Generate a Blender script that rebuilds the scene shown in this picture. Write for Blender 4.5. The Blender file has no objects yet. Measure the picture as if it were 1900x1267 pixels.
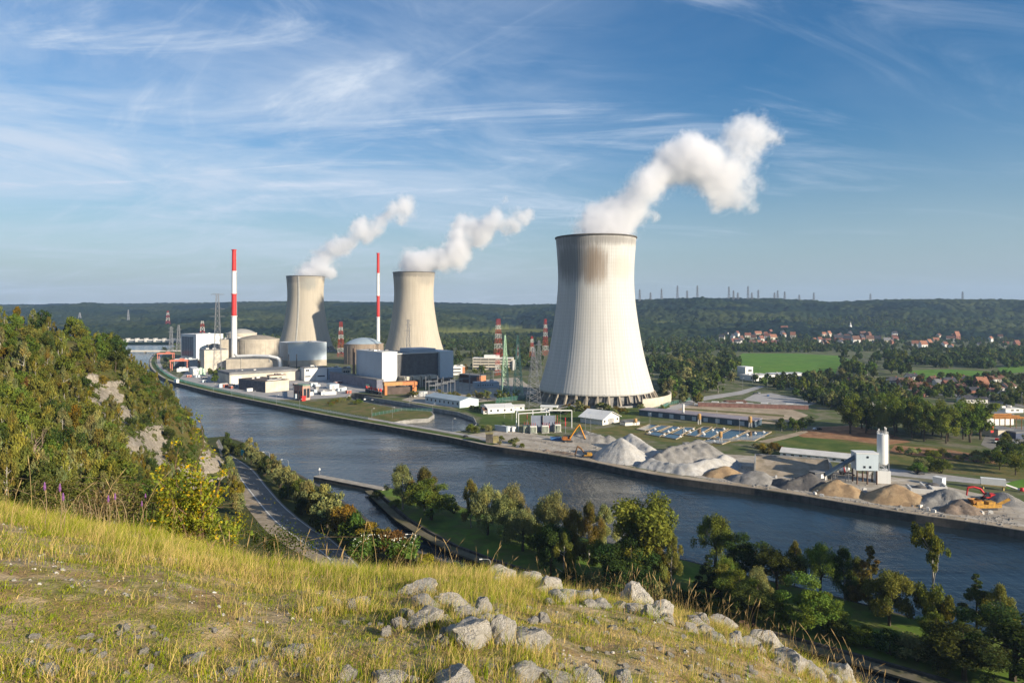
import bpy, bmesh, math, random
import numpy as np
from mathutils import Vector, Matrix, noise as mnoise
from mathutils.geometry import tessellate_polygon

# ------------------------------------------------------------------ camera, sky, sun
SC = bpy.context.scene
COL = SC.collection
F, HZ, H = 1300.0, 574.0, 86.0            # focal length and horizon of the 1900 px photograph, eye height above the plant
SUN_AZ, SUN_EL = math.radians(127), math.radians(18.5)
cam = bpy.data.objects.new('camera', bpy.data.cameras.new('camera'))
COL.objects.link(cam); SC.camera = cam
cam.location = (0, 0, H); cam.rotation_euler = (math.pi/2, 0, 0)
cam.data.sensor_width = 36; cam.data.lens = F/1900*36
cam.data.shift_y = -(633.5-HZ)/1900
cam.data.clip_start = 0.2; cam.data.clip_end = 30000
sd = Vector((math.sin(SUN_AZ)*math.cos(SUN_EL), math.cos(SUN_AZ)*math.cos(SUN_EL), math.sin(SUN_EL)))
sl = bpy.data.lights.new('sun', 'SUN'); sl.energy = 5.0; sl.angle = math.radians(0.5); sl.color = (1, .88, .70)
so = bpy.data.objects.new('sun', sl); COL.objects.link(so)
so.rotation_euler = (-sd).to_track_quat('-Z', 'Y').to_euler()
SC.view_settings.view_transform = 'Standard'; SC.view_settings.look = 'None'
SC.view_settings.exposure = 0.95; SC.view_settings.gamma = 1.0
cy = SC.cycles
SC.render.engine = 'CYCLES'
cy.use_denoising = True; cy.max_bounces = 8; cy.diffuse_bounces = 2; cy.glossy_bounces = 2
cy.transmission_bounces = 3; cy.volume_bounces = 5; cy.transparent_max_bounces = 8
cy.caustics_reflective = False; cy.caustics_refractive = False
cy.volume_step_rate = 1.0; cy.volume_max_steps = 256
cy.sample_clamp_indirect = 6

def nodes_of(nt):
    nt.nodes.clear(); N = nt.nodes; L = nt.links
    def n(t, **kw):
        d = N.new(t)
        for k, v in kw.items():
            if k[0] == '_': d.inputs[k[1:].replace('_', ' ')].default_value = v
            else: setattr(d, k, v)
        return d
    def math_(op, a, b=None, c=None, clamp=False):
        d = N.new('ShaderNodeMath'); d.operation = op; d.use_clamp = clamp
        for i, v in enumerate((a, b, c)):
            if v is None: continue
            if isinstance(v, (int, float)): d.inputs[i].default_value = v
            else: L.new(v, d.inputs[i])
        return d.outputs[0]
    def mix(f, a, b, bt='MIX'):
        d = N.new('ShaderNodeMix'); d.data_type = 'RGBA'; d.blend_type = bt
        for s, v in ((0, f), (6, a), (7, b)):
            if isinstance(v, (int, float)): d.inputs[s].default_value = v
            elif isinstance(v, (tuple, list)): d.inputs[s].default_value = (*v[:3], 1)
            else: L.new(v, d.inputs[s])
        return d.outputs[2]
    def sstep(v, a, b):
        d = N.new('ShaderNodeMapRange'); d.interpolation_type = 'SMOOTHSTEP'
        L.new(v, d.inputs[0]); d.inputs[1].default_value = a; d.inputs[2].default_value = b
        return d.outputs[0]
    return N, L, n, math_, mix, sstep

w = bpy.data.worlds.new('World'); SC.world = w; w.use_nodes = True
N, L, n, M_, mix, ss = nodes_of(w.node_tree)
sky = n('ShaderNodeTexSky', sky_type='NISHITA', sun_disc=False, sun_elevation=SUN_EL, sun_rotation=SUN_AZ,
        altitude=100, air_density=1.1, dust_density=0.6, ozone_density=2.6)
tc = n('ShaderNodeTexCoord'); sx = n('ShaderNodeSeparateXYZ'); L.new(tc.outputs['Generated'], sx.inputs[0])
zc = M_('ADD', M_('MAXIMUM', sx.outputs[2], 0.0), 0.16)
pu, pv = M_('DIVIDE', sx.outputs[0], zc), M_('DIVIDE', sx.outputs[1], zc)
def plane(ang, su, sv, off):
    c, s = math.cos(ang), math.sin(ang)
    a = M_('ADD', M_('MULTIPLY', pu, c*su), M_('MULTIPLY', pv, s*su))
    b = M_('ADD', M_('MULTIPLY', pu, -s*sv), M_('MULTIPLY', pv, c*sv))
    cb = n('ShaderNodeCombineXYZ'); L.new(a, cb.inputs[0]); L.new(b, cb.inputs[1]); cb.inputs[2].default_value = off
    return cb.outputs[0]
def fbm(vec, scale, det, rough, dist):
    t = n('ShaderNodeTexNoise', _Scale=scale, _Detail=det, _Roughness=rough, _Distortion=dist); L.new(vec, t.inputs['Vector']); return t.outputs[0]
veil = ss(fbm(plane(.35, .8, 1.3, 3.1), 1.2, 10, .60, .6), .33, .76)
wisp = ss(fbm(plane(.12, .55, 1.5, 7.7), 1.5, 10, .64, 1.4), .50, .80)
streak = ss(fbm(plane(-.75, .6, 2.0, 1.3), 1.4, 10, .63, 1.1), .50, .80)
leftm = ss(sx.outputs[0], .35, -.30)
rightm = ss(sx.outputs[0], .65, .05)
cov = M_('ADD', M_('MULTIPLY', veil, M_('ADD', M_('MULTIPLY', M_('MULTIPLY', leftm, M_('ADD', M_('MULTIPLY', ss(sx.outputs[2], .46, .24), .65), .35)), .78), .06)),
         M_('ADD', M_('MULTIPLY', wisp, M_('ADD', M_('MULTIPLY', rightm, .62), .12)),
            M_('MULTIPLY', streak, M_('MULTIPLY', leftm, .55))))
cov = M_('ADD', cov, M_('MULTIPLY', leftm, .16))
cov = M_('MULTIPLY', cov, M_('ADD', M_('MULTIPLY', ss(sx.outputs[2], .0, .18), .55), .42), clamp=True)
hs = n('ShaderNodeHueSaturation', _Saturation=1.42, _Value=.84, _Hue=.506); L.new(sky.outputs[0], hs.inputs['Color'])
hz_ = M_('MULTIPLY', ss(sx.outputs[2], .24, -.02), .80)
skyc = mix(hz_, hs.outputs[0], (2.35, 2.98, 3.8))
col = mix(cov, skyc, (4.5, 5.2, 6.2))
bg = n('ShaderNodeBackground', _Strength=.074); L.new(col, bg.inputs[0])
wo = n('ShaderNodeOutputWorld'); L.new(bg.outputs[0], wo.inputs[0])

# ------------------------------------------------------------------ helpers
rng = np.random.default_rng(7); random.seed(7)
def G(px, py, z=0.0):                       # where the ground (height z) stands in the photograph
    Y = F*(H-z)/(py-HZ); return np.array([(px-950)/F*Y, Y, z])
def PD(px, py, D): return np.array([(px-950)/F*D, D, H-(py-HZ)/F*D])
def ZH(py, D): return H-(py-HZ)/F*D

def tag(o, label=None, cat=None, group=None, kind=None):
    if label: o['label'] = label
    if cat: o['category'] = cat
    if group: o['group'] = group
    if kind: o['kind'] = kind
    return o
def empty(name, loc=(0, 0, 0), rz=0, label=None, cat=None, group=None):
    o = bpy.data.objects.new(name, None); COL.objects.link(o); o.location = loc; o.rotation_euler = (0, 0, rz)
    o.empty_display_size = .5
    return tag(o, label, cat, group)
def link(name, me, parent=None):
    o = bpy.data.objects.new(name, me); COL.objects.link(o)
    if parent: o.parent = parent
    return o
def copy_tree(o, parent=None):
    c = o.copy(); COL.objects.link(c)
    if parent: c.parent = parent
    for ch in o.children: copy_tree(ch, c)
    return c
def mesh_np(name, V, Fq, mats=(), cols=None, midx=None, smooth=False):
    V = np.asarray(V, np.float32); Fq = np.asarray(Fq, np.int32)
    me = bpy.data.meshes.new(name); nf, k = Fq.shape
    me.vertices.add(len(V)); me.vertices.foreach_set('co', V.ravel())
    me.loops.add(nf*k); me.loops.foreach_set('vertex_index', Fq.ravel())
    me.polygons.add(nf); me.polygons.foreach_set('loop_start', np.arange(0, nf*k, k, dtype=np.int32))
    me.polygons.foreach_set('loop_total', np.full(nf, k, np.int32))
    if midx is not None: me.polygons.foreach_set('material_index', np.asarray(midx, np.int32))
    if smooth: me.polygons.foreach_set('use_smooth', np.ones(nf, bool))
    for m in mats: me.materials.append(m)
    if cols is not None:
        a = me.color_attributes.new('Col', 'FLOAT_COLOR', 'POINT')
        c = np.ones((len(V), 4), np.float32); c[:, :3] = cols; a.data.foreach_set('color', c.ravel())
    me.update(); me.validate(); return me

class MB:                                    # collects shapes for one mesh
    def __init__(s): s.v = []; s.f = []; s.m = []
    def add(s, v, f, m=0):
        b = len(s.v); s.v += [tuple(map(float, p)) for p in v]
        s.f += [tuple(i+b for i in q) for q in f]; s.m += [m]*len(f); return s
    def box(s, x0, y0, z0, x1, y1, z1, m=0):
        return s.add([(x0,y0,z0),(x1,y0,z0),(x1,y1,z0),(x0,y1,z0),(x0,y0,z1),(x1,y0,z1),(x1,y1,z1),(x0,y1,z1)],
                     [(0,3,2,1),(4,5,6,7),(0,1,5,4),(1,2,6,5),(2,3,7,6),(3,0,4,7)], m)
    def bar(s, p, q, w=.2, m=0, w2=None, n=4, cap=True):
        p, q = Vector(p), Vector(q); d = (q-p)
        if d.length < 1e-6: return s
        d.normalize(); a = d.orthogonal().normalized(); b = d.cross(a); w2 = w if w2 is None else w2; v = []
        for c, r in ((p, w), (q, w2)):
            for i in range(n):
                t = 2*math.pi*(i+.5)/n; v.append(c+(a*math.cos(t)+b*math.sin(t))*r*.5*(1.414 if n == 4 else 1))
        f = [(i, (i+1) % n, n+(i+1) % n, n+i) for i in range(n)]
        if cap: f += [tuple(range(n-1, -1, -1)), tuple(range(n, 2*n))]
        return s.add(v, f, m)
    def tube(s, pts, r, n=8, m=0):
        rs = r if isinstance(r, (list, tuple)) else [r]*len(pts)
        for i in range(len(pts)-1): s.bar(pts[i], pts[i+1], rs[i]*2, m, rs[i+1]*2, n)
        return s
    def lathe(s, prof, n=24, c=(0, 0, 0), m=0, a0=0, a1=2*math.pi):
        full = abs(a1-a0-2*math.pi) < 1e-6; k = n if full else n+1; v = []
        for r, z in prof:
            for i in range(k):
                t = a0+(a1-a0)*i/n; v.append((c[0]+r*math.cos(t), c[1]+r*math.sin(t), c[2]+z))
        f = []
        for j in range(len(prof)-1):
            for i in range(n):
                i2 = (i+1) % k; f.append((j*k+i, j*k+i2, (j+1)*k+i2, (j+1)*k+i))
        return s.add(v, f, m)
    def gable(s, x0, y0, x1, y1, z0, zr, ov=.4, th=.25, m=0, axis='x'):     # two roof slabs with eaves
        if axis == 'x':
            ym = (y0+y1)/2; sl_ = (zr-z0)/(ym-y0)
            for ye, sg in ((y0-ov, 1), (y1+ov, -1)):
                a = [(x0-ov, ye, z0-ov*sl_), (x1+ov, ye, z0-ov*sl_), (x1+ov, ym, zr), (x0-ov, ym, zr)]
                v = a+[(p[0], p[1], p[2]+th) for p in a]
                s.add(v, [(0,3,2,1),(4,5,6,7),(0,1,5,4),(1,2,6,5),(2,3,7,6),(3,0,4,7)], m)
        else:
            xm = (x0+x1)/2; sl_ = (zr-z0)/(xm-x0)
            for xe in (x0-ov, x1+ov):
                a = [(xe, y0-ov, z0-ov*sl_), (xe, y1+ov, z0-ov*sl_), (xm, y1+ov, zr), (xm, y0-ov, zr)]
                v = a+[(p[0], p[1], p[2]+th) for p in a]
                s.add(v, [(0,3,2,1),(4,5,6,7),(0,1,5,4),(1,2,6,5),(2,3,7,6),(3,0,4,7)], m)
        return s
    def gablewall(s, x0, y0, x1, y1, z0, zr, m=0, axis='x'):                # triangular wall ends
        if axis == 'x':
            ym = (y0+y1)/2
            for x in (x0, x1): s.add([(x, y0, z0), (x, y1, z0), (x, ym, zr)], [(0, 1, 2)], m)
        else:
            xm = (x0+x1)/2
            for y in (y0, y1): s.add([(x0, y, z0), (x1, y, z0), (xm, y, zr)], [(0, 1, 2)], m)
        return s
    def build(s, name, mats, parent=None, smooth=False):
        me = bpy.data.meshes.new(name); me.from_pydata(s.v, [], s.f)
        mats = mats if isinstance(mats, (list, tuple)) else [mats]
        for m in mats: me.materials.append(m)
        if len(mats) > 1: me.polygons.foreach_set('material_index', s.m)
        bm = bmesh.new(); bm.from_mesh(me); bmesh.ops.recalc_face_normals(bm, faces=bm.faces); bm.to_mesh(me); bm.free()
        if smooth:
            me.polygons.foreach_set('use_smooth', [True]*len(me.polygons))
            try: me.set_sharp_from_angle(angle=math.radians(40))
            except Exception: pass
        me.update(); return link(name, me, parent)

# numpy noise
def hash2(ix, iy, k=0):
    h = (ix.astype(np.int64)*374761393+iy.astype(np.int64)*668265263+k*974634541) & 0x7fffffff
    h = ((h ^ (h >> 13))*1274126177) & 0x7fffffff; h = h ^ (h >> 16); return (h & 0xffff)/65535.0
def vnoise(x, y, k=0):
    ix, iy = np.floor(x), np.floor(y); fx, fy = x-ix, y-iy; fx = fx*fx*(3-2*fx); fy = fy*fy*(3-2*fy)
    a, b, c, d = hash2(ix, iy, k), hash2(ix+1, iy, k), hash2(ix, iy+1, k), hash2(ix+1, iy+1, k)
    return (a*(1-fx)+b*fx)*(1-fy)+(c*(1-fx)+d*fx)*fy
def fnoise(x, y, o=4, k=0):
    t = 0; a = .5
    for i in range(o): t = t+a*vnoise(x*2**i+17*i, y*2**i-31*i, k+i); a *= .5
    return t
def domes(x, y, cell, k=0):                  # canopy of round crowns over the plane
    cx, cy_ = np.floor(x/cell), np.floor(y/cell); out = np.zeros_like(x)
    for dx in (-1, 0, 1):
        for dy in (-1, 0, 1):
            ix, iy = cx+dx, cy_+dy
            qx = (ix+hash2(ix, iy, k))*cell; qy = (iy+hash2(ix, iy, k+1))*cell; hh = .6+.6*hash2(ix, iy, k+2); r = cell*(.6+.35*hash2(ix, iy, k+3))
            d = ((x-qx)**2+(y-qy)**2)/r**2
            out = np.maximum(out, hh*np.sqrt(np.maximum(0, 1-d)))
    return out

# ------------------------------------------------------------------ materials
MATS = {}
def mat(name, rgb, rough=.85, var=.18, scale=.35, metal=0.0, bump=0.0, rgb2=None, streak=0.0, spec=.3):
    if name in MATS: return MATS[name]
    m = bpy.data.materials.new(name); m.use_nodes = True; MATS[name] = m; rgb = tuple(.78*q for q in rgb); rgb2 = tuple(.78*q for q in rgb2) if rgb2 else None
    N, L, n, M_, mix, ss = nodes_of(m.node_tree)
    tc = n('ShaderNodeTexCoord')
    t = n('ShaderNodeTexNoise', _Scale=scale, _Detail=6.0, _Roughness=.6); L.new(tc.outputs['Object'], t.inputs['Vector'])
    f = ss(t.outputs[0], .32, .68)
    dark = rgb2 if rgb2 else tuple(c*(1-var*1.6) for c in rgb); lite = rgb if rgb2 else tuple(min(c*(1+var*.6), 1) for c in rgb)
    c = mix(f, dark, lite)
    if streak > 0:
        mp = n('ShaderNodeMapping'); mp.inputs['Scale'].default_value = (1.2, 1.2, .06); L.new(tc.outputs['Object'], mp.inputs[0])
        t2 = n('ShaderNodeTexNoise', _Scale=1.0, _Detail=5.0); L.new(mp.outputs[0], t2.inputs['Vector'])
        c = mix(M_('MULTIPLY', ss(t2.outputs[0], .45, .75), streak), c, tuple(x*.45 for x in rgb))
    p = n('ShaderNodeBsdfPrincipled', _Roughness=rough, _Metallic=metal); p.inputs['Specular IOR Level'].default_value = spec
    L.new(c, p.inputs['Base Color'])
    if bump:
        t3 = n('ShaderNodeTexNoise', _Scale=scale*9, _Detail=5.0); L.new(tc.outputs['Object'], t3.inputs['Vector'])
        b = n('ShaderNodeBump', _Strength=1.0, _Distance=bump); L.new(t3.outputs[0], b.inputs['Height']); L.new(b.outputs[0], p.inputs['Normal'])
    o = n('ShaderNodeOutputMaterial'); L.new(p.outputs[0], o.inputs[0]); return m

def leafmat(name, rgb, trans=.35, hue=.06, val=.45):
    m = bpy.data.materials.new(name); m.use_nodes = True
    N, L, n, M_, mix, ss = nodes_of(m.node_tree)
    a = n('ShaderNodeVertexColor', layer_name='Col'); oi = n('ShaderNodeObjectInfo')
    c = mix(1.0, a.outputs[0], rgb, 'MULTIPLY')
    h = n('ShaderNodeHueSaturation'); L.new(c, h.inputs['Color'])
    L.new(M_('ADD', M_('MULTIPLY', oi.outputs['Random'], hue), .5-hue/2), h.inputs['Hue'])
    r2 = M_('FRACT', M_('MULTIPLY', oi.outputs['Random'], 7.31))
    L.new(M_('ADD', M_('MULTIPLY', r2, val), 1-val/2), h.inputs['Value'])
    d = n('ShaderNodeBsdfDiffuse'); t = n('ShaderNodeBsdfTranslucent'); L.new(h.outputs[0], d.inputs[0]); L.new(h.outputs[0], t.inputs[0])
    mx = n('ShaderNodeMixShader', _Fac=trans); L.new(d.outputs[0], mx.inputs[1]); L.new(t.outputs[0], mx.inputs[2])
    o = n('ShaderNodeOutputMaterial'); L.new(mx.outputs[0], o.inputs[0]); return m

def groundmat(name, cols, scale=.02, bump=.0, s2=.35):
    m = bpy.data.materials.new(name); m.use_nodes = True
    N, L, n, M_, mix, ss = nodes_of(m.node_tree)
    tc = n('ShaderNodeTexCoord')
    def nz(s, d=7.0, r=.62, off=0):
        mp = n('ShaderNodeMapping'); mp.inputs['Location'].default_value = (off, off*1.7, 0); L.new(tc.outputs['Object'], mp.inputs[0])
        t = n('ShaderNodeTexNoise', _Scale=s, _Detail=d, _Roughness=r); L.new(mp.outputs[0], t.inputs['Vector']); return t.outputs[0]
    c = cols[0]
    for i, q in enumerate(cols[1:]):
        c = mix(ss(nz(scale*(1+.7*i), off=13*i+5), .42, .62), c, q)
    c = mix(M_('MULTIPLY', ss(nz(s2, 8.0, .7), .3, .7), .45), c, tuple(x*.55 for x in cols[0]))
    p = n('ShaderNodeBsdfPrincipled', _Roughness=.95); p.inputs['Specular IOR Level'].default_value = .1; L.new(c, p.inputs['Base Color'])
    if bump:
        b = n('ShaderNodeBump', _Strength=1.0, _Distance=bump); L.new(nz(s2*2.5), b.inputs['Height']); L.new(b.outputs[0], p.inputs['Normal'])
    o = n('ShaderNodeOutputMaterial'); L.new(p.outputs[0], o.inputs[0]); return m
WHITE = mat('white_cladding', (.80, .80, .78), .6, .06, .05, streak=.12)
OFFW = mat('off_white_paint', (.72, .70, .66), .6, .08, .2, streak=.15)
PALEB = mat('pale_blue_cladding', (.55, .64, .70), .5, .05, .05, streak=.08)
BLUEG = mat('blue_grey_cladding', (.42, .50, .58), .5, .05, .05, streak=.08)
NAVY = mat('dark_navy_glazing', (.06, .08, .11), .25, .2, .3, spec=.5)
BEIGE = mat('beige_concrete', (.52, .46, .37), .9, .12, .12, streak=.25)
BEIGE2 = mat('light_beige_concrete', (.62, .56, .46), .9, .12, .12, streak=.2)
CONC = mat('grey_concrete', (.36, .35, .33), .9, .2, .25, streak=.35)
DCONC = mat('dark_wet_concrete', (.115, .105, .09), .9, .3, .25, streak=.5)
GREYR = mat('grey_roofing', (.22, .22, .22), .9, .15, .1)
DARKR = mat('dark_slate_roof', (.06, .06, .075), .8, .25, .3)
ROOFB = mat('blue_grey_metal_roof', (.36, .44, .50), .5, .06, .1, metal=.1)
REDR = mat('red_tile_roof', (.24, .10, .07), .85, .25, .6)
ORANGER = mat('orange_tile_roof', (.33, .15, .09), .85, .2, .6)
BROWNR = mat('brown_tile_roof', (.16, .085, .06), .85, .25, .6)
BRICK = mat('red_brick', (.30, .13, .09), .9, .2, .8)
ORBRICK = mat('orange_brick', (.58, .25, .13), .9, .15, .8)
ORANGE = mat('orange_paint', (.66, .24, .08), .55, .12, .4)
SALMON = mat('salmon_red_paint', (.66, .22, .15), .55, .1, .4)
REDP = mat('red_paint', (.62, .03, .03), .5, .12, .3)
WHITEP = mat('white_paint', (.82, .82, .80), .5, .05, .3)
YELL = mat('yellow_machine_paint', (.58, .30, .03), .55, .25, .7, rgb2=(.30, .16, .03))
GREENP = mat('green_painted_steel', (.50, .72, .50), .6, .15, .4)
GREENF = mat('green_fence_wire', (.035, .16, .12), .6, .15, .4)
STEEL = mat('galvanised_steel', (.30, .31, .33), .5, .12, .5, metal=.3)
DSTEEL = mat('dark_steel', (.05, .05, .055), .6, .2, .5, metal=.3)
BROWNC = mat('brown_cladding', (.13, .095, .08), .8, .2, .2)
GLASS = mat('window_glass', (.03, .04, .055), .12, .2, .5, spec=.6)
RUBBER = mat('black_rubber', (.025, .025, .025), .8, .2, 1)
TANS = mat('tan_tank_paint', (.55, .33, .13), .6, .15, .4, streak=.4)
TREADP = mat('blue_paint', (.05, .16, .40), .6, .15, .4)
TEALP = mat('teal_blue_sign_paint', (.03, .28, .45), .5, .05, .4)
BARK = mat('brown_bark', (.10, .075, .05), .95, .3, 4)
BIRCHB = mat('pale_birch_bark', (.50, .46, .40), .9, .35, 3)
POND = mat('dark_pond_water', (.02, .03, .04), .12, .3, .3, spec=.5)
# ------------------------------------------------------------------ land and water
WL = -3.0
def flat(name, pts, z, m, kind='structure', holes=(), label=None, cat=None, group=None):
    P = [[Vector((p[0], p[1], 0)) for p in pts]]+[[Vector((p[0], p[1], 0)) for p in h] for h in holes]
    tris = tessellate_polygon(P); V = [(v.x, v.y, z) for lp in P for v in lp]
    mb = MB(); mb.add(V, [tuple(t) for t in tris]); o = mb.build(name, m)
    me = o.data
    if me.polygons and me.polygons[0].normal.z < 0: me.flip_normals()
    return tag(o, label, cat, group, kind)
def pxs(l, z=0.0): return [G(x, y, z)[:2] for x, y in l]
def patch(name, l, z, m): return flat(name, pxs(l), z, m)
def strip(name, pts, w0, w1, z0, z1, m, mb=None):
    """wall or kerb along a line: from offset w0 to w1 on its left side, z0..z1"""
    mb0 = mb or MB(); P = [np.array(p[:2]) for p in pts]; off = []
    for i in range(len(P)):
        a = P[max(i-1, 0)]; b = P[min(i+1, len(P)-1)]; d = (b-a)/np.linalg.norm(b-a); nn = np.array([-d[1], d[0]]); off.append(nn)
    for i in range(len(P)-1):
        v = []
        for z in (z0, z1):
            for q, o in ((P[i], off[i]), (P[i+1], off[i+1])):
                v += [(*(q+o*w0), z), (*(q+o*w1), z)]
        f = [(0, 1, 3, 2), (4, 6, 7, 5), (0, 2, 6, 4), (1, 5, 7, 3)]
        if i == 0: f.append((0, 4, 5, 1))
        if i == len(P)-2: f.append((2, 3, 7, 6))
        mb0.add(v, f)
    return mb0 if mb else mb0.build(name, m)
def smooth_line(P, k=6):
    P = [np.array(p[:2], float) for p in P]; out = []
    for i in range(len(P)-1):
        p0, p1, p2, p3 = P[max(i-1, 0)], P[i], P[i+1], P[min(i+2, len(P)-1)]
        for j in range(k):
            t = j/k; out.append(.5*((2*p1)+(-p0+p2)*t+(2*p0-5*p1+4*p2-p3)*t*t+(-p0+3*p1-3*p2+p3)*t**3))
    out.append(P[-1]); return out

m = bpy.data.materials.new('river_water'); m.use_nodes = True
N, L, n, M_, mix, ss = nodes_of(m.node_tree)
tc = n('ShaderNodeTexCoord')
def wv(rot, sx_, sy_, sc, det):
    mp = n('ShaderNodeMapping'); mp.inputs['Rotation'].default_value = (0, 0, rot); mp.inputs['Scale'].default_value = (sx_, sy_, 1); L.new(tc.outputs['Object'], mp.inputs[0])
    t = n('ShaderNodeTexNoise', _Scale=sc, _Detail=det, _Roughness=.55, _Distortion=.4); L.new(mp.outputs[0], t.inputs['Vector']); return t.outputs[0]
h1 = M_('ADD', M_('MULTIPLY', wv(.6, 1, .45, .32, 5), 1.0), M_('MULTIPLY', wv(.2, 1, .5, 1.1, 4), .35))
gust = ss(wv(.75, .25, 1.0, .022, 6), .35, .7)
hh = M_('MULTIPLY', h1, M_('ADD', M_('MULTIPLY', gust, .95), .22))
bp = n('ShaderNodeBump', _Strength=1.0, _Distance=.8); L.new(hh, bp.inputs['Height'])
p = n('ShaderNodeBsdfPrincipled', _Roughness=.12, _IOR=1.33); p.inputs['Base Color'].default_value = (.012, .020, .026, 1)
L.new(bp.outputs[0], p.inputs['Normal']); o_ = n('ShaderNodeOutputMaterial'); L.new(p.outputs[0], o_.inputs[0])
WATER = m
flat('river_water', [(-4200, -700), (3500, -700), (3500, 4200), (-4200, 4200)], WL, WATER)

PLANT = groundmat('plant_ground_cover', [(.13, .13, .07), (.10, .12, .035), (.20, .18, .13), (.07, .10, .025)], .03)
GRASSM = groundmat('meadow_grass', [(.075, .115, .022), (.13, .14, .035), (.055, .09, .018)], .03)
DRYG = groundmat('dry_grass_ground', [(.14, .13, .04), (.17, .13, .055), (.08, .10, .025)], .06)
LAWN = groundmat('lawn_grass', [(.10, .21, .024), (.13, .22, .030), (.085, .17, .022)], .02, s2=.12)
GRAVEL = groundmat('pale_gravel', [(.42, .38, .32), (.52, .48, .42), (.29, .25, .20), (.36, .31, .24)], .07)
SANDY = groundmat('sandy_ground', [(.36, .29, .21), (.42, .35, .26), (.27, .22, .15)], .05)
EARTH = groundmat('brown_earth', [(.27, .135, .07), (.18, .10, .055), (.33, .20, .11)], .05)
ASPH = groundmat('grey_asphalt', [(.22, .21, .19), (.255, .24, .22), (.185, .175, .165)], .12, s2=.8)
PAVE = groundmat('pale_paving', [(.36, .35, .34), (.40, .38, .37), (.31, .30, .29)], .05)
SHOULD = groundmat('gravel_shoulder_ground', [(.33, .27, .20), (.38, .32, .25), (.24, .20, .14)], .12)

BANK = pxs([(365, 622), (350, 632), (330, 641), (298, 652), (285, 657), (277, 668), (278, 680), (290, 693), (310, 705), (350, 716.5), (400, 729), (450, 739.5),
            (500, 749.5), (600, 770), (700, 788), (830, 811), (905, 827), (1000, 840.5), (1080, 854), (1200, 879), (1300, 894), (1400, 907), (1500, 922.5),
            (1600, 940), (1700, 956), (1800, 970), (1900, 986)])
BANK += [np.array(q, float) for q in ((230, 249), (265, 223), (305, 193), (360, 152), (430, 99), (520, 32), (640, -58), (760, -148), (900, -253))]
BASIN = pxs([(722, 785), (760, 778), (795, 776.5), (806, 769), (800, 762.5), (745, 758), (700, 750), (655, 741), (643, 736), (652, 730), (672, 733), (700, 739),
             (752, 747), (800, 756), (850, 764.5), (878, 774), (884, 786), (872, 797), (835, 802), (780, 794)])
right_bank = list(BANK)+[np.array(q, float) for q in ((3300, -400), (3300, 3200), (-900, 3200), (-905, 2329))]
flat('ground', right_bank, 0.0, PLANT, holes=[BASIN])
ub = smooth_line(BANK[4:], 3)
qb = [p for p in ub if p[0] > -19]; gb = [p for p in ub if p[0] <= -15]
tag(strip('river_embankment_wall', [p for p in gb], 0, .9, -5, .22, DCONC), 'dark low embankment wall with pale kerb along the power plant shore', 'wall')
tag(strip('quay_wall', qb, -.02, 1.2, -5, .26, DCONC), 'long stained concrete quay wall below the gravel piles', 'wall')
strip('kerb_path', gb, .9, 3.4, -.5, .06, GRAVEL)['kind'] = 'structure'
strip('grass_verge', gb, 3.4, 8.5, -.5, .10, GRASSM)['kind'] = 'structure'
strip('quay_path', qb, 1.2, 7, -.5, .08, SANDY)['kind'] = 'structure'
strip('bank_road', gb[:70], 11.5, 16.5, -.5, .05, PAVE)['kind'] = 'structure'
bs = BASIN+[BASIN[0]]
tag(strip('basin_wall', bs, -.01, .7, -5, .12, CONC), 'low stone edging around the side basin of the plant', 'wall')

# left bank, canal side and island
NEARB = pxs([(416, 812), (428, 817), (445, 822), (475, 838), (535, 875), (600, 912), (660, 955), (700, 988), (760, 1024), (830, 1050), (900, 1078), (1000, 1106),
             (1100, 1135), (1200, 1160), (1350, 1196), (1450, 1227), (1560, 1262)], -1)
NEARB += [np.array(q, float) for q in ((150, 110), (330, -60), (600, -300), (-600, -300), (-700, 500), (-480, 480), (-250, 445))]
flat('riverside_ground', NEARB, 0.0, groundmat('shrubby_ground', [(.06, .075, .02), (.09, .08, .03), (.045, .055, .016)], .1))
strip('canal_bank', NEARB[:17], 0, 1.5, -5, .05, DCONC)['kind'] = 'structure'
ISL = pxs([(700, 908), (730, 935), (760, 961), (800, 985), (850, 1011), (920, 1037), (1000, 1062), (1100, 1089), (1200, 1113), (1300, 1137), (1400, 1161),
           (1500, 1187), (1600, 1214), (1700, 1242), (1800, 1270), (1950, 1312)], -1.5)
isl_far = pxs([(1900, 1196), (1800, 1172), (1720, 1155), (1650, 1135), (1560, 1110), (1480, 1090), (1380, 1067), (1267, 1039), (1180, 1020), (1094, 1000), (1000, 981),
               (920, 958), (837, 936), (760, 916), (715, 903)], -1.5)
ISLAND = ISL+[np.array([170., 135.]), np.array([235., 150.])]+isl_far
flat('island_grass', ISLAND, -1.5, groundmat('island_lawn', [(.11, .19, .026), (.15, .21, .035), (.08, .13, .022), (.12, .13, .04)], .05, s2=.3))
strip('island_bank', ISLAND+[ISLAND[0]], -.9, 0, -5, -1.45, DCONC)['kind'] = 'structure'
strip('towpath', ISL, -6, -2.5, -2, -1.46, groundmat('worn_path', [(.13, .115, .075), (.10, .10, .045), (.16, .14, .10)], .1))['kind'] = 'structure'
ja, jb = G(588, 882, -1.2), G(716, 907, -1.2)
jt = empty('jetty', ja, math.atan2(jb[1]-ja[1], jb[0]-ja[0]), 'narrow concrete jetty running out from the tip of the wooded island', 'jetty')
jl = np.linalg.norm(jb-ja)
mb = MB(); mb.box(0, -2.2, -4, jl, 2.2, -.25); mb.build('wall', DCONC, jt)
mb = MB(); mb.box(-.15, -2.35, -.25, jl, 2.35, 0); mb.build('deck', mat('pale_path_concrete', (.42, .38, .32), .9, .2, .3), jt)
bl = empty('navigation_light', ja+np.array([1.6, -.6, 0]), 0, 'small white navigation beacon on the end of the jetty', 'beacon')
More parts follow.
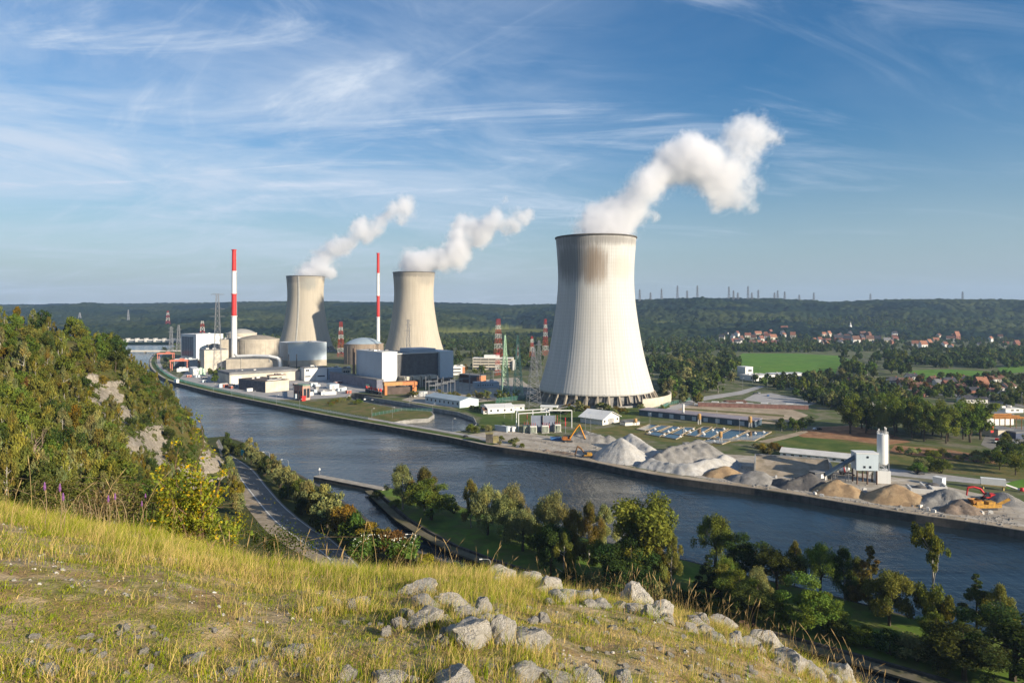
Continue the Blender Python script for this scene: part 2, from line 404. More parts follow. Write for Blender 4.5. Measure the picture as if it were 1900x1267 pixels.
mb = MB(); mb.tube([(0, 0, 0), (0, 0, 3.0)], .12); mb.build('post', STEEL, bl)
mb = MB(); mb.box(-.35, -.35, 2.9, .35, .35, 3.7); mb.lathe([(.4, 3.7), (.2, 4.1), (0, 4.1)], 8); mb.build('lamp_housing', WHITEP, bl)

# road on the left bank
RL = [(403, 818), (412, 836), (442, 881), (480, 931), (513, 968), (557, 1002), (610, 1035)]
RR = [(406, 815), (420, 838), (465, 870), (492, 902), (528, 942), (581, 984), (623, 1010)]
rl = [G(*p)[:2] for p in RL]; rr = [G(*p)[:2] for p in RR]
ext = [np.array(q, float) for q in ((-30., 190.), (20., 110.), (90., 20.))]
rl += [q+np.array([-5., -2.]) for q in ext]; rr += [q+np.array([2., 3.]) for q in ext]
rl, rr = smooth_line(rl, 8), smooth_line(rr, 8)
def ribbon(name, A, B, z, m, kind='structure'):
    V = [(*a, z) for a in A]+[(*b, z) for b in B]; k = len(A)
    mb = MB(); mb.add(V, [(i, k+i, k+i+1, i+1) for i in range(k-1)]); o = mb.build(name, m); o.data.flip_normals() if o.data.polygons[0].normal.z < 0 else None
    o['kind'] = kind; return o
def side(A, B, t): return [a+(b-a)*t for a, b in zip(A, B)]
ribbon('gravel_shoulder', side(rl, rr, -.75), side(rl, rr, .02), .04, SHOULD)
ribbon('road', side(rl, rr, -.10), side(rl, rr, 1.12), .08, ASPH)
lm = mat('road_marking_paint', (.75, .74, .70), .7, .1, 1.0)
ribbon('road_edge_line', side(rl, rr, -.03), side(rl, rr, .03), .10, lm)
ribbon('road_edge_line', side(rl, rr, .975), side(rl, rr, 1.03), .10, lm)
mb = MB(); A, B = side(rl, rr, .49), side(rl, rr, .53)
for i in range(2, len(A)-2, 2):
    a0, a1, b0, b1 = A[i], A[i]+(A[i+1]-A[i])*.35, B[i], B[i]+(B[i+1]-B[i])*.35
    mb.add([(*a0, .10), (*b0, .10), (*b1, .10), (*a1, .10)], [(0, 1, 2, 3)])
mb.build('road_lane_dashes', lm)['kind'] = 'structure'

# ------------------------------------------------------------------ far hills with forest
cols_k = np.linspace(-.90, .95, 1000); ROWS = 560
tt = np.linspace(0, 1, ROWS); Yr = 1750*np.exp(tt*math.log(7600/1750))
K, Y = np.meshgrid(cols_k, Yr); X = K*Y
kx = np.array([-.9, -.73, -.5, -.3, -.1, 0, .06, .19, .30, .38, .46, .58, .73, .95])
ry = np.array([569, 568, 565, 562, 564, 569, 567, 560, 557, 557, 564, 559, 561, 563])
rD = np.array([5600, 5600, 5400, 5000, 4700, 4500, 4300, 3700, 3500, 3400, 3400, 3300, 3200, 3100])
y0 = np.array([2350, 2350, 2330, 2250, 2050, 2000, 1950, 2000, 2050, 2050, 2050, 2000, 1950, 1950])
RY, RD, Y0 = np.interp(K, kx, ry), np.interp(K, kx, rD), np.interp(K, kx, y0)
ZR = H+(HZ-RY)/F*RD-9
t = np.clip((Y-Y0)/(RD-Y0), 0, 1.6)
base = np.where(t < 1, ZR*(.25*t+.75*t*t*(3-2*t)), ZR-(t-1)*220*(t-1)-(t-1)*25)
fold = (fnoise(X/420, Y/520, 4, 5)-.47)*np.clip(t*3, 0, 1)*np.clip((1-t)*2.2, 0, 1)*125
def seg(px, py, a):                          # broad meadow clearings on the slopes, by where they lie
    return ((px-a[0])/a[2])**2+((py-a[1])/a[3])**2 < 1
PXv = 950+F*K; Zb = base+fold; PYv = HZ+F*(H-Zb)/Y
meadow = np.zeros_like(K, bool)
for a in ((905, 622, 130, 7), (975, 614, 60, 5), (1303, 601, 30, 2.2), (850, 640, 60, 2.5), (1660, 630, 26, 2.5), (1450, 606, 40, 1.5), (1240, 606, 26, 1.8), (1345, 594, 34, 1.6), (1400, 600, 24, 1.6), (1520, 603, 30, 1.5), (1585, 612, 30, 1.8), (1700, 606, 36, 1.6), (1780, 615, 30, 2.0), (1840, 601, 40, 1.6), (700, 612, 30, 1.6), (620, 604, 24, 1.5), (460, 600, 40, 1.4), (240, 598, 40, 1.4), (870, 600, 36, 1.6), (960, 596, 30, 1.4)):
    meadow |= seg(PXv, PYv, a)
can = domes(X, Y, 17.0, 3)*11+domes(X+7, Y, 38.0, 9)*9+fnoise(X/90, Y/90, 3, 8)*9
edge = np.clip((Y-Y0+60)/90, 0, 1)
Zv = Zb-2.0+np.where(meadow, 1.0, can*edge)
cell = hash2(np.floor(X/19), np.floor(Y/19), 4); big = fnoise(X/260, Y/260, 4, 12)
c1 = np.array([.013, .024, .014]); c2 = np.array([.032, .042, .018]); c3 = np.array([.008, .016, .014])
mixf = np.clip(.45*cell+2.6*(big-.40), 0, 1.5)[..., None]
Cc = c1*(1-mixf)+c2*mixf
con = (fnoise(X/330+40, Y/330, 3, 21) > .53)[..., None]
Cc = np.where(con, c3*(.8+.5*cell[..., None]), Cc)
mc = np.array([.08, .09, .03])*(.8+.4*fnoise(X/60, Y/60, 3, 30))[..., None]
Cc = np.where(meadow[..., None], mc, Cc)
idx = np.arange(K.size).reshape(K.shape)
Fq = np.stack([idx[:-1, :-1], idx[:-1, 1:], idx[1:, 1:], idx[1:, :-1]], -1).reshape(-1, 4)
mh = bpy.data.materials.new('forest_hill_cover'); mh.use_nodes = True
N, L, n, M_, mix, ss = nodes_of(mh.node_tree)
a = n('ShaderNodeVertexColor', layer_name='Col'); tc = n('ShaderNodeTexCoord')
tn = n('ShaderNodeTexNoise', _Scale=.12, _Detail=5.0, _Roughness=.7); L.new(tc.outputs['Object'], tn.inputs['Vector'])
c = mix(ss(tn.outputs[0], .3, .7), a.outputs[0], (1.5, 1.4, 1.1), 'MULTIPLY'); c = mix(.5, a.outputs[0], c)
p = n('ShaderNodeBsdfDiffuse'); L.new(c, p.inputs[0]); o_ = n('ShaderNodeOutputMaterial'); L.new(p.outputs[0], o_.inputs[0])
tag(link('hills', mesh_np('hills', np.stack([X, Y, Zv], -1).reshape(-1, 3), Fq, [mh], Cc.reshape(-1, 3), smooth=False)), kind='structure')
def hillz(x, y):
    k = x/y
    RY, RD, Y0 = np.interp(k, kx, ry), np.interp(k, kx, rD), np.interp(k, kx, y0)
    ZR = H+(HZ-RY)/F*RD-9; t = min(max((y-Y0)/(RD-Y0), 0), 1)
    return max(0., float(ZR*(.25*t+.75*t*t*(3-2*t))))

# ------------------------------------------------------------------ wooded slope on the left bank
HP = [PD(*q) for q in ((-60, 600, 320), (0, 612, 330), (90, 618, 350), (170, 648, 380), (230, 684, 395), (270, 712, 397), (300, 735, 396), (330, 758, 394), (352, 782, 390), (375, 811, 384), (392, 840, 374), (404, 868, 362), (414, 897, 350), (395, 880, 352), (370, 850, 352), (345, 820, 352),
      (0, 700, 240), (100, 720, 260), (200, 760, 290), (260, 820, 300), (320, 860, 320), (0, 800, 190), (100, 820, 200), (200, 860, 220), (300, 920, 245), (380, 930, 300),
      (0, 900, 140), (100, 920, 150), (200, 930, 170), (300, 960, 190), (400, 968, 250))]
HP += [np.array(q, float) for q in ((-144, 338, 0), (-127, 298, 0), (-108, 262, 0), (-86, 235, 0), (-60, 205, 0), (-30, 170, 0), (-260, 430, 40), (-290, 500, -6), (-230, 470, -6), (-178, 418, -4), (-158, 395, -3),
       (-350, 400, 62), (-420, 350, 75), (-350, 500, 2), (-60, 100, 48), (-30, 70, 45), (-62, 150, 30), (-40, 130, 14), (-44, 185, 4), (-110, 60, 72), (-200, 60, 80), (-200, 150, 76), (-420, 100, 82), (-185, 410, -3), (-190, 450, -6), (-440, 480, 25))]
HP = np.array(HP)
def tps_fit(P):
    n_ = len(P); d = np.linalg.norm(P[:, None, :2]-P[None, :, :2], axis=-1)
    Kk = np.where(d > 0, d*d*np.log(d+1e-9), 0)+np.eye(n_)*8.
    A = np.zeros((n_+3, n_+3)); A[:n_, :n_] = Kk; A[:n_, n_] = 1; A[:n_, n_+1:] = P[:, :2]; A[n_, :n_] = 1; A[n_+1:, :n_] = P[:, :2].T
    return np.linalg.solve(A, np.concatenate([P[:, 2], np.zeros(3)]))
TW = tps_fit(HP)
def slope_z(x, y):
    x, y = np.asarray(x, float), np.asarray(y, float); sh = x.shape; x, y = x.ravel(), y.ravel()
    d = np.hypot(x[:, None]-HP[None, :, 0], y[:, None]-HP[None, :, 1])
    z = np.where(d > 0, d*d*np.log(d+1e-9), 0)@TW[:len(HP)]+TW[len(HP)]+TW[len(HP)+1]*x+TW[len(HP)+2]*y
    return z.reshape(sh)
gx, gy = np.meshgrid(np.arange(-440, -18, 2.5), np.arange(55, 505, 2.5))
gz = slope_z(gx, gy); gz = gz+(fnoise(gx/14, gy/14, 4, 40)-.47)*5*np.clip(gz/12, 0, 1)
gz = np.clip(gz, -6, 90)
idx = np.arange(gx.size).reshape(gx.shape)
Fq = np.stack([idx[:-1, :-1], idx[:-1, 1:], idx[1:, 1:], idx[1:, :-1]], -1).reshape(-1, 4)
SLOPEM = groundmat('wooded_slope_soil', [(.085, .075, .025), (.13, .085, .03), (.055, .07, .018), (.10, .10, .028)], .05, bump=.3)
tag(link('hillside', mesh_np('hillside', np.stack([gx, gy, gz], -1).reshape(-1, 3), Fq, [SLOPEM], smooth=True)), kind='structure')

# ------------------------------------------------------------------ the hilltop under the camera
DA, DC = 1.6, .0198
UK = np.array([-1.2, -.9, -.73, -.5, -.36, -.27, -.038, .19, .346, .5, .73, 1.0, 1.6])
UB = np.array([-.09, -.09, -.068, -.026, .008, .016, .026, .067, .113, .186, .38, .60, .8])
def dome_rel(x, y):
    x, y = np.asarray(x, float), np.asarray(y, float); yp = np.maximum(y, 0)
    b = np.interp(x/np.maximum(y, 1.0), UK, UB)
    return -(DA+b*yp+DC*yp**2)
def bumps(x, y): return (fnoise(x*1.1, y*1.1, 4, 60)-.47)*.16+(fnoise(x*5, y*5, 3, 66)-.44)*.05
def dome_z(x, y): return H+dome_rel(x, y)+bumps(x, y)
def on_dome(px, py):                          # first hit of a sight line with the hilltop
    u, s = (px-950)/F, (py-HZ)/F; b = float(np.interp(u, UK, UB)); q = (s-b)**2-4*DC*DA
    y = math.sqrt(DA/DC) if q < 0 else ((s-b)-math.sqrt(q))/(2*DC)
    return np.array([u*y, y, float(dome_z(np.array(u*y), np.array(y)))])
ths = np.linspace(-math.pi, math.pi, 420, endpoint=False); rs = np.concatenate([np.linspace(.05, 14, 190), np.geomspace(14.3, 95, 60)])
TH, RR_ = np.meshgrid(ths, rs); gx, gy = RR_*np.sin(TH), RR_*np.cos(TH)
gz = dome_z(gx, gy); idx = np.arange(gx.size).reshape(gx.shape); nx = np.roll(idx, -1, axis=1)
Fq = np.stack([idx[:-1], nx[:-1], nx[1:], idx[1:]], -1).reshape(-1, 4)
SOIL = groundmat('stony_soil', [(.30, .20, .09), (.40, .275, .13), (.19, .18, .05), (.44, .34, .21)], 1.6, bump=.02, s2=9)
tag(link('hilltop_soil', mesh_np('hilltop_soil', np.stack([gx, gy, gz], -1).reshape(-1, 3), Fq, [SOIL], smooth=True)), kind='structure')
# unseen ridge added outside the frame, shaped so its shade falls on the canal
gx, gy = np.meshgrid(np.arange(150, 620, 8.), np.arange(-330, 75, 8.))
s_, p_ = gx*.842-gy*.54, gx*.54+gy*.842
gz = 66*np.exp(-((s_-300)/95)**2)*np.clip((232-p_)/45, 0, 1)*np.clip((p_+40)/60, 0, 1)-1+fnoise(gx/20, gy/20, 3, 3)*6
gz = np.where((s_ < 150), -4, gz)
idx = np.arange(gx.size).reshape(gx.shape); Fq = np.stack([idx[:-1, :-1], idx[:-1, 1:], idx[1:, 1:], idx[1:, :-1]], -1).reshape(-1, 4)
tag(link('shade_ridge', mesh_np('shade_ridge', np.stack([gx, gy, gz], -1).reshape(-1, 3), Fq, [SLOPEM], smooth=True)), kind='structure')
# ------------------------------------------------------------------ cooling towers
def towermat(name, lit, dark, stains):
    m = bpy.data.materials.new(name); m.use_nodes = True
    lit = tuple(.77*q for q in lit); dark = tuple(.77*q for q in dark)
    N, L, n, M_, mix, ss = nodes_of(m.node_tree)
    tc = n('ShaderNodeTexCoord'); sx = n('ShaderNodeSeparateXYZ'); L.new(tc.outputs['Object'], sx.inputs[0])
    ang = M_('ARCTAN2', sx.outputs[0], M_('MULTIPLY', sx.outputs[1], -1)); z = sx.outputs[2]
    def nz(sa, sz, off, det=5.0, rough=.6):
        cb = n('ShaderNodeCombineXYZ'); L.new(M_('MULTIPLY', ang, sa), cb.inputs[0]); L.new(M_('MULTIPLY', z, sz), cb.inputs[1]); cb.inputs[2].default_value = off
        t = n('ShaderNodeTexNoise', _Scale=1.0, _Detail=det, _Roughness=rough); L.new(cb.outputs[0], t.inputs['Vector']); return t.outputs[0]
    c = mix(ss(nz(26, .012, 1), .3, .7), dark, lit)
    c = mix(M_('MULTIPLY', ss(nz(3.0, .05, 4), .45, .7), .35), c, tuple(x*.78 for x in lit))
    lift = M_('FRACT', M_('MULTIPLY', z, 1/3.2)); c = mix(M_('MULTIPLY', M_('LESS_THAN', lift, .10), .28), c, tuple(x*.55 for x in lit))
    rib = M_('FRACT', M_('MULTIPLY', ang, 110/(2*math.pi))); c = mix(M_('MULTIPLY', M_('LESS_THAN', rib, .14), .20), c, tuple(x*.55 for x in lit))
    for (a, da, z0, dz, colr, amt, seed) in stains:
        ma = M_('SUBTRACT', 1.0, M_('ABSOLUTE', M_('DIVIDE', M_('SUBTRACT', ang, a), da)))
        mz = M_('SUBTRACT', 1.0, M_('ABSOLUTE', M_('DIVIDE', M_('SUBTRACT', z, z0), dz)))
        ra = M_('DIVIDE', M_('SUBTRACT', ang, a), da); rz = M_('DIVIDE', M_('SUBTRACT', z, z0), dz)
        mm = M_('SUBTRACT', 1.0, M_('ADD', M_('MULTIPLY', ra, ra), M_('MULTIPLY', rz, rz)))
        st = M_('ADD', M_('MULTIPLY', nz(38, .010, seed, 7.0, .72), .75), M_('MULTIPLY', nz(6, .05, seed+3), .35))
        f = M_('MULTIPLY', ss(M_('ADD', mm, M_('MULTIPLY', M_('SUBTRACT', st, .55), 2.6)), .0, 1.0), amt)
        c = mix(f, c, colr)
    p = n('ShaderNodeBsdfPrincipled', _Roughness=.92); p.inputs['Specular IOR Level'].default_value = .15; L.new(c, p.inputs['Base Color'])
    o = n('ShaderNodeOutputMaterial'); L.new(p.outputs[0], o.inputs[0]); return m
PROF = [(54.6, 9.3), (52.6, 16), (50.2, 24), (47.2, 35), (44.4, 47), (42.2, 59), (40.2, 71), (38.6, 82), (37.2, 93), (36.3, 104), (35.9, 114), (36.1, 125), (36.8, 137), (37.6, 147), (38.1, 153.5)]
def tower(px, D, m, label, ladder=False, rib=.11):
    x = (px-950)/F*D; t = empty('cooling_tower', (x, D, 0), 0, label, 'cooling tower', 'cooling towers')
    pr = np.array(PROF); zz = np.linspace(9.3, 153.5, 64); rr_ = np.interp(zz, pr[:, 1], pr[:, 0])
    for _ in range(3): rr_[1:-1] = (rr_[:-2]+2*rr_[1:-1]+rr_[2:])/4
    nr = 110; na = nr*4; a = np.arange(na)*2*math.pi/na; bump_ = np.where(np.arange(na) % 4 == 0, rib, 0.)
    V, Fs = [], []
    for j, (z, r) in enumerate(zip(zz, rr_)):
        V.append(np.stack([(r+bump_)*np.sin(a), -(r+bump_)*np.cos(a), np.full(na, z)], -1))
    for j in range(63, -1, -1):
        r = rr_[j]-.7; V.append(np.stack([r*np.sin(a), -r*np.cos(a), np.full(na, zz[j])], -1))
    V = np.concatenate(V); k = 128; idx = np.arange(k*na).reshape(k, na); nx = np.roll(idx, -1, 1)
    i2 = np.roll(idx, -1, 0); n2 = np.roll(nx, -1, 0)
    Fq = np.stack([idx, nx, n2, i2], -1).reshape(-1, 4)
    link('shell', mesh_np('shell', V, Fq, [m]), t)
    mb = MB(); mb.lathe([(38.2, 153.3), (39.0, 153.3), (39.0, 154.5), (37.0, 154.5), (37.0, 153.3)], 96)
    mb.build('rim', mat('dark_rim_concrete', (.11, .10, .09), .9, .25, .2), t)
    nc = 36
    for i in range(nc):
        an = 2*math.pi*(i+.5)/nc; ca, sa = math.sin(an), -math.cos(an); mb = MB()
        r0, r1 = 58.5, 54.3; tx, ty = -sa, ca; v = []
        for r, z, wd, dp in ((r0, 0, .75, 2.0), (r1, 9.6, .75, 1.3)):
            for e, g in ((-1, -1), (1, -1), (1, 1), (-1, 1)):
                v.append((ca*(r+g*dp)+tx*e*wd, sa*(r+g*dp)+ty*e*wd, z))
        mb.add(v, [(0, 3, 2, 1), (4, 5, 6, 7), (0, 1, 5, 4), (1, 2, 6, 5), (2, 3, 7, 6), (3, 0, 4, 7)])
        if i == 0: cm = mat('column_concrete_'+m.name, (.42, .36, .28), .9, .2, .3, streak=.3)
        mb.build('column', cm, t)
    mb = MB(); mb.lathe([(53.6, 0), (51.8, 9.0)], 72); mb.build('louvre_wall', mat('dark_louvre_panels', (.27, .26, .245), .9, .4, .15, streak=.6), t)
    mb = MB(); mb.lathe([(62, 0), (62, 1.6), (61.2, 1.6), (61.2, 0)], 72); mb.build('basin_wall', CONC, t)
    if ladder:
        mb = MB(); a0 = ladder; zs = np.linspace(10, 153, 40)
        rs_ = np.interp(zs, zz, rr_)+.9
        for i in range(39):
            for da in (-.9, .9):
                p, q = [(r*math.sin(a0)+da*math.cos(a0), -r*math.cos(a0)+da*math.sin(a0), z) for r, z in ((rs_[i], zs[i]), (rs_[i+1], zs[i+1]))]
                mb.bar(p, q, .5)
        for i in range(0, 40): 
            r, z = rs_[i], zs[i]; mb.bar((r*math.sin(a0)-.9*math.cos(a0), -r*math.cos(a0)-.9*math.sin(a0), z), (r*math.sin(a0)+.9*math.cos(a0), -r*math.cos(a0)+.9*math.sin(a0), z), .45)
        mb.build('ladder', mat('pale_ladder_metal', (.66, .66, .62), .6, .1, .3), t)
    return t
tm3 = towermat('tower_concrete_white', (.61, .60, .575), (.51, .50, .475), [(-.75, 1.0, 130, 26, (.14, .135, .13), .85, 11), (-.15, .42, 126, 24, (.20, .15, .105), .8, 21), (.6, .5, 124, 14, (.36, .33, .28), .5, 31), (-.2, 2.2, 150, 7, (.17, .16, .15), .75, 41), (-.6, .7, 84, 30, (.42, .40, .36), .35, 51)])
tm2 = towermat('tower_concrete_tan', (.55, .49, .40), (.45, .40, .32), [(.9, .85, 146, 22, (.24, .22, .19), .75, 12), (-.9, .8, 140, 30, (.26, .23, .19), .5, 22), (0, 3.2, 150.5, 7, (.18, .165, .14), .8, 42)])
tm1 = towermat('tower_concrete_grey_tan', (.51, .455, .37), (.42, .375, .30), [(.45, .7, 140, 20, (.22, .22, .20), .8, 13), (-.4, .8, 147, 10, (.20, .18, .155), .75, 23), (0, 3.2, 151.5, 4, (.22, .20, .17), .7, 43)])
T3 = tower(1105.5, 670, tm3, 'largest and nearest cooling tower, pale concrete with brown stains under its rim')
T2 = tower(768, 1300, tm2, 'middle cooling tower of tan ribbed concrete, standing behind the blue-white reactor hall', rib=.34)
T1 = tower(567, 1453, tm1, 'farthest cooling tower, tan concrete half in shadow with a pale ladder up its side', ladder=-.08, rib=.3)
def arcwall(c, r, a0, a1, h, th, name, m, label, cat, slope=0):
    mb = MB(); nn = 24
    t = empty(name, c, 0, label, cat)
    mb.lathe([(r, 0), (r, h), (r-th, h), (r-th, 0)], nn, a0=a0, a1=a1); return mb.build('panel', m, t), t
cx3 = np.array([(1105.5-950)/F*670, 670, 0])
w_, t_ = arcwall(cx3, 70.5, math.radians(-62), math.radians(4), 8.2, .8, 'curved_screen_wall', BEIGE2, 'curved pale concrete wall wrapping round the foot of the largest cooling tower', 'wall')

# ------------------------------------------------------------------ steam
def steam(name, D, puffs, label, density, vox, seed):
    rs = random.Random(seed); bm = bmesh.new(); sc = D/F; P = []
    for q in puffs:
        px, py, r = q[:3]; c = PD(px, py, D); r = r*sc*(1.75 if D < 700 else 1.85); c = Vector((c[0], c[1]+rs.uniform(-.35, .35)*r, c[2])); P.append((c, r))
        bmesh.ops.create_icosphere(bm, subdivisions=2, radius=r, matrix=Matrix.Translation(c))
    me = bpy.data.meshes.new(name); bm.to_mesh(me); bm.free()
    o = bpy.data.objects.new(name, me); COL.objects.link(o)
    md = o.modifiers.new('r', 'REMESH'); md.mode = 'VOXEL'; md.voxel_size = vox
    dg = bpy.context.evaluated_depsgraph_get(); me2 = bpy.data.meshes.new_from_object(o.evaluated_get(dg)); o.modifiers.clear()
    o.data = me2; bpy.data.meshes.remove(me)
    m = bpy.data.materials.new(name+'_vapour'); m.use_nodes = True
    N, L, n, M_, mix, ss = nodes_of(m.node_tree)
    tc = n('ShaderNodeTexCoord'); pos = tc.outputs['Object']
    t1 = n('ShaderNodeTexNoise', _Scale=1/(30*sc), _Detail=4.0, _Roughness=.6); L.new(pos, t1.inputs['Vector'])
    def vm(op, a, b):
        d = N.new('ShaderNodeVectorMath'); d.operation = op
        for k, v in enumerate((a, b)):
            if isinstance(v, (tuple, Vector)): d.inputs[k].default_value = v
            else: L.new(v, d.inputs[k])
        return d.outputs[0]
    wob = vm('MULTIPLY', vm('SUBTRACT', t1.outputs['Color'], (.5, .5, .5)), (22*sc, 22*sc, 22*sc)); q = vm('ADD', pos, wob)
    x0, x1 = min(c[0] for c, r in P), max(c[0] for c, r in P); tot = None
    for c, r in P:
        d = N.new('ShaderNodeVectorMath'); d.operation = 'DISTANCE'; L.new(q, d.inputs[0]); d.inputs[1].default_value = c
        k = ss(d.outputs[1], r, r*.15); f = (c[0]-x0)/(x1-x0); wgt = 1.0 if f < .5 else 1.0-.42*(f-.5)/.5
        tot = M_('MULTIPLY', k, wgt) if tot is None else M_('MULTIPLY_ADD', k, wgt, tot)
    t2 = n('ShaderNodeTexNoise', _Scale=1/(15*sc), _Detail=8.0, _Roughness=.68, _Distortion=.3); L.new(pos, t2.inputs['Vector'])
    f = M_('ADD', tot, M_('MULTIPLY', M_('SUBTRACT', t2.outputs[0], .5), 2.9))
    d = M_('MULTIPLY', ss(f, .16, 1.5), density)
    pv = n('ShaderNodeVolumePrincipled', _Anisotropy=.2); pv.inputs['Color'].default_value = (.97, .97, .985, 1); L.new(d, pv.inputs['Density'])
    o_ = n('ShaderNodeOutputMaterial'); L.new(pv.outputs[0], o_.inputs['Volume'])
    me2.materials.clear(); me2.materials.append(m)
    tag(o, label, 'steam', 'steam plumes over the cooling towers'); return o
steam('steam_plume', 670, [(1107, 440, 40), (1135, 438, 34), (1115, 415, 30), (1150, 412, 30), (1100, 393, 17), (1132, 388, 22), (1165, 383, 28), (1183, 395, 20), (1190, 358, 28), (1205, 338, 27),
      (1228, 322, 30), (1240, 285, 20), (1255, 300, 32), (1277, 272, 22), (1283, 295, 34), (1303, 312, 36), (1318, 285, 22), (1340, 345, 22), (1365, 372, 16), (1328, 322, 30), (1316, 352, 20), (1332, 376, 18), (1352, 362, 24), (1362, 335, 27), (1378, 300, 28),
      (1352, 252, 18), (1372, 240, 22), (1395, 238, 24), (1400, 268, 22), (1420, 250, 22), (1440, 258, 14), (1384, 372, 18), (1400, 345, 16), (1398, 385, 9), (1362, 270, 18), (1212, 405, 11)],
      'large white steam plume rising from the nearest cooling tower and drifting right', .125, 2.6, 1)
steam('steam_plume', 1300, [(762, 503, 22), (785, 503, 20), (765, 483, 17), (785, 488, 18), (757, 478, 10), (800, 478, 17), (825, 480, 12), (815, 482, 16), (836, 474, 16), (848, 430, 14), (880, 442, 14), (908, 408, 12), (845, 465, 19), (850, 445, 15), (862, 470, 16), (855, 410, 12), (870, 417, 15),
      (890, 428, 19), (905, 424, 15), (895, 446, 13), (920, 395, 11), (925, 412, 15), (945, 424, 16), (962, 410, 17), (976, 400, 13), (986, 394, 9), (938, 372, 6), (825, 498, 10), (850, 492, 11)],
      'white steam plume over the middle cooling tower, breaking into separate puffs', .11, 4.0, 2)
steam('steam_plume', 1453, [(567, 512, 16), (580, 505, 18), (602, 498, 17), (590, 482, 14), (612, 470, 16), (626, 456, 15), (618, 508, 8), (640, 460, 13), (652, 450, 12), (667, 428, 16), (673, 412, 12), (690, 430, 13), (680, 442, 11),
      (705, 415, 14), (716, 402, 11), (727, 388, 13), (747, 392, 18), (756, 382, 16), (752, 372, 11), (746, 410, 9)],
      'white steam plume trailing from the farthest cooling tower behind the red chimney', .10, 4.4, 3)

# ------------------------------------------------------------------ buildings by their nearest ground corner
TH0 = math.radians(47)
def corner(pc, yb, pl, pr, yt, th=TH0, name='building', label=None, cat='building', group=None):
    C = G(pc, yb); d2 = np.array([math.cos(th), math.sin(th)]); d1 = np.array([-math.sin(th), math.cos(th)])
    def run(d, px): k = (px-950)/F; return (k*C[1]-C[0])/(d[0]-k*d[1])
    W = run(d2, pr); Lg = run(d1, pl) if pl is not None else None; h = ZH(yt, C[1])
    return empty(name, C, th, label, cat, group), abs(W), abs(Lg) if Lg is not None else None, h
def block(pc, yb, pl, pr, yt, wall, roof, label, name='building', th=TH0, cat='building', depth=None, parapet=.6, group=None, bands=(), cols=None, base=None, z0=0):
    """box building: walls, flat roof with a raised edge; bands = (face, z0, z1, u0, u1, material) windows"""
    t, W, Lg, h = corner(pc, yb, pl, pr, yt, th, name, label, cat, group); Lg = depth or Lg
    mb = MB(); mb.box(0, 0, z0, W, Lg, h-parapet); mb.build('wall', wall, t)
    mb = MB(); mb.box(-.25, -.25, h-parapet, W+.25, Lg+.25, h); mb.box(1, 1, h, W-1, Lg-1, h+.15, 0); mb.build('roof', roof, t)
    if base:
        mb = MB(); mb.box(-.12, -.12, 0, W+.12, Lg+.12, base[0]); mb.build('plinth', base[1], t)
    if W > 14 and cat == 'building':
        rv = random.Random(int(pc*7+yb))
        for k in range(4):
            x, y, q = rv.uniform(.1, .8)*W, rv.uniform(.1, .8)*Lg, rv.uniform(.8, 2.6); mb = MB(); mb.box(x, y, h, x+q*1.6, y+q, h+.2+q*.6); mb.build('roof_vent', GREYR if k % 2 else OFFW, t)
    for (face, za, zb, u0, u1, mm) in bands:
        mb = MB()
        if face == 'x': mb.box(-.15, u0*Lg, za*h, .1, u1*Lg, zb*h)
        else: mb.box(u0*W, -.15, za*h, u1*W, .1, zb*h)
        mb.build('window' if mm in (GLASS, NAVY) else 'panel', mm, t)
    return t, W, Lg, h
def rbands(face, zs, dz, u0, u1, nw=1, gap=.12, m=None):
    out = []
    for z in zs:
        for i in range(nw):
            a = u0+(u1-u0)*i/nw; b = u0+(u1-u0)*(i+1-gap)/nw
            out.append((face, z, z+dz, a, b, m or GLASS))
    return out

block(364, 668, 336, 414, 620.5, WHITE, WHITE, 'tall white hall with a dark blue glazed end, left of the reactor domes', th=math.radians(50), bands=[('x', .12, .90, .18, .95, NAVY)]+[('x', .12, .90, .18+.12*i, .195+.12*i, BLUEG) for i in range(1, 7)])
block(379, 690, 372, 424, 649.5, BEIGE2, GREYR, 'pale concrete block in front of the white hall', th=math.radians(35))
block(386, 684, 383, 410, 639.5, CONC, GREYR, 'grey plant room above the pale concrete block', th=math.radians(35))
block(408, 686, 404, 431, 629.5, BEIGE, GREYR, 'tall beige concrete annex beside the reactor dome', th=math.radians(15), depth=28)
t, W, Lg, h = block(419.5, 690.5, 418, 515, 665.5, BEIGE, GREYR, 'broad beige concrete block at the foot of the tall red and white chimney', th=math.radians(6), depth=34)
mb = MB(); mb.tube([(W*.3, -.5, 0), (W*.3, -.5, h)], .5); mb.build('downpipe', BEIGE2, t)
t, W, Lg, h = block(426, 713, 404, 556, 691.5, BEIGE2, GREYR, 'long low beige building with an overhanging flat roof', th=math.radians(38), parapet=2.6)
for i in range(3):
    mb = MB(); mb.box(W*(.02+.05*i), -.2, 0, W*(.06+.05*i), .1, h*.66); mb.build('door', WHITEP, t)
t, W, Lg, h = block(492.5, 728.5, 443, 536, 707.5, BEIGE2, BROWNC, 'low shed with dark ribbed cladding facing the river and a beige end wall', th=math.radians(52), parapet=.4, bands=[('x', .02, .93, 0, 1, mat('dark_ribbed_cladding', (.10, .10, .125), .7, .3, .3))])
mb = MB(); mb.box(W*.15, 3, h+.16, W*.75, 6, h+.6); mb.build('skylight', WHITEP, t)
block(500, 712, 495, 530.5, 696.5, BEIGE2, BROWNR, 'small beige roof house on the long low building', th=math.radians(45), bands=rbands('y', [.6], .12, .3, .9, 2, .5))
t, W, Lg, h = block(534.5, 681, 517, 606, 636.5, PALEB, WHITE, 'pale blue-white hall partly in the shadow behind the two black flues', th=math.radians(33), base=(9, BEIGE))
mb = MB(); mb.tube([(-1, -1, h+.4), (W*.35, -1, h+.4)], 1.0); mb.build('roof_pipe', WHITEP, t)
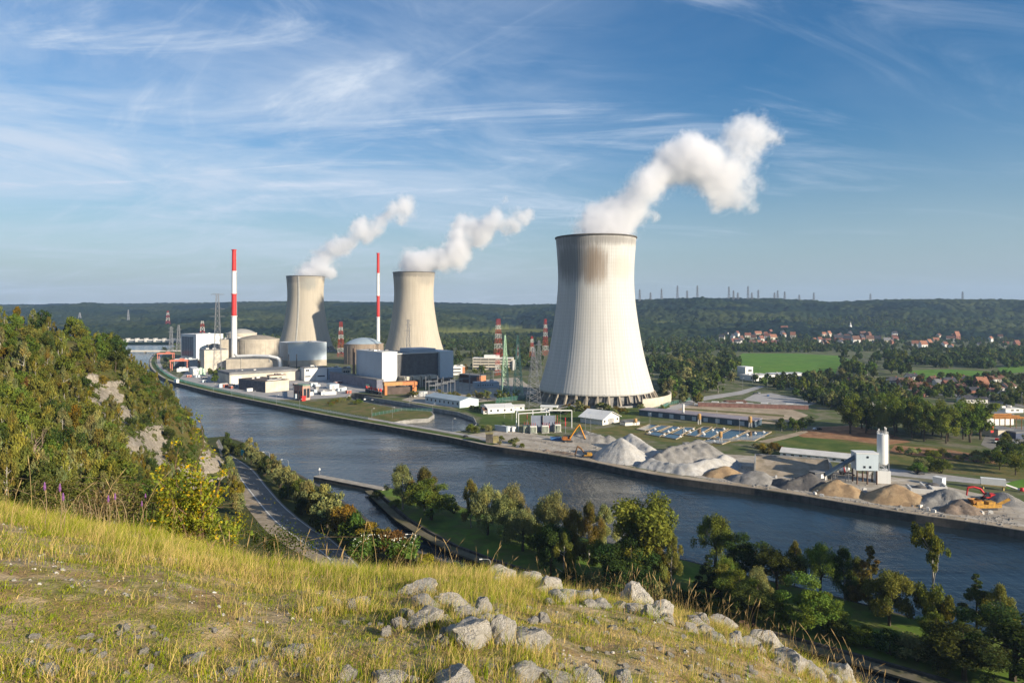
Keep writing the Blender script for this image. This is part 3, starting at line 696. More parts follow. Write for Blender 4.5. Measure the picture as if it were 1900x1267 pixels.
for px in (536, 550.5):
    t = empty('black_flue', G(px, 697), 0, f'thin black flue standing before the pale hall, {"nearest the beige dome" if px == 536 else "nearest the white office block"}', 'chimney', 'thin black flues')
    mb = MB(); mb.tube([(0, 0, 0), (0, 0, ZH(657, G(px, 697)[1]))], [.75, .65]); mb.build('pipe', DSTEEL, t)
    mb = MB(); mb.lathe([(1.1, 0), (1.1, 1.5), (.7, 1.5)], 10); mb.build('base', CONC, t)
block(565, 707, 557, 606.5, 682.5, WHITE, GREYR, 'white two-storey office block with narrow dark windows', th=math.radians(30), bands=rbands('y', [.30], .09, .03, .30, 1)+rbands('y', [.28], .09, .58, .95, 1)+rbands('y', [.72], .16, .07, .21, 2, .2)+[('y', 0, .45, .32, .52, OFFW)])
block(609, 704, 606.5, 634, 683, BLUEG, PALEB, 'pale blue workshop between the office block and the reactor dome', th=math.radians(25), bands=[('y', .05, .45, .1, .4, NAVY)])
block(630, 700, 626, 651, 683.5, BEIGE, GREYR, 'small beige building with dark windows below the blue-roofed dome', th=math.radians(35), bands=rbands('y', [.15, .5], .2, .35, .95, 3, .3))
# near blue-white hall with the glazed turbine house
t, W, Lg, h = block(709, 721, 661, 737, 653.5, WHITE, OFFW, 'big blue-white turbine hall with a dark glazed front facing the side basin', th=math.radians(38), base=(7.5, BROWNC), bands=[('x', .19, .985, .01, .99, BLUEG)])  # blue-grey panel paints the bluish shade of the white river face into its colour
def uu(px, th=math.radians(38)):
    C = G(709, 721); d2 = np.array([math.cos(th), math.sin(th)]); k = (px-950)/F; return (k*C[1]-C[0])/(d2[0]-k*d2[1])
a, b, c_ = uu(737.2), uu(815), uu(839.5)
mb = MB(); mb.box(a, 2.5, 0, b, Lg*.9, h-2.5); mb.build('glazed_block', NAVY, t)
mb = MB(); mb.box(b, -2, 7, c_, Lg*.8, h-1.5); mb.build('end_block', PALEB, t)
mb = MB(); mb.box(b+.5, -1.5, 0, c_-.5, Lg*.8, 7); mb.build('end_block_base', BROWNC, t)
mb = MB()
for i in range(36):
    u = a+(b-a)*.98*(i+.5)/36; mb.box(u-.22, 1.9, 8, u+.22, 2.5, h-3.2)
mb.build('facade_fins', mat('grey_facade_fins', (.27, .25, .23), .6, .1, .3), t)
mb = MB(); mb.box(a, 1.4, h-3.2, b, 2.5, h-2.2); mb.build('cornice', OFFW, t)
mb = MB(); mb.box(a+(b-a)*.45, 8, h-2.5, b, Lg*.6, h+1.6); mb.build('roof_plant_room', BLUEG, t)
for i in range(4):
    mb = MB(); u = a+(b-a)*(.03+.2*i); mb.box(u, -14, 0, u+.9, 2.5, 11); mb.box(u+8, -14, 0, u+8.9, 2.5, 11); mb.box(u, -13, 8.5, u+8.9, 0, 12.5); mb.build('transformer_bay', BEIGE2, t)
    mb = MB(); mb.box(u+2, -13, 0, u+7, -5, 6); mb.tube([(u+3, -9, 6), (u+3, -9, 9)], .3); mb.tube([(u+6, -9, 6), (u+6, -9, 9)], .3); mb.build('transformer', mat('brown_grey_machine', (.20, .16, .13), .7, .3, .6), t)
mb = MB()
for e in (-1.6, .0): mb.tube([(-2.4, Lg+3+e*2, 0), (-2.4, Lg+3+e*2, h+2)], .8)
mb.build('flue_pair', mat('brown_flue_steel', (.20, .13, .09), .7, .2, .3), t)
block(699, 724, 612, 712, 704.5, mat('purple_grey_cladding', (.20, .20, .25), .8, .15, .2), GREYR, 'low dark annex running along the river side of the turbine hall', th=math.radians(38), depth=None)
# offices and stores to the right
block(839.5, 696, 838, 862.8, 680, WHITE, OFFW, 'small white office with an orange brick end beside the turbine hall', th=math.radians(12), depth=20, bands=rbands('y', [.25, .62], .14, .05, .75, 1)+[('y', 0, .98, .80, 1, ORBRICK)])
block(884.5, 712.5, 852, 901.5, 697, mat('dark_brown_brick', (.16, .09, .07), .9, .2, .6), GREYR, 'brown brick workshop with an orange lit end wall', th=math.radians(40), bands=[('y', 0, .98, 0, 1, ORBRICK)])  # end wall orange is sunlight on brown brick, put into the panel colour
block(882, 720, 876, 926.5, 710, BLUEG, ROOFB, 'low grey-blue office with small square windows near the green pylons', th=math.radians(15), depth=14, bands=rbands('y', [.4], .22, .1, .8, 7, .6))
t, W, Lg, h = block(877, 686, 874, 951.5, 664, BEIGE2, OFFW, 'four-storey beige office building with long dark window bands, behind the striped pylon', th=math.radians(-4), depth=18, bands=rbands('y', [.10, .34, .58, .82], .10, .02, .97, 5, .06))
mb = MB(); mb.box(W*.28, 3, h, W*.65, 14, h+4); mb.build('penthouse', WHITE, t)
mb = MB(); mb.box(W, -3, 0, W*1.06, 16, h*.8); mb.build('stair_block', OFFW, t)
# intake works
t = empty('orange_intake_gantry', G(714, 733), math.radians(20), 'orange portal frame over the cooling water intake', 'gantry')
Wg = 33
for x in (0, Wg-3):
    for y in (0, 9):
        mb = MB(); mb.box(x, y, 0, x+2.4, y+1.6, 11); mb.build('leg', ORANGE, t)
mb = MB(); mb.box(-.5, -.5, 9.3, Wg*.55, 11, 12.5); mb.build('beam', mat('tan_orange_panel', (.60, .32, .12), .7, .15, .3), t)
mb = MB(); mb.box(Wg*.55, -.5, 9.3, Wg, 11, 12.4); mb.build('beam', ORANGE, t)
mb = MB(); mb.box(3, 4, 0, Wg-4, 9, 7); mb.build('machine_house', BROWNC, t)
for i in range(7):
    t = empty('intake_screen', G(680+4.4*i, 727.3+.9*i), math.radians(-40), 'red and white water intake screen in the row before the turbine hall', 'intake screen', 'intake screens')
    mb = MB(); mb.box(-1.1, -.8, 0, 1.1, .8, 3.4); mb.build('body', DSTEEL, t)
    mb = MB(); mb.box(-.9, -.95, 3.4, .9, .6, 5.6); mb.lathe([(0, 5.6), (.9, 5.6), (.5, 6.6), (0, 6.6)], 8); mb.build('hood', SALMON if i % 2 else REDP, t)
    mb = MB(); mb.bar((-1.5, -.9, 3.3), (1.5, -.9, 3.3), .35); mb.build('rail', WHITEP, t)
t = empty('intake_wall', G(660, 731.5), math.radians(-38), 'dark intake wall holding the row of screens above the channel', 'wall')
mb = MB(); mb.box(0, -1.5, -4, 42, 0, 1.4); mb.box(0, -2.2, 1.0, 42, 0, 1.5); mb.build('wall', DCONC, t)
block(684, 722, 680, 689, 713.5, GREENP, GREENP, 'small green equipment cabin next to the intake screens', name='cabin', cat='cabin', depth=5)
# salmon red gantries
def portal(pc, yb, pr, yt, th, label, m=SALMON, dy=8, group=None):
    C = G(pc, yb); k = (pr-950)/F; d2 = np.array([math.cos(th), math.sin(th)]); W = abs((k*C[1]-C[0])/(d2[0]-k*d2[1])); h = ZH(yt, C[1])
    t = empty('gantry_crane', C, th, label, 'gantry crane', group)
    for x in (0, W):
        for y in (0, dy):
            mb = MB(); mb.bar((x, y, 0), (x, y, h-1.5), .9); mb.build('leg', m, t)
    mb = MB()
    for y in (0, dy): mb.box(-1, y-.5, h-1.9, W+1, y+.5, h)
    for x in (0, W): mb.box(x-.7, 0, h-2, x+.7, dy, h-.4)
    mb.build('beam', m, t)
    mb = MB(); mb.box(W*.55, 0, h, W*.75, dy, h+1.8); mb.build('trolley', m, t); return t
portal(292, 666, 320, 655, math.radians(8), 'salmon red gantry crane farthest upstream, over blue containers')
portal(316, 688, 347, 668, math.radians(10), 'tall salmon red gantry crane over the white yard stores')
portal(357, 682, 371, 671, math.radians(15), 'short salmon red gantry beside the green tanks', dy=5)
block(323, 684, 322, 366, 667, mat('light_grey_cladding', (.50, .52, .52), .6, .1, .1), WHITE, 'low grey store under the tall salmon gantry', th=math.radians(20), depth=18, bands=[('y', .05, .8, .02, .45, NAVY)])
block(358, 696, 352, 370, 684.5, WHITE, WHITE, 'small white cube store in front of the pale concrete block', th=math.radians(30))
block(328, 690, 326, 349, 684, WHITEP, WHITE, 'low white yard store below the tall salmon gantry', th=math.radians(20), depth=12)
for px, pb in ((372, 694), (378, 696)):
    t = empty('green_tank', G(px, pb), 0, 'dark green upright tank beside the small white cube store', 'tank', 'green tanks')
    mb = MB(); mb.lathe([(0, 0), (2.2, 0), (2.2, 7.5), (1.6, 8.6), (0, 9)], 14); mb.build('shell', GREENP, t, True)
    mb = MB(); mb.bar((2.4, 0, 0), (2.4, 0, 9), .4); mb.build('ladder', STEEL, t)
# pump house with orange frame at the bank
t, W, Lg, h = block(562, 743, 545, 575.5, 714.5, mat('pink_render', (.46, .32, .26), .8, .15, .3), mat('green_grey_roof', (.22, .32, .25), .8, .2, .3), 'orange framed pump house with tall windows at the river bank', th=math.radians(50), depth=None, parapet=1.0)
for i in range(2):
    mb = MB(); mb.box(W*(.1+.45*i), -.2, h*.15, W*(.45+.45*i), .1, h*.75); mb.build('window', GLASS, t)
for i in range(5):
    mb = MB(); mb.box(-.3, Lg*(.02+.2*i), 0, .1, Lg*(.05+.2*i), h); mb.build('post', SALMON, t)
    mb = MB(); mb.box(-.15, Lg*(.06+.2*i), h*.1, .1, Lg*(.19+.2*i), h*.6); mb.build('window', GLASS, t)
mb = MB(); mb.box(-3, -3, 0, 1.2, -.5, 4.5); mb.build('red_tank', REDP, t)
for i, (px, pb) in enumerate(((526, 738), (548, 742))):
    t = empty('grey_cabinet', G(px, pb), TH0, 'grey-blue switch cabinet at the left of the orange pump house' if i == 0 else 'grey-blue switch cabinet in front of the orange pump house', 'cabinet')
    mb = MB(); mb.box(0, 0, .2, 4.2, 2.2, 5.6); mb.build('body', BLUEG, t); mb = MB(); mb.box(-.1, -.1, 5.6, 4.3, 2.3, 5.9); mb.box(-.2, -.2, 0, 4.4, 2.4, .2); mb.build('lid', CONC, t)
block(596, 733, 592, 624, 727, WHITEP, OFFW, 'low white shed behind the bushes near the intake channel', th=math.radians(20), depth=8, bands=[('y', .1, .6, .1, .25, BLUEG)])
block(612, 722, 606, 629, 713, WHITEP, ROOFB, 'small white garage with a pale roof near the dark annex', th=math.radians(30), bands=[('y', .05, .7, .25, .55, mat('pale_door', (.5, .5, .5)))])
block(768, 736, 762, 793, 727.5, WHITEP, WHITE, 'white box cabin between round trees before the switchyard', th=math.radians(10), depth=7, name='cabin', cat='cabin')
# reactor domes
def dome(px, D, half, yeave, ytop, mwall, mroof, label, ring=True):
    s = D/F; r = half*s; ze = ZH(yeave, D); zt = ZH(ytop, D); t = empty('reactor_building', ((px-950)/F*D, D, 0), 0, label, 'reactor', 'domed reactor buildings')
    mb = MB(); mb.lathe([(r, 0), (r, ze-1.5)], 64); mb.build('wall', mwall, t, True)
    mb = MB(); mb.lathe([(r*.985, ze-1.5), (r*1.012, ze-1.5), (r*1.012, ze), (r*.92, ze)], 64); mb.build('ring_beam', mwall, t)
    mb = MB(); hd = zt-ze; R = (r*r*.85+hd*hd)/(2*hd); pr = []
    rr_ = r*.92
    for i in range(13):
        q = rr_*(1-i/12); pr.append((q, ze+math.sqrt(max(R*R-q*q, 0))-(R-hd)))
    mb.lathe(pr, 64); mb.build('dome_roof', mroof, t, True)
    for i in range(6):
        an = -math.pi/2+(-1.2+.48*i); mb = MB(); mb.box(-.5, -.35, 0, .5, .35, ze-1.6)
        o = mb.build('buttress', mwall, t); o.location = (r*math.cos(an), r*math.sin(an), 0); o.rotation_euler = (0, 0, an+math.pi/2)
    return t
BROOF = mat('grey_brown_dome', (.33, .29, .23), .85, .12, .1)
dome(478.5, 1030, 38, 628.5, 621.5, BEIGE, BROOF, 'nearest beige domed reactor building behind the red and white chimney')
dome(448, 1160, 27, 617.5, 610, BEIGE2, mat('pale_dome', (.42, .40, .36), .85, .1, .1), 'smaller beige domed reactor building behind the tall chimney')
dome(675, 1120, 36, 637, 626.2, mat('brown_concrete', (.33, .26, .20), .9, .12, .1, streak=.3), ROOFB, 'brown concrete reactor building with a pale blue dome roof')
# chimneys
def chimney(px, D, ytop, bands, r0, r1, label):
    x = (px-950)/F*D; t = empty('striped_chimney', (x, D, 0), 0, label, 'chimney', 'tall red and white chimneys')
    zs = [ZH(y, D) for y in bands]; zt = ZH(ytop, D)
    def rad(z): return r1+(r0-r1)*(z/zt)
    edges = [zt]+zs+[0]; mr = mat('chimney_red', (.62, .035, .03), .6, .1, .1); mw = mat('chimney_white', (.80, .80, .79), .6, .05, .1)
    for i in range(len(edges)-1):
        mb = MB(); mb.lathe([(rad(edges[i+1]), edges[i+1]), (rad(edges[i]), edges[i])], 24); mb.build('band', mr if i % 2 == 0 else mw, t, True)
    for z in edges[:-1]:
        mb = MB(); mb.lathe([(rad(z), z-1.2), (rad(z)+.9, z-1.0), (rad(z)+.9, z-.2), (rad(z), z)], 24); mb.build('platform', mr if z in (edges[0], edges[2]) else mw, t)
    mb = MB(); mb.bar((rad(0)+.5, -.5, 0), (rad(zt)+.5, -.5, zt), .5); mb.build('ladder', STEEL, t); return t
chimney(434.3, 1000, 463, [503, 545, 586], 2.9, 4.3, 'thicker red and white chimney standing before the beige reactor domes')
chimney(701.5, 1160, 469.5, [507, 549, 588], 2.1, 2.9, 'slimmer red and white chimney beside the blue-roofed reactor')
D = 985.
t = empty('white_duct', (0, 0, 0), 0, 'thick white duct pipe running from the chimney foot along the roof edge', 'pipe')
mb = MB(); pts = [PD(*q) for q in ((436, 657, D), (440, 661, D-4), (470, 660, 975), (500, 661, 965), (514, 664, 962), (519, 668, 960), (520, 688, 960))]
mb.tube(pts, 2.1, 12); mb.build('pipe', WHITEP, t, True)
mb = MB()
for q in pts[2:5]: mb.bar((q[0], q[1], q[2]-2), (q[0], q[1], q[2]-8), .6)
mb.build('support', STEEL, t)
t = empty('white_duct', (0, 0, 0), 0, 'short white duct joining the chimney to the rear reactor dome', 'pipe')
mb = MB(); mb.tube([PD(436, 622, 1001), PD(440, 627, 1020), PD(452, 628, 1060)], 1.6, 10); mb.build('pipe', WHITEP, t, True); mb = MB(); q = PD(440, 627, 1020); mb.bar(q, (q[0], q[1], 0), .8); mb.build('support', STEEL, t)

# ------------------------------------------------------------------ lattice masts
def lattice(mb, h, wb, wt, nseg, bw, bands=None, kink=None, z0=0):
    def hw(z):
        if kink:
            kz, kw = kink
            return (wb+(kw-wb)*z/kz)/2 if z < kz else (kw+(wt-kw)*(z-kz)/(h-kz))/2
        return (wb+(wt-wb)*z/h)/2
    zs = [0]; 
    for i in range(nseg): zs.append(h*(1-(1-(i+1)/nseg)**1.25))
    sg = ((-1, -1), (1, -1), (1, 1), (-1, 1))
    for i in range(nseg):
        a, b = zs[i], zs[i+1]; wa, wb_ = hw(a), hw(b); m = 0 if bands is None else int(bands(a/h))
        A = [(x*wa, y*wa, a+z0) for x, y in sg]; B = [(x*wb_, y*wb_, b+z0) for x, y in sg]
        for j in range(4):
            k = (j+1) % 4; mb.bar(A[j], B[j], bw*1.35, m, cap=False); mb.bar(A[j], B[k], bw, m, cap=False); mb.bar(A[k], B[j], bw, m, cap=False); mb.bar(B[j], B[k], bw, m, cap=False)
    return mb
def arm(mb, z, half, w, bw, m=0, drop=1.8):
    for s in (-1, 1):
        for y in (-w, w):
            mb.bar((s*w, y, z), (s*half, 0, z+.4), bw, m, cap=False); mb.bar((s*w, y, z+drop), (s*half, 0, z+.4), bw, m, cap=False)
        for q in (.35, .65): mb.bar((s*(w+(half-w)*q), -w*(1-q), z+.2*q), (s*(w+(half-w)*q), w*(1-q), z+drop*(1-q)), bw*.8, m, cap=False)
    return mb
def pylon(loc, h, wb, wt, nseg, bw, arms, mats, label, group, rz=0, bands=None, kink=None, name='lattice_pylon', cat='pylon', whole=False):
    if whole:
        mb = lattice(MB(), h, wb, wt, nseg, bw, bands, kink)
        for z, hf in arms: arm(mb, z, hf, wt*.6, bw)
        o = mb.build(name, mats); o.location = loc; o.rotation_euler = (0, 0, rz); return tag(o, label, cat, group)
    t = empty(name, loc, rz, label, cat, group)
    lattice(MB(), h, wb, wt, nseg, bw, bands, kink).build('mast', mats, t)
    for z, hf in arms: arm(MB(), z, hf, wt*.6, bw).build('cross_arm', mats[0] if isinstance(mats, list) else mats, t)
    return t
RW = [mat('mast_red', (.52, .045, .035), .6, .1, .2), mat('mast_white', (.80, .79, .76), .6, .05, .2)]
def rw(px, yb, yt, wpx, label, nb=9, D=None, top=.35):
    D = D or G(px, yb)[1]; s = D/F; z0 = ZH(yb, D); h = (yb-yt)*s
    return pylon(((px-950)/F*D, D, z0), h, wpx*s*.9, wpx*s*top*.9, nb, max(.16, .17*s), [], RW, label, 'red and white striped masts', rz=.5, bands=lambda q: round(q*nb+.01) % 2, name='striped_mast', cat='mast')
rw(924.5, 690, 592, 17, 'tallest red and white lattice mast, behind the beige office building', 11, 1010)
rw(923.5, 697, 655, 9, 'short red and white lattice mast in front of the beige office building', 5, 905, .6)
rw(1012, 660, 592, 10, 'red and white lattice mast close to the left side of the largest tower', 9, 1250)
rw(987, 662, 624, 8, 'red and white lattice mast seen above the big grey pylon', 5, 1120)
rw(961, 672, 640, 5, 'thin red and white lattice mast behind the second green pylon', 6, 1080, .7)
rw(632.5, 664, 597, 13, 'red and white lattice mast between the two tan cooling towers', 9, 1270)
rw(375.5, 640, 596, 13, 'red and white lattice mast rising behind the white hall', 6, 1420)
rw(311.5, 601, 577, 8, 'small far red and white lattice mast on the forested hill', 5, 2600)
def gr(px, yb, yt, wpx, label, m=STEEL, arms=(), D=None, seg=10, kink=None, top=.12, group='grey pylons around the plant', bwf=.24):
    D = D or G(px, yb)[1]; s = D/F; h = (yb-yt)*s; z0 = ZH(yb, D)
    return pylon(((px-950)/F*D, D, z0), h, wpx*s, max(wpx*s*top, .7), seg, max(.15, bwf*s), [((yb-y)*s, hw_*s) for y, hw_ in arms], m, label, group, rz=.25, kink=kink)
gr(937, 738, 622, 15, 'green lattice pylon on the left of the pair before the largest tower', GREENP, group='green pylons', seg=13, bwf=.5)
gr(961, 738, 622, 17, 'green lattice pylon on the right of the pair before the largest tower', GREENP, group='green pylons', seg=13, bwf=.5)
gr(990, 758, 645, 25, 'big grey lattice pylon with wide arms beside the largest cooling tower', arms=((716, 13), (672, 12), (690, 8)), seg=13, top=.16)
gr(403.5, 701, 545, 15, 'tall grey pylon with three cross arms in front of the white hall', arms=((547, 12), (574, 13), (588, 14)), seg=16, top=.3, bwf=.26)
gr(331.5, 653, 603, 8, 'pale grey pylon just left of the white hall', arms=((612, 5),), seg=9, top=.3)
gr(317.5, 650, 606, 7, 'thin pale pylon by the upstream river bend', arms=((610, 5), (616, 5)), seg=8, top=.4)
gr(757.5, 668, 593, 9, 'thin grey pylon standing in front of the middle cooling tower', arms=((604, 6), (614, 6), (596, 4)), D=1060, seg=10, top=.3)
gr(1000, 700, 632, 10, 'slim grey pylon half hidden by the big grey pylon', arms=((655, 9), (640, 6)), D=900, seg=9, top=.3)
for px, yb, yt in ((238, 600, 575), (148, 590, 580)):
    gr(px, yb, yt, 4, 'tiny grey pylon on the far blue hill' if px == 238 else 'tiniest grey pylon on the far blue hill at the left', D=3200, seg=5, top=.3)
# pylons along the skyline
PY = []
for px, yt, yb in ((1187, 537, 562), (1207, 543, 561), (1227.5, 536, 563), (1257, 530, 559), (1275, 539, 560), (1294, 530, 559), (1352.5, 532, 559), (1361, 539, 559), (1369, 543, 559), (1388, 531, 559), (1395, 543, 559), (1407, 538, 559), (1437, 543, 559),
                   (1443, 539, 559), (1456, 541, 560), (1483, 547, 561), (1510, 543, 562), (1615, 545, 564), (1786, 541, 562)):
    PY.append((px, yt, yb))
for i, (px, yt, yb) in enumerate(PY):
    D = 3350.; s = D/F; h = (yb+6-yt)*s; rel = (0.86, .70, .52)
    pylon(((px-950)/F*D, D, ZH(yb+6, D)), h, 4*s, 1.3*s, 5, .62, [(h*q, 3.8*s) for q in rel], STEEL, 'distant transmission pylon standing on the wooded skyline', 'pylons along the skyline', rz=.3, whole=True)

# dam and bridge upstream
D = 1900.; s = D/F
t = empty('river_dam', ((200-950)/F*D, D, -3), 0, 'pale weir with square piers across the river upstream', 'dam')
Ld = (352-200)*s
mb = MB(); mb.box(-40, -3, 4.5, Ld, 5, 8.0); mb.build('deck', OFFW, t)
for i in range(10):
    mb = MB(); x = -20+i*Ld/9; mb.box(x-2.2, -5, -3, x+2.2, 8, 10.5); mb.box(x-3.2, -5.6, 9.4, x+3.2, 8.6, 10.6); mb.build('pier', OFFW, t)
mb = MB(); mb.box(-40, 1, -3, Ld, 2, 4.5); mb.build('gate', BLUEG, t)
D = 1440.; s = D/F
t = empty('road_bridge', ((215-950)/F*D, D, 0), 0, 'thin pale road bridge crossing the river upstream of the plant', 'bridge')
mb = MB(); mb.box(-20, -4, -1.2, (336-215)*s, 4, .8); mb.build('deck', BEIGE2, t)
mb = MB(); mb.box(-20, -4.2, .8, (336-215)*s, -3.9, 1.9); mb.box(-20, 3.9, .8, (336-215)*s, 4.2, 1.9); mb.build('railing', OFFW, t)
for x in (20, 60, 100):
    mb = MB(); mb.box(x-1.5, -3, -5, x+1.5, 3, -1.2); mb.build('pier', CONC, t)
# ------------------------------------------------------------------ fences along the shore
def fence(name, pts, h, m, mp, label, sp=4.0, bar=.10, every=.34):
    t = empty(name, (0, 0, 0), 0, label, 'fence'); P = [np.array(p[:2]) for p in pts]; mb = MB(); mw = MB(); acc = 0
    for i in range(len(P)-1):
        a, b = P[i], P[i+1]; Ls = np.linalg.norm(b-a); k = max(int(Ls/every), 1)
        for z in (.15, h*.5, h-.06): mw.bar((*a, z), (*b, z), .09, cap=False)
        for j in range(k):
            q = a+(b-a)*(j/k); mw.bar((*q, .1), (*q, h), bar, n=3, cap=False)
        k2 = max(int(Ls/sp), 1)
        for j in range(k2):
            q = a+(b-a)*(j/k2); mb.bar((*q, 0), (*q, h+.25), .16)
    mw.build('wire_mesh', m, t); o = mb.build('post', mp, t); o['kind'] = 'stuff'; return t
def offline(pts, o):
    P = [np.array(p[:2]) for p in pts]; out = []
    for i in range(len(P)):
        a, b = P[max(i-1, 0)], P[min(i+1, len(P)-1)]; d = (b-a)/np.linalg.norm(b-a); out.append(P[i]+np.array([-d[1], d[0]])*o)
    return out
gb2 = gb[4:]
fl = offline(gb2, 9.2)
fl = [p for p in fl if p[0] < -105]
fence('green_mesh_fence', fl, 2.6, GREENF, STEEL, 'long green mesh fence following the river road past the plant')
fence('green_mesh_fence', pxs([(690, 772), (745, 762), (802, 763)]), 2.4, GREENF, STEEL, 'green mesh fence out on the grassy basin spit')
fence('green_mesh_fence', pxs([(920, 748), (975, 741), (1003, 737), (1008, 727), (985, 727), (925, 727)]), 4.5, GREENF, STEEL, 'green screened compound fence around the green pylons', every=.24)
fence('green_mesh_fence', pxs([(1215, 764), (1240, 752), (1285, 742)]), 3, GREENF, STEEL, 'short green fence behind the curved wall of the largest tower')
fence('yard_fence', pxs([(1290, 826), (1330, 822), (1420, 812)]), 2.2, STEEL, STEEL, 'thin wire yard fence between gravel heaps and treatment ponds')
# street lamps and flood lights in the plant
def lamp(loc, h, arm_, rz, label, group, cat='street lamp', r=.09, m=STEEL):
    t = empty('street_lamp', loc, rz, label, cat, group)
    mb = MB(); pts = [(0, 0, 0), (0, 0, h-1.2), (arm_*.08, 0, h-.45), (arm_*.3, 0, h-.1), (arm_, 0, h+.05)]; mb.tube(pts, [r*1.3, r, r*.8, r*.7, r*.6], 6); mb.build('pole', m, t, True)
    mb = MB(); s = 1 if arm_ > 0 else -1; x0, x1 = sorted((arm_, arm_+s*.95)); mb.box(x0, -.2, h-.05, x1, .2, h+.16); mb.build('lamp_head', WHITEP, t)
    return t
for i, (px, pt) in enumerate(((500, 838), (535, 852), (602, 913), (668, 950), (771, 990), (910, 1036))):
    D = (375, 345, 300, 268, 243, 222)[i]; z1 = ZH(pt, D); h = 10.5
    q = PD(px, pt, D); lamp((q[0], q[1], z1-h), h, -2.6, math.radians(10), ['street lamp with pale arm farthest along the riverside road', 'street lamp with pale arm second farthest along the riverside road', 'street lamp with pale arm above the middle of the roadside bushes',
         'tall street lamp beside the large olive roadside bush', 'street lamp with curved arm over the dark canal', 'street lamp nearest the grass ridge, only its head showing'][i], 'street lamps along the riverside road', r=.13)
for px, py in ((396, 727), (430, 735), (470, 742), (513, 750), (556, 759), (690, 778), (728, 776), (803, 768), (760, 752), (840, 799), (345, 712), (330, 706)):
    lamp(G(px, py), 8.5, 1.2, .4, 'slim lamp post standing by the shore path of the plant', 'lamp posts along the plant shore')
for px, py in ((1040, 792), (1086, 798), (1096, 800), (936, 776), (950, 780), (1206, 796), (1260, 774), (1330, 792), (1372, 808), (1122, 756), (1117, 786)):
    lamp(G(px, py), 11, 1.0, 1.2, 'slim grey mast with a lamp in the ponds and switchyard area', 'lamp masts around the ponds')
for px, py in ((1410, 700), (1396, 712), (1424, 722), (1440, 712), (1461, 720), (1492, 725), (1514, 728), (1545, 732), (1358, 705), (1345, 722), (1378, 724), (1837, 745), (1857, 745), (1896, 757), (1835, 762)):
    lamp(G(px, py), 13, 1.6, .8, 'street lamp along the road by the car park and houses', 'street lamps in the village road')
# ------------------------------------------------------------------ ground areas
patch('basin_spit_grass', [(560, 748), (640, 737), (655, 744), (700, 752), (745, 760), (798, 764), (802, 769), (793, 775), (722, 783), (690, 783), (600, 766)], .03, DRYG)
patch('plant_yard', [(330, 706), (345, 690), (420, 684), (560, 690), (700, 726), (652, 729), (640, 736), (590, 740), (500, 742), (400, 722)], .015, PAVE)
patch('switchyard_ground', [(745, 742), (840, 708), (960, 700), (1000, 728), (960, 742), (850, 757), (800, 752)], .015, GRAVEL)
patch('lawn_field', [(830, 752), (930, 742), (990, 760), (1180, 762), (1180, 776), (1000, 785), (885, 792), (895, 775), (870, 766)], .02, GRASSM)
patch('quarry_yard', [(905, 823), (960, 806), (1080, 812), (1220, 834), (1400, 846), (1530, 870), (1700, 890), (1905, 935), (1905, 982), (1700, 952), (1400, 903), (1080, 850)], .03, GRAVEL)
patch('quarry_track', [(870, 806), (930, 798), (1010, 808), (1085, 826), (1210, 846), (1130, 842), (1000, 828), (905, 822)], .04, GRAVEL)
patch('sandy_yard', [(1240, 752), (1300, 745), (1470, 760), (1500, 770), (1470, 786), (1400, 786), (1250, 762)], .02, SANDY)
for l in ([(1270, 757), (1455, 770), (1455, 773), (1265, 759.5)], [(1240, 763), (1440, 781), (1440, 783.5), (1240, 765.5)]):
    patch('dry_grass_bank', l, .05, DRYG)
patch('pond_area_grass', [(1085, 800), (1180, 785), (1320, 784), (1435, 793), (1440, 804), (1330, 828), (1200, 816)], .02, DRYG)
patch('scrub_meadow', [(1400, 812), (1480, 806), (1700, 824), (1905, 846), (1905, 890), (1700, 872), (1560, 846), (1420, 830)], .025, DRYG)
patch('green_meadow', [(1425, 815), (1480, 808), (1640, 830), (1620, 842), (1560, 838), (1450, 830)], .035, GRASSM)
patch('brown_earth_patch', [(1470, 805), (1520, 792), (1580, 789), (1640, 800), (1690, 820), (1640, 826), (1560, 815), (1490, 811)], .04, EARTH)
patch('brown_earth_patch', [(1660, 826), (1760, 834), (1850, 850), (1850, 860), (1740, 850), (1650, 838)], .04, EARTH)
patch('dirt_track', [(1405, 819), (1470, 804), (1492, 798), (1500, 801), (1478, 809), (1425, 822)], .05, SANDY)
patch('concrete_yard_road', [(1640, 868), (1720, 876), (1820, 889), (1905, 896), (1905, 905), (1800, 896), (1700, 886), (1640, 880)], .05, PAVE)
patch('lawn_strip', [(1862, 897), (1905, 887), (1905, 904), (1868, 907)], .06, LAWN)
patch('car_park', [(1378, 742), (1400, 731), (1430, 729), (1475, 738), (1515, 748), (1490, 755), (1400, 745)], .03, PAVE)
patch('green_field', [(1366, 690), (1372, 660), (1378, 655.5), (1480, 656), (1560, 660), (1578, 668), (1555, 680), (1550, 694), (1470, 698), (1400, 695)], .06, LAWN)
for i, l in enumerate(([(1680, 697), (1690, 687), (1760, 685), (1850, 690), (1850, 698), (1770, 706), (1700, 704)], [(1820, 735), (1850, 725), (1862, 735), (1850, 745)], [(1560, 643), (1600, 640), (1600, 646), (1565, 650)], [(1850, 682), (1900, 676), (1900, 690), (1860, 694)])):
    patch('green_field', l, .06, LAWN)
patch('village_street', [(1500, 715), (1700, 720), (1905, 752), (1905, 757), (1700, 726), (1500, 719)], .04, ASPH)
patch('works_yard', [(1835, 795), (1905, 790), (1905, 830), (1850, 838), (1820, 825)], .04, ASPH)
patch('tower_lawn', [(1000, 770), (1000, 752), (1240, 748), (1245, 760), (1180, 770), (1090, 772)], .03, GRASSM)
patch('access_road', [(1230, 760), (1290, 738), (1370, 726), (1410, 715), (1420, 717), (1380, 731), (1300, 744), (1245, 764)], .045, PAVE)
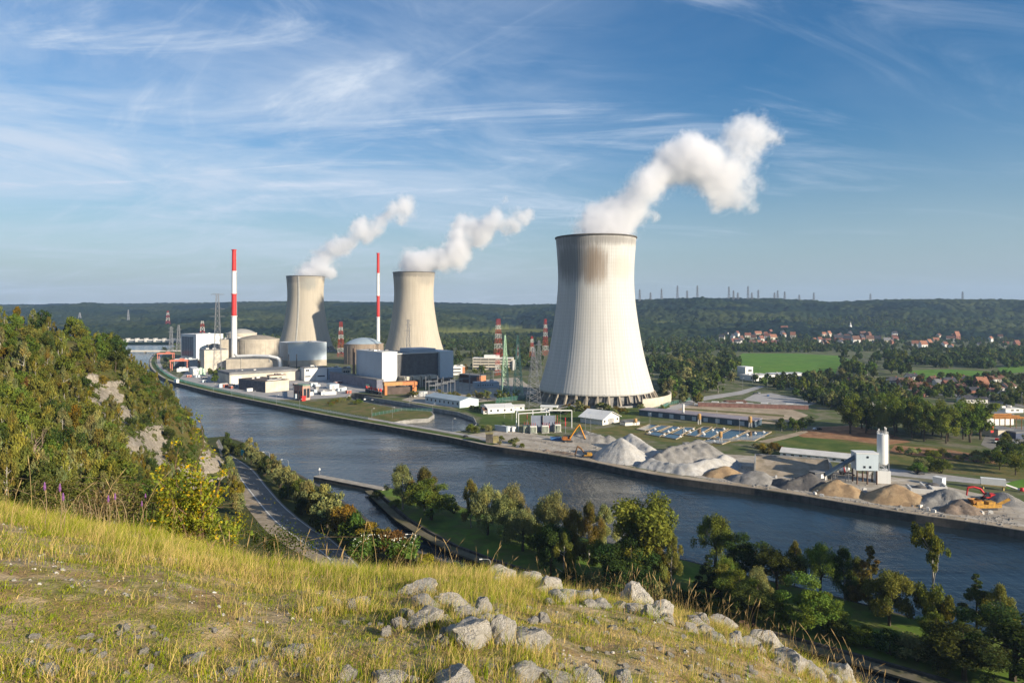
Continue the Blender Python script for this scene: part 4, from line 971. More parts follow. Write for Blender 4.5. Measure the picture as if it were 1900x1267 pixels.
# ------------------------------------------------------------------ sheds in the middle ground
def shed(pc, yb, pl, pr, yt, roofh, label, wall=WHITE, roof=WHITE, th=TH0, axis=None, depth=None, name='shed', cat='shed', windows=0, ov=.5, door=None, group=None):
    t, W, Lg, h = corner(pc, yb, pl, pr, yt, th, name, label, cat, group); Lg = depth or Lg; h = max(h, 2.2)
    ax = axis or ('y' if Lg > W else 'x')
    mb = MB(); mb.box(0, 0, 0, W, Lg, h); mb.gablewall(0, 0, W, Lg, h, h+roofh, axis=ax); mb.build('wall', wall, t)
    mb = MB(); mb.gable(0, 0, W, Lg, h, h+roofh, ov, .3, axis=ax); mb.build('roof', roof, t)
    for i in range(windows):
        mb = MB()
        if Lg > W: y = Lg*(i+.5)/windows; mb.box(-.12, y-.8, h*.4, .1, y+.8, h*.75)
        else: x = W*(i+.5)/windows; mb.box(x-.8, -.12, h*.4, x+.8, .1, h*.75)
        mb.build('window', GLASS, t)
    if door:
        mb = MB(); mb.box(W*.35, -.14, 0, W*.65, .1, h*.85); mb.build('door', door, t)
    return t, W, Lg, h
shed(853, 757, 789, 888, 744.5, 2.4, 'long pale blue metal shed beside the side basin', PALEB, ROOFB, th=math.radians(44), windows=8, door=WHITEP)
shed(905, 768, 889, 955, 758, 2.0, 'wide white storage tent right of the pale blue shed', WHITEP, WHITE, th=math.radians(18), axis='x', depth=22, windows=4)
shed(897, 768, 893, 922, 761.5, 1.8, 'small white house with a brown roof by the basin hedge', OFFW, BROWNR, th=math.radians(15), depth=8, windows=3)
shed(1003, 763, 997, 1033, 754.5, .8, 'white low cabin with small windows left of the grey sheds', WHITEP, WHITE, th=math.radians(-12), depth=9, windows=3)
shed(1036, 763, 1020, 1066, 757, 1.2, 'low grey-roofed shed in front of the tower columns', CONC, GREYR, th=math.radians(-8), depth=16, windows=3)
shed(948, 762, 940, 973, 754, 1.0, 'small white open shed behind the storage tent', WHITEP, OFFW, th=math.radians(5), depth=8, windows=2)
shed(1118, 789, 1077, 1149, 777.5, 4.5, 'white gabled warehouse above the grey gravel heap', OFFW, WHITE, th=math.radians(47), axis='y', windows=4, ov=1.4, door=CONC)
for px, pb in ((934, 800), (943, 801), (951, 801.5)):
    t = empty('white_container', G(px, pb), math.radians(20), 'small white container in the row left of the switchyard', 'container', 'white switchyard containers')
    mb = MB(); mb.box(0, 0, .2, 2.6, 5, 3.2); mb.build('body', WHITEP, t); mb = MB(); mb.box(-.1, -.1, 3.2, 2.7, 5.1, 3.4); mb.build('roof', WHITE, t)
block(940, 802, 918, 942, 791.5, BLUEG, ROOFB, 'low blue-grey control building left of the switchyard', th=math.radians(50), depth=None)
# switchyard portal and transformers
t = empty('switchyard_portal', G(962, 800), math.radians(6), 'white steel portal frame over the transformers', 'portal frame')
Wp = 40.
for x, y in ((0, 0), (0, 14), (Wp*.3, 14), (Wp*.55, 0), (Wp*.55, 14), (Wp, 10)):
    mb = MB(); mb.bar((x, y, 0), (x, y, 12.5), .5); mb.build('leg', WHITEP, t)
mb = MB()
for a, b in (((0, 0, 12.4), (Wp*.55, 0, 13.4)), ((0, 14, 12.4), (Wp*.55, 14, 13.4)), ((0, 0, 12.4), (0, 14, 12.4)), ((Wp*.55, 0, 13.4), (Wp*.55, 14, 13.4)), ((Wp*.55, 7, 13.4), (Wp, 10, 12.6))): mb.bar(a, b, .55)
mb.build('beam', WHITEP, t)
for i, px in enumerate((986, 1008)):
    t = empty('fire_wall', G(px, 800.5), math.radians(8), f'grey-blue fire wall, {"left" if i == 0 else "right"} of the two between the transformers', 'wall', 'transformer fire walls')
    mb = MB(); mb.box(0, 0, 0, 8.5, .6, 11.2); mb.build('panel', mat('slate_blue_panel', (.20, .23, .30), .8, .1, .2), t); mb = MB(); mb.box(-.3, -.2, 0, 0, .8, 11.4); mb.box(8.5, -.2, 0, 8.8, .8, 11.4); mb.build('edge_post', CONC, t)
def transformer(px, pb, m, label, g):
    t = empty('transformer', G(px, pb), math.radians(8), label, 'transformer', g)
    mb = MB(); mb.box(0, 0, .4, 4.6, 3.4, 5.2); mb.build('tank', m, t)
    mb = MB()
    for i in range(5): mb.box(.2+.9*i, -1.0, .8, .6+.9*i, 0, 4.6)
    mb.build('radiator', mat('pale_green_panel', (.50, .55, .44), .6, .1, .4), t)
    for i in range(3):
        mb = MB(); x = .9+1.4*i; mb.lathe([(.16, 5.2), (.3, 5.6), (.16, 5.9), (.3, 6.3), (.16, 6.6), (.22, 7.2), (0, 7.3)], 8, (x, 1.6, 0)); mb.build('insulator', mat('brown_red_insulator', (.30, .05, .04), .4, .1, 1), t)
    mb = MB(); mb.box(-.4, -1.2, 0, 5, 3.8, .4); mb.build('base', CONC, t)
transformer(971, 803, mat('green_grey_tank', (.10, .16, .15), .6, .15, .4), 'dark green-grey transformer, the first beside the white containers', 'switchyard transformers')
transformer(984, 804.5, OFFW, 'pale transformer in front of the left fire wall', 'switchyard transformers')
transformer(1006, 803.5, OFFW, 'pale transformer in front of the right fire wall', 'switchyard transformers')
transformer(1029, 801.5, OFFW, 'pale transformer to the right of both fire walls', 'switchyard transformers')
for px, pb, hgt in ((1000, 790, 7), (1018, 792, 8), (1034, 796, 10), (1049, 804, 11), (1033, 800, 6), (1019, 801, 6), (990, 797, 10), (978, 788, 9)):
    t = empty('insulator_post', G(px, pb), 0, 'red switchyard insulator on a thin post', 'insulator', 'switchyard insulators')
    mb = MB(); mb.bar((0, 0, 0), (0, 0, hgt*.45), .3); mb.build('post', STEEL, t)
    mb = MB(); z = hgt*.45; mb.lathe([(.2, z), (.45, z+.4), (.2, z+.8), (.45, z+1.4), (.2, z+1.9), (.45, z+2.5), (.2, z+3.1), (.3, hgt), (0, hgt)], 8); mb.build('insulator', MATS['brown_red_insulator'] if pb != 804 else REDP, t)
# switchyard gantries behind
for i, (px, pb) in enumerate(((796, 742), (808, 738), (822, 734), (836, 730), (850, 727), (872, 722), (892, 716), (915, 712), (790, 733), (812, 726))):
    t = empty('switchyard_gantry', G(px, pb), math.radians(30), 'thin grey switchyard gantry with a cross beam', 'gantry', 'switchyard gantries by the turbine hall')
    for x in (0, 13):
        mb = MB(); mb.bar((0, 0, 0), (0, 0, 15 if i % 2 else 19), .5); o = mb.build('leg', STEEL, t); o.location = (x, 0, 0)
    mb = MB()
    for z in (13, 14): mb.bar((0, 0, z), (13, 0, z), .3)
    for k in range(7): mb.bar((k*13/7, 0, 13), ((k+1)*13/7, 0, 14), .2)
    mb.build('beam', STEEL, t)
# ------------------------------------------------------------------ stockpiles
def mound(name, peaks, m, label, slope=.68, group='stockpiles on the quay', res=1.0, rough=.5, seed=1, cat='stockpile'):
    pk = []
    for (px, py, yf) in peaks:
        yf = min(yf, float(np.interp(px, [905, 1080, 1300, 1500, 1700, 1900], [827, 854, 894, 922, 956, 986]))-7); k = (py-HZ)/F; Yf = 86*F/(yf-HZ); h = (H-k*Yf)/(1+k/slope); Y = Yf+h/slope; pk.append(((px-950)/F*Y, Y, max(h, .8)))
    pk = [tuple(np.array(a)*(1-f)+np.array(b)*f) for a, b in zip(pk[:-1], pk[1:]) for f in (0, .25, .5, .75)]+[pk[-1]]
    pk = np.array(pk); mx = pk[:, 2]/slope+3
    x0, x1, y0, y1 = (pk[:, 0]-mx).min(), (pk[:, 0]+mx).max(), (pk[:, 1]-mx).min(), (pk[:, 1]+mx).max()
    gx, gy = np.meshgrid(np.arange(x0, x1, res), np.arange(y0, y1, res)); z = np.full(gx.shape, -9.)
    wob = 1+.16*(fnoise(gx/9, gy/9, 3, seed)-.47)
    for x, y, h in pk:
        d = np.hypot(gx-x, gy-y)*wob; q = h-slope*(np.sqrt(d*d+1.5)-1.22); z = np.maximum(z, q)
    ang = np.arctan2(gy-pk[0, 1], gx-pk[0, 0]); z = z+(fnoise(gx/3.5, gy/3.5, 4, seed+5)-.47)*rough*3.0+(fnoise(ang*14, np.hypot(gx-pk[0, 0], gy-pk[0, 1])/30, 3, seed+8)-.45)*(rough+.3)*2.6*np.clip(z/4, 0, 1)*np.clip((pk[0, 2]-z)/3, 0, 1)
    cx, cyy = pk[:, 0].mean(), pk[:, 1].mean()
    V = np.stack([gx-cx, gy-cyy, np.maximum(z, -1.0)], -1).reshape(-1, 3); idx = np.arange(gx.size).reshape(gx.shape)
    Fq = np.stack([idx[:-1, :-1], idx[:-1, 1:], idx[1:, 1:], idx[1:, :-1]], -1).reshape(-1, 4)
    keep = (V[Fq][:, :, 2] > -.3).any(1); Fq = Fq[keep]
    us = np.unique(Fq); mp = np.zeros(len(V), int); mp[us] = np.arange(len(us))
    o = link(name, mesh_np(name, V[us], mp[Fq], [m], smooth=True)); o.location = (cx, cyy, 0); return tag(o, label, cat, group)
PALEG = groundmat('pale_crushed_stone', [(.42, .41, .39), (.50, .49, .47), (.34, .32, .29), (.46, .44, .40)], .16, bump=.35, s2=1.0)
MIDG = groundmat('grey_crushed_stone', [(.25, .24, .225), (.30, .285, .265), (.20, .19, .175)], .16, bump=.35, s2=1.0)
DARKG = groundmat('dark_aggregate', [(.085, .08, .08), (.11, .105, .10), (.14, .13, .12)], .12, bump=.2, s2=1.2)
SAND = groundmat('tan_sand', [(.36, .25, .14), (.42, .30, .175), (.28, .19, .11)], .16, bump=.3, s2=1.0)
BROWNP = groundmat('brown_rubble', [(.22, .17, .13), (.28, .22, .17), (.16, .12, .09)], .2, bump=.3, s2=1.5)
mound('gravel_pile', [(1084, 797, 817), (1110, 806, 822), (1060, 806, 820), (1130, 808, 822)], MIDG, 'low grey gravel pile behind the white stone cone, below the warehouse', slope=.62, seed=3)
mound('gravel_pile', [(1152, 812, 863), (1160, 820, 862), (1143, 826, 866)], PALEG, 'tall pale stone cone at the quay edge', slope=.72, seed=4, rough=.3)
mound('gravel_pile', [(1170, 804, 841), (1180, 812, 843), (1192, 820, 845), (1205, 828, 848)], PALEG, 'pale stone ridge joining the tall cone from behind', slope=.74, seed=5, rough=.3)
mound('gravel_pile', [(1297, 814, 852), (1286, 820, 853), (1268, 824, 856), (1248, 828, 858), (1240, 834, 862), (1310, 822, 854), (1322, 830, 854), (1222, 842, 863)], MIDG, 'broad dark grey gravel pile with three crests', slope=.7, seed=6, rough=.45)
mound('gravel_pile', [(1206, 850, 874), (1222, 854, 876), (1240, 858, 878), (1258, 860, 880), (1276, 858, 882), (1296, 856, 880), (1316, 852, 878), (1336, 848, 874), (1345, 842, 868)], PALEG, 'low white stone bank skirting the dark grey pile', slope=.7, seed=7, rough=.7)
mound('sand_pile', [(1345, 864, 887), (1325, 872, 886)], SAND, 'small tan sand pile at the end of the white stone bank', slope=.55, seed=8, rough=.3)
mound('gravel_pile', [(1392, 873, 898), (1412, 874, 899), (1372, 878, 895)], MIDG, 'grey gravel heap beside the sloping concrete bay', slope=.66, seed=9)
mound('gravel_pile', [(1503, 877, 911), (1485, 884, 909), (1465, 892, 908), (1447, 886, 902)], DARKG, 'black aggregate pile in front of the control cabin', slope=.7, seed=10)
mound('sand_pile', [(1553, 889, 921), (1538, 896, 920), (1575, 899, 923)], SAND, 'left tan sand pile between black aggregate and the largest sand cone', slope=.6, seed=11, rough=.3)
mound('sand_pile', [(1661, 897, 938), (1655, 900, 938), (1640, 907, 936), (1684, 908, 940)], SAND, 'largest tan sand cone in front of the white silo', slope=.58, seed=12, rough=.25)
mound('gravel_pile', [(1752, 906, 946), (1768, 908, 947), (1735, 918, 944), (1722, 926, 943)], MIDG, 'grey rubble heap left of the red excavator', slope=.66, seed=13, rough=.8)
mound('rubble_pile', [(1782, 926, 952), (1795, 932, 955), (1770, 936, 954)], BROWNP, 'brown rubble heap at the foot of the yellow crusher', slope=.66, seed=14, rough=1.0)
mound('gravel_pile', [(1862, 912, 938), (1875, 920, 940)], MIDG, 'grey gravel heap under the white screening trailer', slope=.6, seed=15)
mound('rubble_pile', [(1030, 838, 849), (1045, 839, 850), (1060, 841, 852), (1015, 837, 847)], BROWNP, 'long brown scrap heap at the quay edge beside the small excavator', slope=.6, seed=16, rough=.9)
# concrete retaining bay
t = empty('storage_bay', G(1402, 880), math.radians(-20), 'sloping stained concrete storage bay behind the gravel heaps', 'storage bay')
mb = MB(); mb.add([(0, 0, .3), (36, 0, .3), (36, 22, 5.5), (0, 22, 5.5), (0, 0, -1), (36, 0, -1), (36, 22, -1), (0, 22, -1)], [(0, 1, 2, 3), (0, 4, 5, 1), (1, 5, 6, 2), (2, 6, 7, 3), (3, 7, 4, 0)]); mb.build('ramp', SHOULD, t)
mb = MB(); mb.box(-.8, 0, 0, 0, 23, 6.2); mb.box(36, 0, 0, 36.8, 23, 6.2); mb.box(-.8, 22, 0, 36.8, 23, 6.4); mb.build('wall', CONC, t)
# long white shed behind, control cabin, conveyor, mixer, silo
shed(1588, 861, 1448, 1592, 852.5, 1.6, 'very long low white shed behind the concrete plant', WHITEP, OFFW, th=math.radians(59), axis='y', windows=9)
t = empty('control_cabin', G(1524, 892), math.radians(20), 'dark control cabin at the foot of the conveyor belt', 'cabin')
mb = MB(); mb.box(-4, 0, 0, 4, 4, 4.2); mb.build('wall', mat('dark_cabin_cladding', (.08, .085, .10), .7, .2, .4), t); mb = MB(); mb.box(-4.3, -.4, 4.2, 4.3, 4.4, 4.5); mb.build('roof', GREYR, t)
mb = MB(); mb.box(-.3, -.12, 1.3, 1.6, .1, 3.3); mb.build('window', WHITEP, t); mb = MB(); mb.box(2.4, -.12, .2, 3.6, .1, 2.9); mb.build('door', OFFW, t)
mixC = G(1610, 899)
t = empty('mixing_tower', mixC, math.radians(-6), 'pale blue-white mixer house raised on legs beside the silo', 'mixer house')
s = mixC[1]/F; wz = (ZH(873, mixC[1]), ZH(842, mixC[1]))
mb = MB(); mb.box(-20*s, 0, wz[0], 19*s, 7, wz[1]); mb.build('housing', PALEB, t)
mb = MB(); mb.box(-20.6*s, -.2, wz[1], 20*s, 7.2, wz[1]+.4); mb.build('roof', WHITE, t)
for x in (-1.5, 1.2): 
    mb = MB(); mb.box(x-.5, -.12, wz[0]+1.2, x+.5, .1, wz[0]+2.3); mb.build('window', GLASS, t)
mb = MB(); mb.lathe([(.6, 0), (.6, .12), (0, .12)], 10); o = mb.build('vent', GLASS, t); o.rotation_euler = (math.pi/2, 0, 0); o.location = (0, 0, wz[1]-1.6)
for x in (-18*s, 0, 17*s):
    for y in (.6, 6.4):
        mb = MB(); mb.bar((x, y, 0), (x, y, wz[0]), .55); mb.build('leg', mat('rusty_steel', (.17, .10, .07), .7, .3, .5), t)
mb = MB(); mb.lathe([(1.0, wz[0]-2.8), (2.2, wz[0]), (0, wz[0])], 10, (6*s, 3, 0)); mb.build('hopper', OFFW, t)
siC = G(1641, 897)
t = empty('cement_silo', siC, math.radians(-12), 'tall white cement silo on a white block base', 'silo')
s = siC[1]/F; D = siC[1]; zt, zb_, zl = ZH(808, D), ZH(862, D), ZH(874, D)
mb = MB(); mb.lathe([(0, zb_-1.6), (1.0, zb_-1.6), (9.6*s, zb_), (9.6*s, zt), (8.8*s, zt+.4), (0, zt+.4)], 32, (0, 3, 0)); mb.build('barrel', WHITE, t, True)
mb = MB()
for i in range(14):
    an = 2*math.pi*i/14; q = (9.3*s*math.cos(an), 3+9.3*s*math.sin(an)); mb.bar((*q, zt), (*q, zt+1.5), .12)
    an2 = 2*math.pi*(i+1)/14; q2 = (9.3*s*math.cos(an2), 3+9.3*s*math.sin(an2)); mb.bar((*q, zt+1.5), (*q2, zt+1.5), .1)
mb.build('railing', WHITEP, t)
for x, y, h_ in ((-1.7, 3, 2.9), (.9, 2.4, 4.0), (1.9, 4, 3.3)):
    mb = MB(); mb.tube([(x, y, zt+.4), (x, y, zt+h_)], .14, 8); mb.box(x-.28, y-.28, zt+h_-.9, x+.28, y+.28, zt+h_); mb.build('filter_vent', OFFW, t)
mb = MB()
for x in (-8*s, 8*s):
    for y in (1, 5): mb.bar((x, y, zl-.2), (x, y, zb_+.5), .35); mb.bar((x, y, zl), (-x, y, zb_), .2)
mb.build('support_frame', STEEL, t)
mb = MB(); mb.box(-12*s, 0, 0, 11*s, 6.5, zl); mb.build('base_block', WHITE, t)
mb = MB()
for q in (-.25, .25): mb.bar((9.2*s, 1.0+q, zl), (9.2*s, 1.0+q, zt), .07)
mb.build('ladder', STEEL, t)
t = empty('conveyor', (0, 0, 0), 0, 'long dark blue conveyor rising from the control cabin to the mixer house', 'conveyor')
p0, p1 = PD(1532, 880, 352), PD(1589, 846, mixC[1]+3)
mb = MB(); mb.bar(p0, p1, 1.7); mb.build('belt_housing', mat('slate_blue_conveyor', (.10, .15, .21), .6, .1, .4), t)
for f in (.35, .7):
    q = p0+(p1-p0)*f; mb = MB(); mb.bar((q[0]-1, q[1], 0), (q[0], q[1], q[2]), .3); mb.bar((q[0]+1, q[1], 0), (q[0], q[1], q[2]), .3); mb.build('trestle', STEEL, t)
# mixer lorry
def wheels(t, xs, ys, r, w_=.35):
    for x in xs:
        for y in ys:
            mb = MB(); mb.lathe([(0, -w_/2), (r, -w_/2), (r, w_/2), (0, w_/2)], 14); o = mb.build('wheel', RUBBER, t); o.rotation_euler = (math.pi/2, 0, 0); o.location = (x, y, r)
t = empty('mixer_lorry', G(1572, 881), math.radians(-25), 'white concrete mixer lorry with a red stripe under the conveyor', 'lorry')
mb = MB(); mb.box(-4, -1.1, .9, 3.6, 1.1, 1.3); mb.build('chassis', DSTEEL, t); mb = MB(); mb.box(2.2, -1.2, .9, 4.2, 1.2, 3.4); mb.box(3.9, -1.1, 1.0, 4.5, 1.1, 2.2); mb.build('cab', OFFW, t)
mb = MB(); mb.lathe([(.5, -3.4), (1.2, -2.4), (1.45, -.6), (1.1, 1.4), (.5, 2.0)], 16); o = mb.build('drum', WHITEP, t); o.rotation_euler = (0, math.radians(78), 0); o.location = (-.6, 0, 2.7)
mb = MB(); mb.lathe([(1.48, -.9), (1.48, -.3)], 16); o = mb.build('stripe', REDP, t); o.rotation_euler = (0, math.radians(78), 0); o.location = (-.6, 0, 2.7)
wheels(t, (-3, -1.7, 3.0), (-1.05, 1.05), .52)
# excavators
def excavator(loc, rz, sc, pts, body, boomm, label, bucket='bucket'):
    t = empty('excavator', loc, rz, label, 'excavator'); t.scale = (sc,)*3
    for y in (-1.25, 1.25):
        mb = MB(); prof = [(-2.2, .45), (-1.9, .05), (1.9, .05), (2.2, .45), (1.9, .9), (-1.9, .9)]
        v = [(x, y-.3, z) for x, z in prof]+[(x, y+.3, z) for x, z in prof]; k = len(prof)
        mb.add(v, [tuple(range(k)), tuple(range(2*k-1, k-1, -1))]+[(i, k+i, k+(i+1) % k, (i+1) % k) for i in range(k)]); mb.build('track', DSTEEL, t)
    mb = MB(); mb.box(-2.6, -1.35, 1.05, 1.3, 1.35, 1.5); mb.box(-2.6, -1.3, 1.5, -.3, 1.3, 2.5); mb.box(-2.9, -1.2, 1.2, -2.6, 1.2, 2.3); mb.build('body', body, t)
    mb = MB(); mb.add([(.1, .2, 1.5), (1.5, .2, 1.5), (1.5, 1.3, 1.5), (.1, 1.3, 1.5), (.1, .25, 3.1), (1.0, .25, 3.1), (1.0, 1.25, 3.1), (.1, 1.25, 3.1)], [(0, 3, 2, 1), (4, 5, 6, 7), (0, 1, 5, 4), (1, 2, 6, 5), (2, 3, 7, 6), (3, 0, 4, 7)]); mb.build('cab', GLASS, t)
    mb = MB(); k = len(pts)
    for i in range(k-2): mb.bar((pts[i][0], -.35, pts[i][1]), (pts[i+1][0], -.35, pts[i+1][1]), .62-.06*i)
    mb.build('boom', boomm, t)
    mb = MB(); mb.bar((pts[-2][0], -.35, pts[-2][1]), (pts[-1][0], -.35, pts[-1][1]), .45); mb.build('arm', boomm, t)
    mb = MB(); mb.bar((1.2, -.35, 1.8), ((pts[0][0]+pts[1][0])/2, -.35, (pts[0][1]+pts[1][1])/2), .2); mb.build('ram', STEEL, t)
    x, z = pts[-1]; mb = MB()
    mb.add([(x-.6, -.95, z), (x+.5, -.95, z+.1), (x+.3, -.95, z-.9), (x-.5, -.95, z-.8), (x-.6, .25, z), (x+.5, .25, z+.1), (x+.3, .25, z-.9), (x-.5, .25, z-.8)], [(0, 1, 2, 3), (4, 7, 6, 5), (0, 4, 5, 1), (1, 5, 6, 2), (2, 6, 7, 3), (3, 7, 4, 0)]); mb.build('bucket', DSTEEL, t)
    return t
excavator(G(1054, 819.5), math.radians(0), 1.35, [(.8, 1.8), (3.6, 6.2), (5.4, 8.4), (8.2, 1.6)], mat('rusty_orange_paint', (.42, .15, .03), .6, .25, .6), mat('orange_machine_paint', (.66, .28, .02), .55, .15, .5), 'orange long-boom material handler in front of the switchyard')
excavator(G(1088, 848.5), math.radians(178), 1.15, [(.8, 1.8), (2.4, 4.2), (4.4, 5.6), (5.6, 1.6)], YELL, mat('brown_machine_paint', (.20, .10, .04), .6, .25, .5), 'small brown and yellow excavator on the quay edge left of the pale cone')
excavator(G(1833, 928) + np.array([0, 0, .2]), math.radians(176), 1.15, [(.8, 1.8), (2.6, 4.2), (5.2, 4.9), (7.4, 4.6), (7.9, .9)], REDP, REDP, 'red excavator reaching left over the rubble heaps')
t = empty('blue_skip', G(1027, 816.5), 0, 'blue skip beside the orange material handler', 'skip')
mb = MB(); mb.add([(-1.5, -1, 0), (4.5, -1, 0), (4.5, 1, 0), (-1.5, 1, 0), (-2.4, -1.2, 2.2), (5.2, -1.2, 2.2), (5.2, 1.2, 2.2), (-2.4, 1.2, 2.2)], [(0, 3, 2, 1), (0, 1, 5, 4), (1, 2, 6, 5), (2, 3, 7, 6), (3, 0, 4, 7)]); mb.build('tub', TREADP, t); mb = MB(); mb.box(1.0, -.9, 2.2, 4, .9, 2.9); mb.build('scrap_load', DSTEEL, t)
t = empty('crusher', G(1830, 945), math.radians(4), 'rusty yellow mobile crusher standing in the rubble below the red excavator', 'crusher')
mb = MB(); mb.box(-7, -1.4, 1.0, 6, 1.4, 2.4); mb.box(-5.5, -1.6, 2.4, -2.4, 1.6, 4.0); mb.box(0, -1.5, 2.4, 3.2, 1.5, 3.6); mb.build('body', YELL, t)
mb = MB(); mb.add([(-7.4, -1.9, 4.6), (-3.2, -1.9, 4.6), (-3.2, 1.9, 4.6), (-7.4, 1.9, 4.6), (-6.4, -1.1, 2.8), (-4, -1.1, 2.8), (-4, 1.1, 2.8), (-6.4, 1.1, 2.8)], [(4, 5, 6, 7), (0, 1, 5, 4), (1, 2, 6, 5), (2, 3, 7, 6), (3, 0, 4, 7)]); mb.build('feed_hopper', mat('rust_orange_steel', (.45, .20, .05), .7, .3, .5), t)
mb = MB(); mb.bar((4.5, 0, 1.6), (10.5, 0, 4.2), 1.0); mb.build('discharge_belt', YELL, t)
for y in (-1.2, 1.2): mb = MB(); mb.box(-4.5, y-.35, 0, 4, y+.35, 1.0); mb.build('track', DSTEEL, t)
# containers, trailer, bays
t = empty('white_container', G(1752, 900.5), math.radians(32), 'small white container standing alone behind the rubble bays', 'container'); s = G(1752, 900)[1]/F
mb = MB(); mb.box(-7*s, 0, .2, 6*s, 4.5, 3.6); mb.build('body', WHITEP, t); mb = MB(); mb.box(-7.4*s, -.15, 3.6, 6.4*s, 4.6, 3.8); mb.build('roof', WHITE, t)
t = empty('screening_trailer', G(1848, 909), math.radians(-28), 'white screening trailer on yellow legs with a red cone at its end', 'trailer')
mb = MB(); mb.box(-6, 0, 2.2, 4, 2.8, 5.2); mb.build('body', WHITEP, t); mb = MB(); mb.box(-6.1, -.1, 1.6, 4.1, 2.9, 2.2); mb.build('frame', mat('dull_yellow_steel', (.50, .38, .14), .7, .2, .5), t)
for x in (-5, 3): mb = MB(); mb.bar((x, .4, 0), (x, .4, 1.7), .5); mb.bar((x, 2.4, 0), (x, 2.4, 1.7), .5); mb.build('leg', MATS['dull_yellow_steel'], t)
mb = MB(); mb.bar((4, 1.4, 2.6), (9.5, 1.4, .9), .8); mb.build('tow_bar', OFFW, t)
mb = MB(); mb.lathe([(0, -.9), (1.0, -.7), (1.1, 0), (.6, .9), (0, 1.0)], 12, (10.4, 1.4, 1.2)); mb.build('red_cone', REDP, t, True)
for i, (px, pb) in enumerate(((1712, 916), (1736, 911))):
    t = empty('rubble_bay', G(px, pb), math.radians(-18), ('lower' if i == 0 else 'upper')+' concrete block bay filled with grey rubble right of the sand cone', 'storage bay', 'rubble bays')
    mb = MB(); mb.box(-5, 0, 0, 5, .8, 2.2); mb.box(4.2, .8, 0, 5, 8, 2.6); mb.box(-5, .8, 0, -4.2, 8, 2.2); mb.build('block_wall', OFFW, t)
    mb = MB(); mb.lathe([(4.1, .2), (3.4, 1.6), (1.8, 2.7), (0, 3.0)], 14, (0, 4.4, 0)); mb.build('rubble', DARKG, t)
for i, (px, pb) in enumerate(((1604, 912), (1440, 886), (1525, 921), (1452, 862), (1475, 866), (1810, 951), (1822, 953), (1838, 952), (1722, 946), (1732, 950), (1708, 941), (1512, 917), (1519, 914))):
    t = bpy.data.objects.new('concrete_block', None)
    mb = MB(); mb.add([(-.9, -.5, 0), (.9, -.55, 0), (.95, .5, 0), (-.9, .5, 0), (-.8, -.45, 1.1), (.85, -.5, 1.2), (.85, .45, 1.15), (-.85, .4, 1.05)], [(0, 3, 2, 1), (4, 5, 6, 7), (0, 1, 5, 4), (1, 2, 6, 5), (2, 3, 7, 6), (3, 0, 4, 7)])
    mb.box(-.3, -.2, 1.1, .3, .2, 1.3); o = mb.build('concrete_block', OFFW); o.location = G(px, pb); o.rotation_euler = (0, 0, i*1.3); o.scale = (1, 1, 1.5 if i == 0 else 1); tag(o, 'pale broken concrete block lying in the quay yard', 'concrete block', 'loose concrete blocks')
t = empty('bollard_mast', G(908, 821), 0, 'square concrete mooring tower standing on the quay edge', 'mooring tower')
mb = MB(); mb.box(-2.2, -2.2, -4, 2.2, 2.2, 6); mb.build('shaft', DCONC, t); mb = MB(); mb.box(-2.6, -2.6, 6, 2.6, 2.6, 6.6); mb.box(2.4, -1, 0, 6, 2, 4.2); mb.build('cap', mat('yellow_grey_steel', (.30, .26, .12), .8, .2, .4), t)
# ------------------------------------------------------------------ treatment ponds
ex, ey = G(1320, 800)[:2]-G(1200, 790)[:2], None
def pond(poly, label):
    P = pxs(poly); c = np.mean(P, axis=0); t = empty('settling_pond', (*c, 0), 0, label, 'pond', 'rectangular treatment ponds')
    L_ = [p-c for p in P]; inn = [p*.955 for p in L_]; mb = MB(); k = len(L_)
    for i in range(k):
        j = (i+1) % k; mb.add([(*L_[i], .05), (*L_[j], .05), (*inn[j], .05), (*inn[i], .05), (*L_[i], .7), (*L_[j], .7), (*inn[j], .7), (*inn[i], .7)], [(4, 5, 6, 7), (0, 1, 5, 4), (3, 7, 6, 2)])
    mb.build('rim', SHOULD, t); mb = MB(); mb.add([(*p, .42) for p in inn], [tuple(range(k))]); mb.build('pond_water', POND, t)
pls = [([(1180, 797), (1206, 788), (1222, 790), (1197, 800)], 'far left'), ([(1200, 800), (1226, 790), (1244, 791), (1218, 802)], 'second far'), ([(1222, 803), (1248, 791), (1265, 793), (1240, 805)], 'third far'), ([(1244, 806), (1270, 793), (1290, 794), (1264, 808)], 'fourth far'),
       ([(1270, 808), (1305, 792), (1322, 793), (1290, 811)], 'narrow middle'), ([(1292, 811), (1328, 794), (1352, 796), (1318, 814)], 'wide middle'), ([(1322, 814), (1356, 797), (1390, 799), (1352, 817)], 'second largest'), ([(1356, 817), (1392, 800), (1432, 802), (1400, 819)], 'largest right'),
       ([(1198, 806), (1212, 801), (1236, 804), (1224, 811)], 'small front left'), ([(1228, 811), (1240, 805), (1268, 809), (1254, 816)], 'small front middle'), ([(1300, 820), (1316, 815), (1356, 819), (1340, 825)], 'front right')]
for poly, w_ in pls: pond(poly, f'{w_} rectangular treatment pond with a pale rim')
for px, py in ((1205, 803.5), (1232, 808), (1262, 811.5), (1304, 804), (1322, 799), (1330, 803.5), (1343, 797), (1306, 807), (1367, 811), (1386, 808), (1401, 805), (1417, 803), (1325, 820), (1248, 799), (1258, 796), (1240, 802), (1215, 797), (1272, 801), (1286, 798), (1280, 803)):
    t = empty('aerator', G(px, py), 0, 'white round aerator floating in a treatment pond', 'aerator', 'pond aerators')
    mb = MB(); mb.lathe([(1.1, .42), (1.2, .7), (.7, 1.0), (.3, 1.1), (.3, 1.6), (0, 1.6)], 12); mb.build('float', WHITEP, t)
